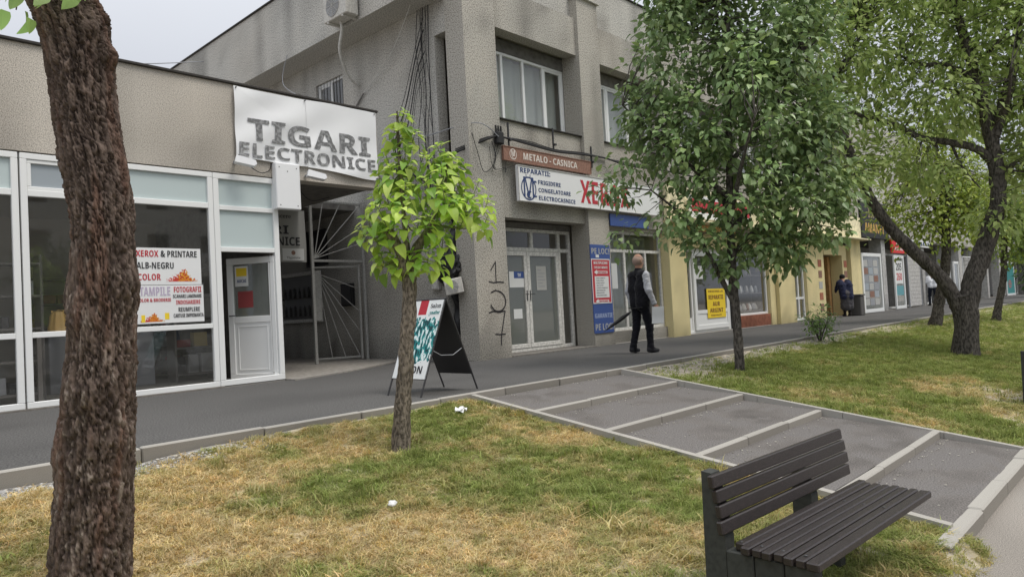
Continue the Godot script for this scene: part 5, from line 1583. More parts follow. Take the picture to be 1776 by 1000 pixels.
func crown(t: Node3D, s: float, lobes: Array, count: int, per: int, spread: float, meshes: Array, tints: Array, size: Array, droop: float, singles: int, label_mats: Array, wood: Array, twig_m: Material, seed_: int) -> void:
	var r := RandomNumberGenerator.new()
	r.seed = seed_
	var base: Vector3 = t.position
	var vol := []
	var total := 0.0
	for q in lobes:
		total += q[3] * q[4]
		vol.append(total)
	var all := []
	var tb := B.new()
	var made := 0
	while made < count:
		var pick := r.randf() * total
		var k := 0
		while vol[k] < pick: k += 1
		var q: Array = lobes[k]
		# a point in the ellipsoid, denser to the outside
		var d := Vector3(r.randfn(), r.randfn(), r.randfn()).normalized() * pow(r.randf(), 0.42)
		var ce := lobe_center(base, s, q)
		var at: Vector3 = ce + ACROSS * d.x * q[3] * s + Vector3.UP * d.y * q[4] * s + AWAY * d.z * q[5]
		var out: Vector3 = (at - ce)
		out = (out.normalized() if out.length() > 0.01 else Vector3.UP)
		# a twig from the nearest wood
		var near := Vector3.INF
		for w in wood:
			if w.distance_squared_to(at) < near.distance_squared_to(at): near = w
		var dirn := (at - near).normalized()
		var reach := minf(near.distance_to(at), 12 * spread)
		if near.x < 1e9 and twig_m and r.randf() < 0.75:
			var st := at - dirn * reach
			var midp := (st + at) / 2 + Vector3(r.randfn(), r.randfn() + 0.4, r.randfn()) * reach * 0.07
			tb.tube([st, midp, at], [0.004 + reach * 0.006, 0.004 + reach * 0.003, 0.003], 4, false)
		var tone := r.randf_range(0.8, 1.15)
		for j in per:
			var o := Vector3(r.randfn(), r.randfn() * 0.8, r.randfn()) * spread
			var pnt := at + o
			var dir := (o.normalized() * 0.8 + out * 0.55 + Vector3(r.randfn(), r.randfn(), r.randfn()) * 0.35 + Vector3.DOWN * droop).normalized()
			var up := (Vector3.UP + out * 0.35 + Vector3(r.randfn(), r.randfn(), r.randfn()) * 0.30)
			var x := up.cross(dir)
			if x.length() < 0.05: continue
			x = x.normalized()
			var y := dir.cross(x)
			var sz := r.randf_range(size[0], size[1])
			var c: Color = tints[r.randi() % tints.size()]
			var kk := tone * r.randf_range(0.85, 1.15)
			all.append([Transform3D(Basis(x * sz, y * sz, dir * sz), pnt), Color(c.r * kk, c.g * kk, c.b * kk), r.randi() % meshes.size()])
			made += 1
	var eye := Vector3(0, H, 0)
	if singles > 0:
		all.sort_custom(func(a, c): return a[0].origin.distance_squared_to(eye) < c[0].origin.distance_squared_to(eye))
	var cr := Node3D.new()
	var rest := range(singles, all.size())
	for m in meshes.size():
		var wh := []
		var ti := []
		for k in rest:
			if all[k][2] == m:
				wh.append(Transform3D(Basis.IDENTITY, -base) * all[k][0])
				ti.append(all[k][1])
		scatter("crown", "", "", meshes[m], wh, ti, t)
	cr.free()
	for k in singles:
		var o := MeshInstance3D.new()
		o.name = "leaf"
		o.mesh = meshes[all[k][2]]
		o.material_override = label_mats[k % label_mats.size()]
		o.transform = Transform3D(Basis.IDENTITY, -base) * all[k][0]
		t.add_child(o, true)
	if tb.v.size():
		var tw := put("twigs", tb, twig_m, t, Transform3D(Basis.IDENTITY, -base))
		tw.set_meta("kind", "stuff")

# leaves in whorls round the tips of shoots, big and drooping below, small on top
func whorls(t: Node3D, s: float, tips: Array, meshes: Array, tints: Array, wood: Array, singles: int) -> void:
	var r := RandomNumberGenerator.new()
	r.seed = 11
	var base: Vector3 = t.position
	var all := []
	var shoots := B.new()
	for q in tips:
		var at: Vector3 = base + ACROSS * ((q[0] + 0.054 * q[1]) * s + r.randfn() * 0.012) + Vector3.UP * (q[1] * s - 0.03 + r.randfn() * 0.012) + AWAY * (q[2] + r.randfn() * 0.03)
		var near := Vector3.INF
		for w in wood:
			if w.distance_squared_to(at) * (1.0 if w.y < at.y else 2.5) < near.distance_squared_to(at) * (1.0 if near.y < at.y else 2.5): near = w
		var out: Vector3 = at - near
		out.y *= 0.3
		var axis := (Vector3.UP + out.normalized() * 0.45 + Vector3(r.randfn(), 0, r.randfn()) * 0.12).normalized()
		var low := at - axis * r.randf_range(0.10, 0.17)
		shoots.tube([near, (near + low) / 2 + Vector3(0, -0.02, 0), low, at], [0.008, 0.006, 0.005, 0.003], 5, false)
		var n := r.randi_range(13, 19)
		var spin := r.randf() * TAU
		for j in n:
			var f := float(j) / (n - 1)                     # 0 lowest, 1 at the tip
			var a := spin + j * 2.4 + r.randfn() * 0.25
			var side := Vector3(cos(a), 0, sin(a))
			side = (side - axis * side.dot(axis)).normalized()
			var from := low.lerp(at, f)
			var rise := lerpf(-0.30, 0.75, pow(f, 1.6)) + r.randfn() * 0.16
			var dir := (side + axis * rise).normalized()
			var stalk := lerpf(0.085, 0.012, f) * r.randf_range(0.7, 1.2)
			var sz := lerpf(0.118, 0.05, pow(f, 1.3)) * r.randf_range(0.75, 1.2)
			var root := from + dir * stalk
			dir = (dir + Vector3.DOWN * lerpf(0.45, 0.05, f) * r.randf_range(0.4, 1.5)).normalized()
			var up := (axis + side * r.randf_range(-0.1, 0.4) + Vector3(r.randfn(), r.randfn(), r.randfn()) * 0.16)
			var x := up.cross(dir)
			if x.length() < 0.05: continue
			x = x.normalized()
			var c: Color = tints[r.randi() % tints.size()]
			var k := r.randf_range(0.85, 1.15) * lerpf(0.92, 1.12, f)
			var wv := r.randf_range(0.85, 1.1)
			all.append([Transform3D(Basis(x * sz * wv, dir.cross(x) * sz, dir * sz), root), Color(c.r * k, c.g * k, c.b * k), r.randi() % meshes.size()])
			if j % 2 == 0: shoots.tube([from, root], [0.002, 0.0015], 4, false)
	var eye := Vector3(0, H, 0)
	all.sort_custom(func(a, c): return a[0].origin.distance_squared_to(eye) < c[0].origin.distance_squared_to(eye))
	var mats := tints_to_mats(tints, 0.75)
	for k in mini(singles, all.size()):
		var o := MeshInstance3D.new()
		o.name = "leaf"
		o.mesh = meshes[all[k][2]]
		o.material_override = mats[(k * 7) % mats.size()]
		o.transform = Transform3D(Basis.IDENTITY, -base) * all[k][0]
		t.add_child(o, true)
	for m in meshes.size():
		var wh := []
		var ti := []
		for k in range(singles, all.size()):
			if all[k][2] == m:
				wh.append(Transform3D(Basis.IDENTITY, -base) * all[k][0])
				ti.append(all[k][1])
		scatter("crown", "", "", meshes[m], wh, ti, t)
	var sm := plain(0.16, 0.2, 0.07, 0.7)
	var sh := put("shoots", shoots, sm, t, Transform3D(Basis.IDENTITY, -base))
	sh.set_meta("kind", "stuff")

func along(pts: Array, n := 6) -> Array:
	var r := []
	for k in pts.size() - 1:
		for j in n: r.append(pts[k].lerp(pts[k + 1], float(j) / n))
	r.append(pts[-1])
	return r

func tints_to_mats(tints: Array, through: float) -> Array:
	var r := []
	for c in tints:
		for k in [0.85, 1.0, 1.15]:
			var m := leaf_mat(c.r * k, c.g * k, c.b * k, through)
			m.vertex_color_use_as_albedo = false
			r.append(m)
	return r

func trees() -> void:
	var rel := func(base: Vector3, pts: Array) -> Array:
		var r := []
		for q in pts: r.append(q - base)
		return r
	# the small bright tree on the lawn
	var cb := Vector3(3.68, -0.22, -4.83)
	var ct := thing("young_tree", "small young tree with a knobbly pollarded head and bright yellow green leaves", "tree", cb)
	var cp := [Vector3(3.67, -0.3, -4.83), Vector3(3.68, -0.1, -4.83), Vector3(3.71, 0.46, -4.77), Vector3(3.74, 1.0, -4.71), Vector3(3.75, 1.22, -4.70)]
	limb("trunk", rel.call(cb, cp), 0.070, 0.058, M.bark, ct, 20, 0.10, 3, 0.03)
	var heads := [[Vector3(3.75, 1.15, -4.70), Vector3(3.70, 1.42, -4.74), Vector3(3.62, 1.62, -4.78)], [Vector3(3.75, 1.15, -4.70), Vector3(3.80, 1.45, -4.66), Vector3(3.92, 1.66, -4.56)], [Vector3(3.75, 1.2, -4.70), Vector3(3.74, 1.7, -4.72), Vector3(3.72, 2.3, -4.72), Vector3(3.72, 2.62, -4.72)], [Vector3(3.80, 1.40, -4.66), Vector3(3.98, 1.9, -4.5), Vector3(4.02, 2.2, -4.45)]]
	var cw := []
	for k in heads.size():
		limb("branch", rel.call(cb, heads[k]), [0.055, 0.05, 0.03, 0.025][k], [0.035, 0.03, 0.008, 0.008][k], M.bark, ct, 10, 0.3, 5 + k)
		cw += along(heads[k])
	var ctint := [Color(0.37, 0.52, 0.075), Color(0.48, 0.62, 0.11), Color(0.28, 0.43, 0.07), Color(0.56, 0.67, 0.18), Color(0.20, 0.33, 0.06)]
	var cm := leaf_mat(1, 1, 1, 0.75, 0.4)
	var cl := [leaf(1, 0.80, 0.22, 0.28, 6, 0.30, 0.25).mesh(cm), leaf(1, 0.72, 0.35, 0.42, 6, 0.32, 0.2).mesh(cm)]
	var cs := 0.0048
	whorls(ct, cs, [[6, 592, 0.0], [-14, 566, 0.05], [22, 560, -0.05], [-32, 530, 0.0], [8, 534, -0.12], [30, 528, 0.08], [-52, 500, 0.05], [-18, 498, -0.12], [14, 500, 0.12],
		[58, 540, 0.0], [48, 512, -0.10], [82, 524, 0.05], [104, 500, 0.0], [72, 492, -0.14], [128, 470, 0.05], [100, 470, -0.12], [146, 440, 0.0], [120, 440, -0.10], [40, 476, -0.2], [10, 462, -0.2], [-30, 468, -0.1], [-56, 462, 0.05],
		[70, 452, -0.2], [40, 440, 0.15], [150, 410, 0.05], [92, 432, -0.15], [-66, 420, -0.05], [-40, 432, -0.15], [-76, 396, 0.0], [-52, 390, -0.08], [10, 425, -0.22], [50, 410, -0.22], [78, 400, -0.1], [108, 412, 0.0], [-12, 396, -0.18],
		[72, 372, -0.08], [50, 352, -0.14], [-38, 356, -0.08], [-50, 352, 0.0], [60, 340, -0.05], [-22, 338, -0.08], [18, 346, -0.12], [90, 450, 0.18], [20, 410, 0.2], [0, 480, 0.18], [66, 500, 0.16], [-40, 400, 0.14]],
		cl, ctint, cw, 300)
	# the dark leafy tree by the ramp
	var db := Vector3(10.07, -0.22, -4.91)
	var dt := thing("leafy_tree", "dense dark green leafy tree with a slim trunk on the right lawn", "tree", db)
	var dp := [Vector3(10.08, -0.35, -4.91), Vector3(10.07, -0.1, -4.91), Vector3(10.05, 0.53, -4.9), Vector3(10.02, 1.22, -4.9), Vector3(10.0, 2.08, -4.88), Vector3(10.01, 3.63, -4.8), Vector3(10.02, 5.35, -4.71)]
	limb("trunk", rel.call(db, dp), 0.066, 0.03, M.dark_bark, dt, 16, 0.06, 13, 0.02)
	var dw := along(dp.slice(3))
	var dbr := [[Vector3(10.03, 0.80, -4.9), Vector3(9.92, 1.14, -5.01), Vector3(9.77, 1.59, -5.15), Vector3(9.55, 2.12, -5.36), Vector3(9.2, 2.58, -5.71)], [Vector3(10.0, 1.9, -4.88), Vector3(10.5, 2.5, -4.5), Vector3(10.95, 2.9, -4.0)], [Vector3(10.0, 2.4, -4.86), Vector3(9.4, 3.2, -5.5), Vector3(9.0, 3.9, -6.0)], [Vector3(10.0, 2.9, -4.84), Vector3(10.6, 3.8, -4.3), Vector3(10.9, 4.5, -4.0)], [Vector3(10.02, 1.5, -4.9), Vector3(10.3, 1.9, -4.6), Vector3(10.9, 2.0, -4.1)], [Vector3(10.0, 2.2, -4.87), Vector3(10.6, 2.9, -5.5), Vector3(11.0, 3.4, -6.0)], [Vector3(10.0, 2.1, -4.87), Vector3(9.5, 2.8, -4.4), Vector3(9.1, 3.3, -4.0)]]
	for k in dbr.size():
		limb("branch", rel.call(db, dbr[k]), 0.045, 0.012, M.dark_bark, dt, 8, 0.1, 20 + k)
		dw += along(dbr[k])
	var dtint := [Color(0.215, 0.315, 0.125), Color(0.255, 0.36, 0.15), Color(0.18, 0.275, 0.11), Color(0.31, 0.405, 0.19), Color(0.27, 0.36, 0.125)]
	var dm := leaf_mat(1, 1, 1, 0.5, 0.36)
	var dl := [leaf(1, 0.62, 0.25, 0.22, 4, 0.34).mesh(dm), leaf(1, 0.55, 0.40, 0.35, 4, 0.36).mesh(dm), leaf(1, 0.68, 0.12, 0.15, 4, 0.34).mesh(dm)]
	crown(dt, 0.0086, [[-180, 455, 0, 34, 44, 0.5], [-192, 385, 0, 26, 30, 0.35], [-205, 248, 0, 22, 16, 0.25], [-120, 520, 0, 70, 70, 0.8], [-105, 400, -0.2, 80, 75, 0.9], [-100, 290, 0, 55, 50, 0.7], [-15, 585, 0, 95, 80, 1.0], [-15, 450, -0.3, 100, 95, 1.2], [-20, 315, -0.2, 90, 70, 1.0], [80, 530, 0, 85, 80, 1.0], [90, 400, 0, 90, 85, 1.1], [85, 285, 0, 80, 58, 0.9], [155, 315, 0, 55, 48, 0.6], [165, 240, 0, 48, 34, 0.5], [-50, 700, 0, 120, 90, 1.1], [-125, 610, 0, 55, 50, 0.8], [-110, 690, 0, 60, 50, 0.8], [40, 222, -0.2, 52, 32, 0.5], [-70, 232, 0, 48, 28, 0.5], [-15, 195, 0, 40, 26, 0.45], [75, 205, 0.1, 40, 28, 0.4], [185, 300, 0.2, 34, 34, 0.4], [-215, 330, 0.1, 26, 26, 0.3], [100, 640, 0, 90, 70, 0.9], [130, 440, 0.2, 60, 70, 0.7]],
		15500, 18, 0.115, dl, dtint, [0.075, 0.15], 0.45, 300, tints_to_mats(dtint, 0.5), dw, M.dark_bark, 12)
	# the big forked tree
	var bb := Vector3(16.1, -0.42, -3.18)
	var bt := thing("forked_tree", "big old tree with a forked trunk and light airy leaves on the right lawn", "tree", bb)
	var bl := [
		[[Vector3(16.1, -0.6, -3.18), Vector3(16.1, -0.35, -3.18), Vector3(16.11, 0.18, -3.14), Vector3(16.06, 0.72, -3.16)], 0.22, 0.22],
		[[Vector3(16.06, 0.35, -3.19), Vector3(15.84, 0.98, -3.39), Vector3(15.47, 1.57, -3.76), Vector3(15.13, 2.1, -4.09), Vector3(14.87, 2.68, -4.34), Vector3(14.69, 3.31, -4.51), Vector3(14.51, 4.05, -4.67), Vector3(14.29, 4.9, -4.86), Vector3(14.07, 5.48, -5.07), Vector3(13.77, 6.06, -5.36)], 0.135, 0.05],
		[[Vector3(16.09, 0.3, -3.15), Vector3(16.25, 1.06, -2.98), Vector3(16.43, 1.83, -2.73), Vector3(16.57, 2.49, -2.55), Vector3(16.53, 3.39, -2.55), Vector3(16.44, 4.06, -2.61), Vector3(16.32, 4.86, -2.71), Vector3(16.22, 5.42, -2.79), Vector3(16.08, 6.22, -2.91), Vector3(15.94, 7.12, -3.02)], 0.185, 0.06],
		[[Vector3(16.50, 3.75, -2.55), Vector3(16.7, 4.49, -2.32), Vector3(16.83, 5.26, -2.15), Vector3(16.92, 6.15, -2.02), Vector3(16.97, 7.04, -1.92)], 0.13, 0.04],
		[[Vector3(16.56, 3.1, -2.5), Vector3(16.34, 3.50, -2.74), Vector3(15.96, 3.69, -3.14), Vector3(15.58, 3.8, -3.54), Vector3(15.2, 4.11, -3.93), Vector3(14.82, 4.28, -4.33), Vector3(14.44, 4.45, -4.73)], 0.085, 0.03],
		[[Vector3(16.32, 4.9, -2.71), Vector3(15.91, 5.2, -3.13), Vector3(15.6, 5.23, -3.46), Vector3(15.3, 5.44, -3.77)], 0.06, 0.025],
		[[Vector3(15.96, 3.69, -3.14), Vector3(16.11, 3.2, -3.01), Vector3(16.33, 2.79, -2.79)], 0.03, 0.012],
		[[Vector3(16.28, 5.1, -2.74), Vector3(16.65, 5.6, -2.35), Vector3(16.9, 6.0, -2.1)], 0.045, 0.02],
		[[Vector3(16.62, 4.2, -2.42), Vector3(17.1, 4.5, -1.95), Vector3(17.5, 5.0, -1.5)], 0.06, 0.025],
		[[Vector3(14.5, 4.05, -4.67), Vector3(14.2, 4.0, -4.9), Vector3(13.8, 4.6, -5.3)], 0.05, 0.02],
		[[Vector3(14.3, 4.9, -4.86), Vector3(14.8, 5.5, -4.5), Vector3(15.0, 6.1, -4.3)], 0.045, 0.02],
		[[Vector3(16.5, 3.9, -2.6), Vector3(15.9, 4.2, -2.2), Vector3(15.2, 4.7, -2.0)], 0.05, 0.02],
		[[Vector3(16.4, 4.3, -2.6), Vector3(17.2, 4.9, -3.2), Vector3(17.9, 5.4, -3.8)], 0.06, 0.02]]
	var bw := []
	for k in bl.size():
		limb("trunk" if k == 0 else "branch", rel.call(bb, bl[k][0]), bl[k][1], bl[k][2], M.dark_bark, bt, 18 if k < 4 else 8, 0.08, 40 + k, 0.05 if k == 0 else 0.0)
		if k > 0: bw += along(bl[k][0].slice(3) if k < 3 else bl[k][0])
	var btint := [Color(0.40, 0.51, 0.17), Color(0.47, 0.57, 0.20), Color(0.33, 0.44, 0.14), Color(0.53, 0.61, 0.25)]
	var bm := leaf_mat(1, 1, 1, 0.95, 0.45)
	var blf := [leaf(1, 0.5, 0.25, 0.25, 3, 0.36).mesh(bm), leaf(1, 0.46, 0.4, 0.1, 3, 0.36).mesh(bm)]
	crown(bt, 0.0112, [[-235, 530, 0, 75, 80, 1.3], [-180, 440, 0, 70, 65, 1.0], [-120, 560, 0.5, 100, 80, 1.5], [-40, 450, 0, 70, 70, 1.2], [30, 560, 0, 100, 80, 1.5], [90, 470, 0.3, 90, 90, 1.5], [110, 330, 0, 60, 60, 0.9], [-130, 355, 0, 60, 38, 0.9], [60, 250, 0, 40, 50, 0.6], [160, 420, 0, 100, 130, 1.6], [-30, 680, 0, 150, 90, 1.8], [-180, 660, 0, 130, 80, 1.5], [-215, 330, -0.3, 50, 60, 0.7], [-60, 320, 0, 55, 40, 0.8], [120, 640, 0, 130, 110, 1.6]],
		22000, 16, 0.19, blf, btint, [0.10, 0.185], 0.30, 0, [], bw, M.dark_bark, 14)
	# trees further down the lawn
	var far := [
		[Vector3(22.6, -0.14, -5.15), 0.0161, [[18, 215, 0, 78, 60, 1.3], [40, 270, 0, 60, 40, 1.0], [-45, 250, 0, 45, 45, 0.9], [60, 180, 0, 50, 40, 0.9], [-20, 165, 0, 45, 28, 0.8], [80, 240, 0.5, 50, 50, 1.0], [-70, 200, 0, 35, 30, 0.6], [10, 330, 0, 80, 50, 1.3]], 6500, [Color(0.36, 0.45, 0.08), Color(0.43, 0.50, 0.10), Color(0.28, 0.38, 0.08)], 0.15, 0.07, "yellow green tree with a thick leaning trunk behind the forked tree"],
		[Vector3(27.0, -0.22, -4.44), 0.0183, [[15, 165, 0, 48, 50, 1.0], [45, 120, 0, 34, 34, 0.8], [30, 215, 0, 55, 45, 1.2], [60, 180, 0, 40, 50, 0.9], [-15, 205, 0, 34, 30, 0.7]], 4200, [Color(0.22, 0.32, 0.08), Color(0.28, 0.38, 0.09), Color(0.33, 0.42, 0.09)], 0.115, 0.05, "green tree with a slim trunk right of the forked tree"],
		[Vector3(40.0, -0.1, -4.9), 0.026, [[10, 60, 0, 26, 34, 1.0], [20, 100, 0, 34, 36, 1.2], [0, 140, 0, 36, 40, 1.2], [45, 80, 0, 30, 40, 1.0]], 3200, [Color(0.10, 0.18, 0.07), Color(0.13, 0.21, 0.08)], 0.22, 0.1, "dark green tree far down the street at the picture edge"],
		[Vector3(55.0, -0.1, -5.6), 0.034, [[0, 70, 0, 40, 50, 1.8], [30, 110, 0, 46, 50, 2.0], [-10, 150, 0, 50, 50, 2.0]], 3500, [Color(0.14, 0.22, 0.08), Color(0.18, 0.26, 0.09)], 0.3, 0.1, "large tree closing the view at the end of the street"],
		[Vector3(70.0, -0.1, -8.2), 0.042, [[0, 50, 0, 50, 44, 2.2], [0, 100, 0, 60, 50, 2.5], [-20, 130, 0, 40, 40, 2.0], [40, 60, 0, 40, 50, 2.0]], 3500, [Color(0.06, 0.11, 0.05), Color(0.09, 0.14, 0.05)], 0.3, 0.1, "dark tree across the far end of the pavement"]]
	for k in far.size():
		var q: Array = far[k]
		var t := thing("lawn_tree", q[7], "tree", q[0], 0.0, "trees along the lawn")
		var top: float = q[2][0][1] * q[1]
		var pts := [Vector3(0, -0.2, 0), Vector3(0, 0.0, 0), ACROSS * 0.12 * top + Vector3(0, top * 0.5, 0), ACROSS * 0.14 * top + Vector3(0, top, 0), ACROSS * 0.1 * top + Vector3(0, top * 1.5, 0)]
		limb("trunk", pts, q[5], q[6], M.dark_bark, t, 12, 0.08, 70 + k, 0.06)
		var w := []
		for z in along(pts.slice(2)): w.append(z + q[0])
		for j in 4:
			var e := lobe_center(Vector3.ZERO, q[1], q[2][j % q[2].size()])
			var bp := [pts[2].lerp(pts[3], 0.2 * j), (pts[3] + e) / 2 + Vector3(0, 0.2, 0), e]
			limb("branch", bp, q[6], q[6] * 0.3, M.dark_bark, t, 7, 0.1, 90 + j)
			for z in along(bp): w.append(z + q[0])
		var fm := leaf_mat(1, 1, 1, 0.6, 0.5)
		var fl := [leaf(1, 0.6, 0.3, 0.2, 3, 0.36).mesh(fm)]
		crown(t, q[1], q[2], q[3], 9, 0.26, fl, q[4], [0.09, 0.16] if k < 2 else [0.16, 0.26], 0.3, 0, [], w, M.dark_bark, 30 + k)
	# trees across the path, seen only in the glass
	for k in 2:
		var bp := Vector3([7.0, -3.0][k], -0.95, [7.5, 8.5][k])
		var t := thing("street_tree", ["round tree behind the viewer, mirrored in the shop glass", "second round tree behind the viewer left of the first one"][k], "tree", bp, 0.0, "trees mirrored in the glass")
		limb("trunk", [Vector3(0, 0, 0), Vector3(0.05, 1.2, 0), Vector3(0, 3.5, 0.1)], 0.14, 0.05, M.dark_bark, t, 10, 0.1, 120 + k)
		var fm := leaf_mat(1, 1, 1, 0.5, 0.5)
		crown(t, 0.01, [[0, 380, 0, 160, 150, 1.6], [60, 300, 0, 110, 100, 1.1]], 2600, 9, 0.2, [leaf(1, 0.6, 0.3, 0.2, 3, 0.36).mesh(fm)], [Color(0.08, 0.14, 0.05)], [0.14, 0.22], 0.3, 0, [], [bp + Vector3(0, 2.5, 0), bp + Vector3(0, 3.5, 0)], null, 50 + k)
	# the small shrub beside the kerb
	var sb := Vector3(15.2, -0.1, -5.6)
	var sh := thing("shrub", "small round green shrub growing beside the pavement kerb", "shrub", sb)
	var sw := []
	for k in 7:
		var a := k * 0.9
		var pts := [Vector3(0, -0.05, 0), Vector3(cos(a) * 0.1, 0.25, sin(a) * 0.1), Vector3(cos(a) * 0.28, 0.50 + 0.04 * (k % 3), sin(a) * 0.28)]
		limb("stem", pts, 0.012, 0.004, M.dark_bark, sh, 6, 0.1, 140 + k)
		for z in along(pts): sw.append(z + sb)
	var stint := [Color(0.20, 0.32, 0.10), Color(0.28, 0.40, 0.13), Color(0.15, 0.24, 0.08)]
	crown(sh, 0.012, [[0, 40, 0, 26, 22, 0.3], [10, 22, 0, 22, 18, 0.25], [-16, 28, 0, 16, 16, 0.2]], 520, 7, 0.07, blf, stint, [0.05, 0.10], 0.1, 0, [], sw, M.dark_bark, 60)
	fore_tree()

func fore_tree() -> void:
	var base := Vector3(1.12, -0.34, -3.99)
	var t := thing("trunk_tree", "thick dark tree trunk with cracked bark in the left foreground", "tree", base)
	var path := [Vector3(1.09, -0.75, -4.02), Vector3(1.11, -0.32, -4.0), Vector3(1.13, 0.13, -3.95), Vector3(1.15, 0.55, -3.91), Vector3(1.17, 0.95, -3.88), Vector3(1.18, 1.4, -3.85), Vector3(1.16, 1.69, -3.86), Vector3(1.13, 1.97, -3.88), Vector3(1.11, 2.26, -3.88), Vector3(1.08, 2.46, -3.91), Vector3(1.03, 2.63, -3.94), Vector3(0.97, 2.85, -3.97), Vector3(0.92, 3.2, -4.0), Vector3(0.9, 3.6, -4.05)]
	var radii := [0.24, 0.186, 0.174, 0.166, 0.152, 0.142, 0.146, 0.146, 0.152, 0.160, 0.146, 0.13, 0.11, 0.10]
	var rows := 460
	var cols := 190
	var plates := noise(1.0, FastNoiseLite.TYPE_CELLULAR, 1, 51)
	plates.cellular_return_type = FastNoiseLite.RETURN_DISTANCE2_SUB
	plates.domain_warp_enabled = true
	plates.domain_warp_amplitude = 0.5
	plates.domain_warp_frequency = 0.8
	var cell := noise(1.0, FastNoiseLite.TYPE_CELLULAR, 1, 51)
	cell.cellular_return_type = FastNoiseLite.RETURN_CELL_VALUE
	cell.domain_warp_enabled = true
	cell.domain_warp_amplitude = 0.5
	cell.domain_warp_frequency = 0.8
	var lumps := noise(1.0, FastNoiseLite.TYPE_SIMPLEX_SMOOTH, 3, 52)
	var rough_ := noise(1.0, FastNoiseLite.TYPE_SIMPLEX_SMOOTH, 4, 53)
	var n := path.size()
	var knobs := [[1.12, 0.25, 0.030, 0.10], [1.06, 2.95, 0.026, 0.09], [0.98, 1.7, 0.02, 0.08], [1.70, 3.1, 0.018, 0.10], [2.44, 0.10, 0.050, 0.055], [2.26, 0.05, 0.042, 0.05], [2.55, 0.35, 0.045, 0.06], [2.36, 0.6, 0.035, 0.05], [0.35, 2.9, 0.024, 0.12], [0.42, 0.4, 0.014, 0.10], [0.62, 1.3, 0.02, 0.07]]
	var b := B.new()
	for j in rows + 1:
		var f := float(j) / rows * (n - 1)
		var k := mini(int(f), n - 2)
		var u := f - k
		var p0: Vector3 = path[maxi(k - 1, 0)]
		var c: Vector3 = path[k].cubic_interpolate(path[k + 1], p0, path[mini(k + 2, n - 1)], u)
		var r0 := lerpf(radii[k], radii[k + 1], smoothstep(0.0, 1.0, u))
		for i in cols + 1:
			var a := TAU * i / cols
			# angle 0 looks across the view to the right
			var d := ACROSS * cos(a) - AWAY * sin(a)
			var q := Vector3(cos(a), c.y / r0 * 0.28, sin(a))
			# long plates between deep fissures, and a finer net of cracks on them
			var w1 := 0.25 * lumps.get_noise_3dv(Vector3(q.x * 2.5, c.y * 5.0, q.z * 2.5))
			var w2 := 0.22 * lumps.get_noise_3dv(Vector3(q.x * 6.0 + 40, c.y * 11.0, q.z * 6.0))
			var pl := plates.get_noise_3d((q.x + w1) * 3.0, c.y * 3.4 + w2 * 3.0, (q.z + w1) * 3.0)         # -1 in cracks
			var pf := plates.get_noise_3d((q.x + w2) * 6.2 + 9, c.y * 5.5 + w1 * 4.0, (q.z - w2) * 6.2)
			var crack := smoothstep(-1.0, -0.78, pl)
			var crack2 := smoothstep(-1.0, -0.70, pf)
			var fineb := rough_.get_noise_3dv(Vector3(q.x * 8, c.y * 22, q.z * 8))
			var r := r0 * (1.0 + 0.05 * lumps.get_noise_3dv(q * 1.6 + Vector3(0, c.y * 2, 0))) - 0.019 * (1.0 - crack) - 0.007 * (1.0 - crack2) + 0.0045 * fineb + 0.008 * lumps.get_noise_3dv(Vector3(q.x * 4, c.y * 4.0, q.z * 4))
			for kn in knobs:
				var da := wrapf(a - kn[1], -PI, PI) * r0
				var dy: float = c.y - kn[0]
				r += kn[2] * exp(-(da * da + dy * dy) / (kn[3] * kn[3]))
			var cv := cell.get_noise_3d((q.x + w2) * 6.2 + 9, c.y * 5.5 + w1 * 4.0, (q.z - w2) * 6.2)
			var g := 0.125 + 0.055 * cv + 0.06 * rough_.get_noise_3d(q.x * 4, c.y * 5, q.z * 4)
			var col := Color(g * 1.22, g * 0.92, g * 0.76)
			var red := smoothstep(0.05, 0.5, lumps.get_noise_3d(q.x * 1.4 + 9, c.y * 1.2, q.z * 1.4))
			col = col.lerp(Color(0.19, 0.105, 0.075), red * 0.6)
			var pale := smoothstep(0.14, 0.32, rough_.get_noise_3d(q.x * 4.2 + 20, c.y * 6.0, q.z * 4.2)) * smoothstep(-0.9, -0.6, pf) * smoothstep(2.1, 0.7, c.y)
			col = col.lerp(Color(0.40, 0.34, 0.29), pale * 0.7)
			var deepc := maxf(1.0 - crack, 0.6 * (1.0 - crack2))
			col = col.lerp(Color(0.06, 0.045, 0.038), deepc * 0.7)
			b.p(c + d * maxf(r, 0.03) - base, d, Vector2(a * r0, c.y), col)
	for j in rows:
		for i in cols:
			var k := j * (cols + 1) + i
			b.tri(k, k + 1, k + cols + 2); b.tri(k, k + cols + 2, k + cols + 1)
	# normals from the shape
	for k in b.n.size(): b.n[k] = Vector3.ZERO
	for f in range(0, b.i.size(), 3):
		var nn := (b.v[b.i[f + 2]] - b.v[b.i[f]]).cross(b.v[b.i[f + 1]] - b.v[b.i[f]])
		for e in 3: b.n[b.i[f + e]] += nn
	for j in rows + 1:
		var k := j * (cols + 1)
		var s := b.n[k] + b.n[k + cols]
		b.n[k] = s; b.n[k + cols] = s
	for k in b.n.size(): b.n[k] = b.n[k].normalized()
	put("trunk", b, M.bark_fore, t)
	var lm := []
	for c in [Color(0.16, 0.24, 0.07), Color(0.20, 0.29, 0.10), Color(0.13, 0.20, 0.06), Color(0.24, 0.32, 0.14)]:
		var m := leaf_mat(c.r * 1.3, c.g * 1.3, c.b * 1.3, 0.9, 0.75)
		m.vertex_color_use_as_albedo = false
		lm.append(m)
	var meshes := [leaf(1, 0.78, 0.2, 0.3, 6, 0.30, 0.2).mesh(lm[0]), leaf(1, 0.7, 0.35, 0.2, 6, 0.32, 0.2).mesh(lm[0])]
	var tw := []
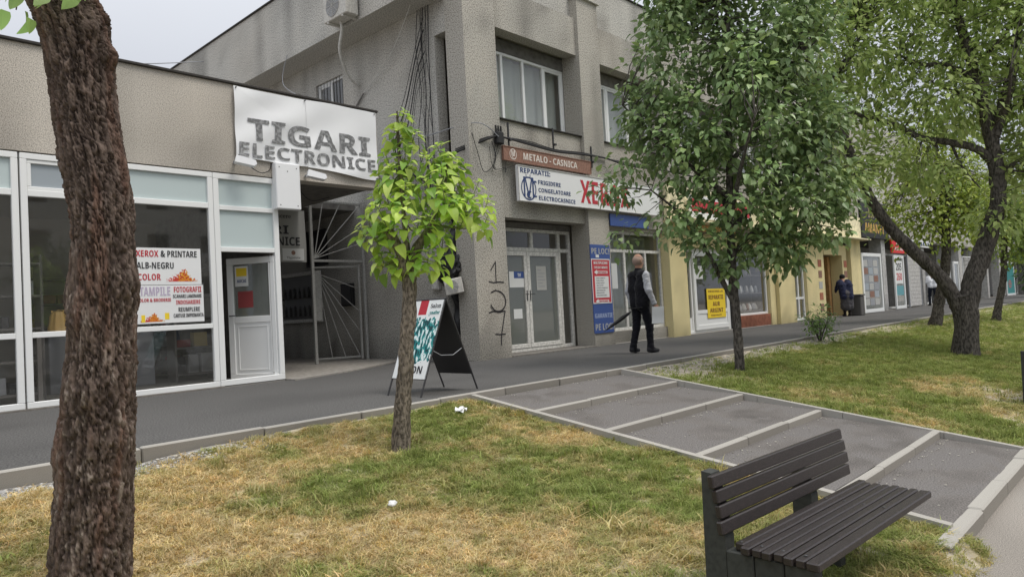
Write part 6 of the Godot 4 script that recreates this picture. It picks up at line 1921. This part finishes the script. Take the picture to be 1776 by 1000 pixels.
	for k in 5:
		var r := RandomNumberGenerator.new()
		r.seed = 300 + k
		var st := Vector3(1.0, 2.75, -3.9)
		var e: Vector3 = [Vector3(0.76, 2.50, -4.12), Vector3(0.88, 2.47, -4.0), Vector3(0.98, 2.47, -3.76), Vector3(0.86, 2.52, -3.80), Vector3(1.08, 2.50, -3.66)][k]
		var up := (st + e) / 2 + Vector3(0, 0.22, 0)
		limb("twig", [st - base, up - base, e - base], 0.008, 0.003, M.bark, t, 6, 0.1, 300 + k)
		for j in 13:
			var at := up.lerp(e, r.randf_range(0.2, 1.1)) + Vector3(r.randfn(), r.randfn(), r.randfn()) * 0.06
			var dir := (Vector3(r.randfn() * 0.5, -1.0, r.randfn() * 0.5)).normalized()
			var x := (Vector3(r.randfn(), 0.2, r.randfn()) + ACROSS).cross(dir).normalized()
			var sz := r.randf_range(0.065, 0.105)
			var o := put("leaf", meshes[j % 2], lm[r.randi() % 4], t, Transform3D(Basis(x * sz, dir.cross(x) * sz, dir * sz), at - base))

# ---------------------------------------------------------------- street furniture
func bench() -> void:
	var t := thing("bench", "dark brown slatted bench on the lawn edge in the right foreground", "bench", Vector3(3.24, -0.69, -1.27), -0.058, "park benches along the path")
	for k in 8:
		var z1: float = -0.435 + 0.054 * k
		var w := 0.046 if k < 7 else 0.062
		var b := B.new()
		b.col = Color(1, 1, 1) * [1.0, 1.9, 1.1, 0.9, 1.0, 0.95, 1.25, 1.05][k]  # board tones vary; the second slat is lightened as a painted sheen
		b.box(Vector3(0.0, 0.345, 0), Vector3(1.55, 0.385, w), 0.006)
		put("seat_slat", b, M.slat, t, Transform3D(Basis(Vector3.UP, rng.randf_range(-0.002, 0.002)), Vector3([0.05, 0.0, 0.01, 0.0, 0.015, 0.0, 0.01, 0.0][k], rng.randf_range(-0.002, 0.003), z1)))
	for k in 4:
		var b := B.new()
		b.col = Color(1, 1, 1) * [1.0, 1.1, 0.9, 1.0][k]
		b.box(Vector3(0, 0, -0.034), Vector3(1.56, 0.065, 0.0), 0.006)
		put("back_slat", b, M.slat, t, Transform3D(Basis(Vector3.RIGHT, -0.13), Vector3([-0.02, 0.0, 0.0, -0.01][k], 0.43 + 0.073 * k, -0.452 - 0.014 * k)))
	for side in 2:
		var x: float = 0.03 + 0.98 * side
		var post := B.new()
		post.prism([Vector2(-0.60, 0.0), Vector2(-0.48, 0.0), Vector2(-0.475, 0.40), Vector2(-0.535, 0.715 - 0.17 * side), Vector2(-0.59, 0.72 - 0.17 * side)], x, x + 0.085)
		for k in post.v.size():
			var q := post.v[k]
			post.v[k] = Vector3(q.z, q.y, q.x)
			var m := post.n[k]
			post.n[k] = Vector3(m.z, m.y, m.x)
		for k in range(0, post.i.size(), 3):
			var e := post.i[k]
			post.i[k] = post.i[k + 1]
			post.i[k + 1] = e
		put("back_post", post, M.bench_side, t)
		for k in (1 if side else 3):
			var b := B.new()
			b.col = Color(1, 1, 1) * [1.0, 0.88, 1.05][k]
			b.box(Vector3(x + 0.003 * k, -0.05, -0.478 + 0.15 * k), Vector3(x + 0.08 + 0.003 * k, 0.343, -0.332 + 0.15 * k), 0.006)
			put("side_board", b, M.bench_side, t)
		for k in 4:
			var sc := B.new()
			sc.lathe([Vector2(0.009, 0), Vector2(0.008, 0.003), Vector2(0, 0.004)], 10)
			put("screw", sc, M.dark_metal, t, Transform3D(Basis.IDENTITY, Vector3(x + 0.04, 0.3875, -0.41 + 0.108 * k)))
	var t2 := t.duplicate()
	t2.name = "bench_001"
	t2.position = Vector3(11.15, -0.70, -1.02)
	add_child(t2)
	t2.set_meta("label", "end post of a second dark bench cut by the right picture edge")

func stand_sign() -> void:
	# the folding advertising board on the pavement
	var t := thing("pavement_sign", "folding white and teal advertising board standing on the asphalt by the passage", "sandwich board", Vector3(5.42, 0, -6.46))
	var h := 1.08
	for side in 2:
		var s: float = -1.0 if side == 0 else 1.0
		# local frame of a panel: x across (along z of the world), y up the slope
		var lean := atan2(0.43, h)
		var at := Transform3D(Basis(Vector3(0, 0, 1), Vector3(sin(lean) * -s, cos(lean), 0).normalized(), Vector3(-cos(lean), sin(lean) * -s, 0) ) if side == 0 else Basis(Vector3(0, 0, -1), Vector3(-sin(lean), cos(lean), 0), Vector3(cos(lean), sin(lean), 0)), Vector3(s * 0.43, 0, -0.31 if side == 0 else 0.31))
		var len := sqrt(h * h + 0.43 * 0.43)
		for k in 2:
			var b := B.new()
			b.tube([Vector3(0.012 + 0.596 * k, 0, 0), Vector3(0.012 + 0.596 * k, len, 0)], [0.011, 0.011], 8)
			put("leg", b, M.dark_metal, t, at)
		var pn := boxes("panel", Vector3(0, 0.20, -0.008), Vector3(0.62, len, 0.008), M.dark_metal, t, 0.004)
		pn.transform = at
		if side == 0:
			var b := B.new()
			b.quad(Vector3(0.006, 0.206, 0.0095), Vector3(0.614, 0.206, 0.0095), Vector3(0.614, len - 0.006, 0.0095), Vector3(0.006, len - 0.006, 0.0095), true)
			var im := Image.create(256, 400, false, Image.FORMAT_RGBA8)
			im.fill(Color(0.90, 0.91, 0.91))
			im.fill_rect(Rect2i(80, 0, 62, 78), Color(0.72, 0.16, 0.22))
			var f := noise(0.02, FastNoiseLite.TYPE_SIMPLEX, 4, 81)
			for y in 400:
				for x in 256:
					var u := (x - 128) / 150.0
					var w := (y - 205) / 128.0
					if u * u * 0.55 + w * w + 0.5 * f.get_noise_2d(x, y) < 0.78 and y > 70:
						var c := Color(0.16, 0.56, 0.56)
						var m := f.get_noise_2d(x * 1.8 + 500, y * 0.8)
						if m > 0.22: c = Color(0.88, 0.93, 0.93)
						elif m < -0.22: c = Color(0.05, 0.25, 0.28)
						im.set_pixel(x, y, c)
			var m := plain(1, 1, 1, 0.4)
			m.albedo_color = Color.WHITE
			m.albedo_texture = ImageTexture.create_from_image(im)
			put("poster", b, m, pn)
			words("Salon", 0.18, 0.05, M.ink, pn, fz(0.40, len - 0.11, 0.0105), "Droid Serif")
			words("coafor", 0.17, 0.045, M.teal, pn, fz(0.41, len - 0.19, 0.0105))
			words("SALON", 0.42, 0.085, M.ink, pn, fz(0.10, 0.27, 0.0105))
	for k in 2:
		var z: float = -0.29 + 0.58 * k
		var b := B.new()
		b.tube([Vector3(-0.22, 0.5, z), Vector3(-0.1, 0.44, z), Vector3(0.08, 0.43, z), Vector3(0.22, 0.5, z)], [0.005, 0.005, 0.005, 0.005], 6)
		put("chain", b, M.grey_panel, t)
	var hg := B.new()
	hg.tube([Vector3(0, h - 0.003, -0.32), Vector3(0, h - 0.003, 0.32)], [0.016, 0.016], 8)
	put("hinge", hg, M.dark_metal, t)

# ---------------------------------------------------------------- people
# bones: [from, to, radius from, radius to, colour index]; one smooth surface round all of them
func blob(b: B, bones: Array, cell: float, k: float, cols: Array) -> void:
	var lo := Vector3.INF
	var hi := -Vector3.INF
	for q in bones:
		var r: float = maxf(q[2], q[3]) + k + 2 * cell
		for e in 2:
			lo = lo.min(q[e] - Vector3.ONE * r)
			hi = hi.max(q[e] + Vector3.ONE * r)
	var n := Vector3i(((hi - lo) / cell).ceil()) + Vector3i.ONE
	var sx := n.y * n.z
	var sy := n.z
	var f := PackedFloat32Array()
	f.resize(n.x * n.y * n.z)
	f.fill(1.0)
	var best := f.duplicate()
	var who := PackedByteArray()
	who.resize(f.size())
	for q in bones:
		var a: Vector3 = q[0]
		var ab: Vector3 = q[1] - a
		var l2 := maxf(ab.length_squared(), 1e-9)
		var ra: float = q[2]
		var dr: float = q[3] - ra
		var r: float = maxf(q[2], q[3]) + k + 1.5 * cell
		var i0 := Vector3i(((a.min(q[1]) - Vector3.ONE * r - lo) / cell).floor()).max(Vector3i.ZERO)
		var i1 := Vector3i(((a.max(q[1]) + Vector3.ONE * r - lo) / cell).ceil()).min(n - Vector3i.ONE)
		for x in range(i0.x, i1.x + 1):
			for y in range(i0.y, i1.y + 1):
				for z in range(i0.z, i1.z + 1):
					var pa := lo + Vector3(x, y, z) * cell - a
					var t := clampf(pa.dot(ab) / l2, 0.0, 1.0)
					var d := (pa - ab * t).length() - ra - dr * t
					var id := x * sx + y * sy + z
					if d < best[id]:
						best[id] = d
						who[id] = q[4]
					var o := f[id]
					if absf(o - d) < k:
						var h := (k - absf(o - d)) / k
						f[id] = minf(o, d) - h * h * k * 0.25
					elif d < o:
						f[id] = d
	var at := PackedInt32Array()
	at.resize(f.size())
	at.fill(-1)
	var corner := [0, 1, sy, sy + 1, sx, sx + 1, sx + sy, sx + sy + 1]
	var edges := [[0, 1], [2, 3], [4, 5], [6, 7], [0, 2], [1, 3], [4, 6], [5, 7], [0, 4], [1, 5], [2, 6], [3, 7]]
	var cp := [Vector3(0, 0, 0), Vector3(0, 0, 1), Vector3(0, 1, 0), Vector3(0, 1, 1), Vector3(1, 0, 0), Vector3(1, 0, 1), Vector3(1, 1, 0), Vector3(1, 1, 1)]
	var first := b.v.size()
	for x in n.x - 1:
		for y in n.y - 1:
			for z in n.z - 1:
				var id := x * sx + y * sy + z
				if f[id] > cell * 2.0 or f[id] < -cell * 2.0: continue
				var neg := 0
				for c in 8: if f[id + corner[c]] < 0.0: neg += 1
				if neg == 0 or neg == 8: continue
				var sum := Vector3.ZERO
				var cnt := 0
				for e in edges:
					var fa := f[id + corner[e[0]]]
					var fb := f[id + corner[e[1]]]
					if (fa < 0.0) != (fb < 0.0):
						sum += cp[e[0]].lerp(cp[e[1]], fa / (fa - fb))
						cnt += 1
				var g := Vector3(f[id + sx] - f[id], f[id + sy] - f[id], f[id + 1] - f[id]) + Vector3(f[id + sx + sy + 1] - f[id + sy + 1], f[id + sx + sy + 1] - f[id + sx + 1], f[id + sx + sy + 1] - f[id + sx + sy])
				at[id] = b.p(lo + (Vector3(x, y, z) + sum / cnt) * cell, g, Vector2.ZERO, cols[who[id]])
	for x in range(1, n.x - 1):
		for y in range(1, n.y - 1):
			for z in range(1, n.z - 1):
				var id := x * sx + y * sy + z
				var s := f[id] < 0.0
				for ax in 3:
					var step: int = [sx, sy, 1][ax]
					if (f[id + step] < 0.0) == s: continue
					var u: int = [sy, 1, sx][ax]
					var w: int = [1, sx, sy][ax]
					var q := [at[id - u - w], at[id - w], at[id], at[id - u]]
					if q.min() < 0: continue
					if s:
						b.tri(q[0], q[1], q[2]); b.tri(q[0], q[2], q[3])
					else:
						b.tri(q[0], q[2], q[1]); b.tri(q[0], q[3], q[2])

func wrinkle(b: B, amp: float, top: float) -> void:
	# soft folds in the clothes
	var f := noise(1.0, FastNoiseLite.TYPE_SIMPLEX_SMOOTH, 2, 95)
	for k in b.v.size():
		var q := b.v[k]
		if q.y > top or q.y < 0.12: continue
		var p := Vector3(q.x * 9.0, q.y * 15.0 + q.x * 9.0, q.z * 9.0)
		var d := f.get_noise_3dv(p)
		b.v[k] += b.n[k] * amp * d
		var e := 0.12
		var g := Vector3(f.get_noise_3dv(p + Vector3(e, 0, 0)) - d, f.get_noise_3dv(p + Vector3(0, e, 0)) - d, f.get_noise_3dv(p + Vector3(0, 0, e)) - d) / e * 10.0 * amp
		b.n[k] = (b.n[k] - (g - b.n[k] * g.dot(b.n[k]))).normalized()

func cloth_mat(ro := 0.85) -> StandardMaterial3D:
	var m := plain(1, 1, 1, ro, 0.3)
	m.vertex_color_use_as_albedo = true
	m.rim_enabled = true
	m.rim = 0.2
	return m

func hand_bones(wrist: Vector3, dir: Vector3, palm_n: Vector3, side: float, curl: float, ci: int) -> Array:
	# palm and five fingers; dir points along the hand, palm_n out of the palm
	var x := dir.cross(palm_n).normalized() * side
	var r := []
	var knuckle := wrist + dir * 0.085
	for k in 4:
		var o := x * (-0.030 + 0.020 * k)
		r.append([wrist + o * 0.6, knuckle + o, 0.015, 0.013, ci])
		var ln: float = [0.032, 0.040, 0.042, 0.034][k]
		var d1 := (dir + palm_n * curl * 0.6).normalized()
		var d2 := (dir + palm_n * curl * 1.8).normalized()
		var d3 := (dir * (1.0 - curl * 0.6) + palm_n * curl * 2.2).normalized()
		var p1 := knuckle + o + d1 * ln
		var p2 := p1 + d2 * ln * 0.75
		r.append([knuckle + o, p1, 0.0105, 0.0095, ci])
		r.append([p1, p2, 0.0095, 0.0085, ci])
		r.append([p2, p2 + d3 * ln * 0.55, 0.0085, 0.0075, ci])
	var th := wrist + dir * 0.03 + x * 0.035
	var t1 := th + (dir * 0.7 + x * 0.55 + palm_n * 0.35).normalized() * 0.042
	r.append([wrist + dir * 0.015 + x * 0.015, th, 0.016, 0.014, ci])
	r.append([th, t1, 0.0125, 0.011, ci])
	r.append([t1, t1 + (dir + palm_n * 0.5).normalized() * 0.03, 0.011, 0.009, ci])
	return r

# local axes of a figure: +z is where it looks, +x its left, y up
func people() -> void:
	var skin := Color(0.42, 0.24, 0.17)
	# --- the man in the vest, walking away
	var cols := [Color(0.014, 0.014, 0.018), Color(0.010, 0.010, 0.012), skin, Color(0.50, 0.51, 0.55), Color(0.03, 0.03, 0.032), Color(0.36, 0.26, 0.215)]
	var m := thing("person", "person in a black vest and black trousers walking away along the pavement", "person", Vector3(11.12, 0.0, -7.28), PI / 2 - 0.30)
	var b := B.new()
	var bones := []
	var hip := Vector3(0, 0.93, 0)
	for s in [-1.0, 1.0]:
		# legs: the right one ahead
		var fwd := 0.13 if s < 0 else -0.10
		var h := Vector3(s * 0.095, 0.90, 0.0)
		var kn := Vector3(s * 0.105, 0.49, fwd * 0.55 + 0.03)
		var an := Vector3(s * 0.105, 0.105 if s < 0 else 0.115, fwd - 0.03)
		bones.append([h, kn, 0.098, 0.072, 1])
		bones.append([kn, an, 0.070, 0.056, 1])
		bones.append([an + Vector3(0, 0.0, 0), an + Vector3(0, -0.03, 0.01), 0.058, 0.055, 1])
		bones.append([an + Vector3(0, -0.055, -0.045), an + Vector3(s * 0.02, -0.062, 0.06), 0.042, 0.042, 4])
		bones.append([an + Vector3(s * 0.02, -0.062, 0.06), an + Vector3(s * 0.03, -0.068, 0.14), 0.042, 0.034, 4])
		# pelvis and trunk
		bones.append([Vector3(s * 0.075, 0.95, -0.01), Vector3(s * 0.085, 0.86, -0.02), 0.115, 0.105, 1])
		bones.append([Vector3(s * 0.085, 0.93, 0.0), Vector3(s * 0.095, 1.18, 0.0), 0.128, 0.135, 0])
		bones.append([Vector3(s * 0.095, 1.18, 0.0), Vector3(s * 0.115, 1.38, -0.01), 0.135, 0.105, 0])
		bones.append([Vector3(s * 0.11, 1.40, -0.01), Vector3(s * 0.17, 1.43, -0.01), 0.085, 0.070, 0])
		bones.append([Vector3(s * 0.04, 1.44, -0.01), Vector3(s * 0.13, 1.44, -0.01), 0.072, 0.065, 0])
	bones.append([Vector3(0, 1.44, -0.01), Vector3(0, 1.53, 0.005), 0.072, 0.064, 0])
	# sleeves: right arm hangs, left arm back with the umbrella
	bones.append([Vector3(-0.205, 1.415, 0.0), Vector3(-0.275, 1.13, -0.01), 0.066, 0.056, 3])
	bones.append([Vector3(-0.275, 1.13, -0.01), Vector3(-0.29, 0.90, 0.09), 0.054, 0.045, 3])
	bones.append([Vector3(0.205, 1.415, 0.0), Vector3(0.27, 1.14, -0.05), 0.066, 0.056, 3])
	bones.append([Vector3(0.27, 1.14, -0.05), Vector3(0.26, 0.90, 0.02), 0.054, 0.045, 3])
	blob(b, bones, 0.0125, 0.035, cols)
	var head := []
	head.append([Vector3(0, 1.50, 0.0), Vector3(0, 1.60, 0.015), 0.060, 0.062, 2])
	head.append([Vector3(0, 1.685, 0.0), Vector3(0, 1.70, 0.015), 0.098, 0.092, 5])
	head.append([Vector3(0, 1.735, 0.01), Vector3(0, 1.715, 0.045), 0.076, 0.068, 2])
	head.append([Vector3(0, 1.62, 0.035), Vector3(0, 1.585, 0.072), 0.062, 0.035, 2])
	head.append([Vector3(0, 1.69, 0.065), Vector3(0, 1.63, 0.078), 0.052, 0.040, 2])
	head.append([Vector3(0, 1.685, 0.105), Vector3(0, 1.655, 0.125), 0.012, 0.016, 2])
	for s in [-1.0, 1.0]:
		head.append([Vector3(s * 0.084, 1.70, -0.005), Vector3(s * 0.086, 1.65, 0.0), 0.018, 0.013, 2])
		head.append([Vector3(s * 0.030, 1.695, 0.108), Vector3(s * 0.045, 1.697, 0.10), 0.012, 0.012, 2])
	head.append([Vector3(-0.02, 1.622, 0.106), Vector3(0.02, 1.622, 0.106), 0.010, 0.010, 2])
	blob(b, head, 0.007, 0.016, cols)
	var wr := Vector3(-0.292, 0.885, 0.10)
	blob(b, hand_bones(wr, Vector3(-0.05, -0.93, 0.25).normalized(), Vector3(1, 0, 0), 1.0, 0.45, 2), 0.005, 0.008, cols)
	var wl := Vector3(0.26, 0.885, 0.025)
	blob(b, hand_bones(wl, Vector3(0.0, -0.95, 0.2).normalized(), Vector3(-1, 0, 0), -1.0, 0.7, 2), 0.005, 0.008, cols)
	wrinkle(b, 0.012, 1.46)
	put("body", b, cloth_mat(), m)
	# a pale stripe in the sleeve cloth is too fine to see; the hem and collar of the vest are not
	var hem := B.new()
	hem.tube([Vector3(-0.19, 0.83, -0.11), Vector3(0, 0.82, -0.145), Vector3(0.19, 0.83, -0.11)], [0.012, 0.012, 0.012], 6)
	put("vest_hem", hem, M.black, m)
	var rot := Basis(Vector3.UP, PI / 2 - 0.30)
	var o := Vector3(11.12, 0, -7.28)
	# paper in the right hand
	var sheet := B.new()
	for back in 2:
		sheet.sheet(6, 6, func(u, w): return Vector3(0.005 * sin(w * 5) + 0.003 * back, -0.30 * (1.0 - w), (0.5 - u if back == 0 else u - 0.5) * 0.21 + 0.02 * w))
	tag(put("paper_sheet", sheet, M.white, self, Transform3D(rot, o) * Transform3D(Basis(Vector3.UP, -0.75), Vector3(-0.34, 0.83, 0.10))), "white paper sheets held in the walking person's right hand", "paper")
	# furled umbrella in the left hand, pointing down and back
	var um := thing("umbrella", "furled black umbrella carried low behind the walking person", "umbrella", o, PI / 2 - 0.30)
	var axis := Vector3(0.24, -0.42, -0.62).normalized()
	var g0 := Vector3(0.25, 0.80, 0.06)
	var st := B.new()
	st.tube([g0 - axis * 0.10, g0 + axis * 0.10], [0.012, 0.012], 8)
	put("handle", st, M.dark_metal, um)
	var fold := B.new()
	var pts := []
	var rad := []
	for k in 12:
		pts.append(g0 + axis * (0.10 + 0.05 * k))
		rad.append([0.010, 0.022, 0.027, 0.031, 0.033, 0.032, 0.030, 0.026, 0.022, 0.017, 0.012, 0.007][k])
	fold.tube(pts, rad, 14)
	for k in fold.v.size(): fold.v[k] += fold.n[k] * 0.008 * sin(k * 2.2)
	put("canopy", fold, M.black, um)
	var tip := B.new()
	tip.tube([g0 + axis * 0.65, g0 + axis * 0.72], [0.006, 0.004], 6)
	put("tip", tip, M.dark_metal, um)
	# --- the bent figure in the navy coat at the orange entrance
	var c2 := [Color(0.020, 0.024, 0.055), Color(0.085, 0.080, 0.090), skin, Color(0.02, 0.018, 0.018), Color(0.022, 0.02, 0.02)]
	var w := thing("person", "person in a dark navy coat and grey skirt leaning forward at the orange entrance", "person", Vector3(28.1, 0, -9.28), PI / 2 + 0.7)
	var wb := B.new()
	var bn := []
	for s in [-1.0, 1.0]:
		bn.append([Vector3(s * 0.09, 0.5, 0), Vector3(s * 0.09, 0.12, 0.01), 0.07, 0.05, 3])
		bn.append([Vector3(s * 0.09, 0.06, -0.03), Vector3(s * 0.10, 0.05, 0.13), 0.05, 0.04, 3])
		bn.append([Vector3(s * 0.09, 0.86, -0.04), Vector3(s * 0.12, 0.36, -0.01), 0.12, 0.12, 1])
		bn.append([Vector3(s * 0.10, 0.74, -0.05), Vector3(s * 0.12, 1.15, 0.05), 0.145, 0.145, 0])
		bn.append([Vector3(s * 0.12, 1.15, 0.06), Vector3(s * 0.13, 1.30, 0.15), 0.15, 0.10, 0])
		bn.append([Vector3(s * 0.21, 1.28, 0.15), Vector3(s * 0.27, 1.03, 0.20), 0.07, 0.06, 0])
		bn.append([Vector3(s * 0.27, 1.03, 0.20), Vector3(s * 0.22, 0.95, 0.40), 0.058, 0.045, 0])
	bn.append([Vector3(0, 0.85, -0.06), Vector3(0, 0.35, -0.03), 0.13, 0.14, 1])
	bn.append([Vector3(0, 1.32, 0.17), Vector3(0, 1.40, 0.24), 0.06, 0.055, 2])
	bn.append([Vector3(0, 1.50, 0.26), Vector3(0, 1.48, 0.28), 0.10, 0.095, 4])
	bn.append([Vector3(0, 1.47, 0.32), Vector3(0, 1.43, 0.34), 0.06, 0.05, 2])
	bn.append([Vector3(0, 1.47, 0.38), Vector3(0, 1.45, 0.385), 0.015, 0.018, 2])
	blob(wb, bn, 0.022, 0.04, c2)
	for s in [-1.0, 1.0]:
		blob(wb, hand_bones(Vector3(s * 0.22, 0.95, 0.41), Vector3(-s * 0.2, -0.3, 0.93).normalized(), Vector3(-s, 0, 0), -s, 0.4, 2), 0.007, 0.008, c2)
	wrinkle(wb, 0.018, 1.3)
	put("body", wb, cloth_mat(), w)
	# --- the one in the white shirt
	var c3 := [Color(0.72, 0.74, 0.78), Color(0.018, 0.022, 0.035), skin, Color(0.02, 0.02, 0.02), Color(0.03, 0.025, 0.02)]
	var p := thing("person", "person in a white shirt and dark jeans standing by the grey shutter panel", "person", Vector3(41.0, 0, -9.35), PI / 2 + 0.5)
	var pb := B.new()
	var bp := []
	for s in [-1.0, 1.0]:
		var kx: float = 0.12 if s > 0 else -0.06
		bp.append([Vector3(s * 0.10, 0.92, 0), Vector3(s * 0.12, 0.50, 0.08 + kx * 0.5), 0.10, 0.075, 1])
		bp.append([Vector3(s * 0.12, 0.50, 0.08 + kx * 0.5), Vector3(s * 0.13, 0.11, -0.02 + kx), 0.072, 0.055, 1])
		bp.append([Vector3(s * 0.13, 0.05, -0.05 + kx), Vector3(s * 0.15, 0.045, 0.12 + kx), 0.05, 0.04, 3])
		bp.append([Vector3(s * 0.09, 0.98, 0), Vector3(s * 0.11, 1.22, 0.03), 0.125, 0.13, 0])
		bp.append([Vector3(s * 0.11, 1.22, 0.03), Vector3(s * 0.13, 1.42, 0.06), 0.13, 0.09, 0])
		bp.append([Vector3(s * 0.19, 1.43, 0.06), Vector3(s * 0.26, 1.18, 0.04), 0.065, 0.055, 0])
		bp.append([Vector3(s * 0.26, 1.18, 0.04), Vector3(s * 0.24, 1.00, 0.20), 0.045, 0.038, 2])
	bp.append([Vector3(0, 1.46, 0.07), Vector3(0, 1.56, 0.10), 0.06, 0.055, 2])
	bp.append([Vector3(0, 1.68, 0.10), Vector3(0, 1.67, 0.12), 0.10, 0.095, 4])
	bp.append([Vector3(0, 1.65, 0.16), Vector3(0, 1.59, 0.17), 0.06, 0.045, 2])
	bp.append([Vector3(0, 1.65, 0.215), Vector3(0, 1.63, 0.22), 0.013, 0.016, 2])
	blob(pb, bp, 0.022, 0.04, c3)
	for s in [-1.0, 1.0]:
		blob(pb, hand_bones(Vector3(s * 0.24, 0.99, 0.21), Vector3(-s * 0.1, -0.5, 0.85).normalized(), Vector3(-s, 0, 0), -s, 0.4, 2), 0.007, 0.008, c3)
	wrinkle(pb, 0.015, 1.42)
	put("body", pb, cloth_mat(), p)

# ----------------------------------------------------------------
func light_and_eye() -> void:
	var cam := Camera3D.new()
	cam.name = "camera"
	cam.fov = 43.95
	cam.near = 0.05
	cam.far = 800
	var yaw := deg_to_rad(46.7)
	var pitch := deg_to_rad(1.77)
	var roll := deg_to_rad(-3.11)
	var f := Vector3(sin(yaw) * cos(pitch), sin(pitch), -cos(yaw) * cos(pitch))
	var r := Vector3(cos(yaw), 0, sin(yaw))
	var u := r.cross(f)
	cam.transform = Transform3D(Basis(r * cos(roll) + u * sin(roll), u * cos(roll) - r * sin(roll), -f), Vector3(0, H, 0))
	add_child(cam)
	cam.current = true
	var sky := ProceduralSkyMaterial.new()
	sky.sky_top_color = L(1.85, 1.88, 1.94)
	sky.sky_horizon_color = L(0.285, 0.31, 0.365)
	sky.sky_curve = 1.2
	sky.sky_energy_multiplier = 1.0
	sky.ground_horizon_color = L(0.30, 0.31, 0.32)
	sky.ground_bottom_color = L(0.2, 0.2, 0.2)
	var e := Environment.new()
	e.background_mode = Environment.BG_SKY
	e.sky = Sky.new()
	e.sky.sky_material = sky
	e.tonemap_mode = Environment.TONE_MAPPER_LINEAR
	e.tonemap_exposure = 1.2
	e.sdfgi_enabled = true
	e.ssao_enabled = true
	e.ssil_enabled = true
	var we := WorldEnvironment.new()
	we.name = "environment"
	we.environment = e
	add_child(we)
	sky.sky_cover = ntex(noise(0.012, FastNoiseLite.TYPE_SIMPLEX_SMOOTH, 4, 91), [0.0, 0.4, 0.7, 1.0], [Color.BLACK, grey(0.015), grey(0.075), grey(0.12)], 512)
	var sun := DirectionalLight3D.new()
	sun.name = "sun"
	sun.light_color = Color(1.0, 0.97, 0.93)
	sun.light_energy = 0.5
	sun.light_angular_distance = 22.0
	sun.shadow_enabled = true
	sun.rotation = Vector3(deg_to_rad(-62), deg_to_rad(20), 0)
	sun.sky_mode = DirectionalLight3D.SKY_MODE_LIGHT_ONLY
	add_child(sun)

func _ready() -> void:
	rng.seed = 20240
	light_and_eye()
	stains.frequency = 0.7
	stains.seed = 9
	stains.fractal_octaves = 4
	materials()
	ground()
	low_shop()
	main_building()
	far_shops()
	across()
	trees()
	bench()
	stand_sign()
	people()
	grass()
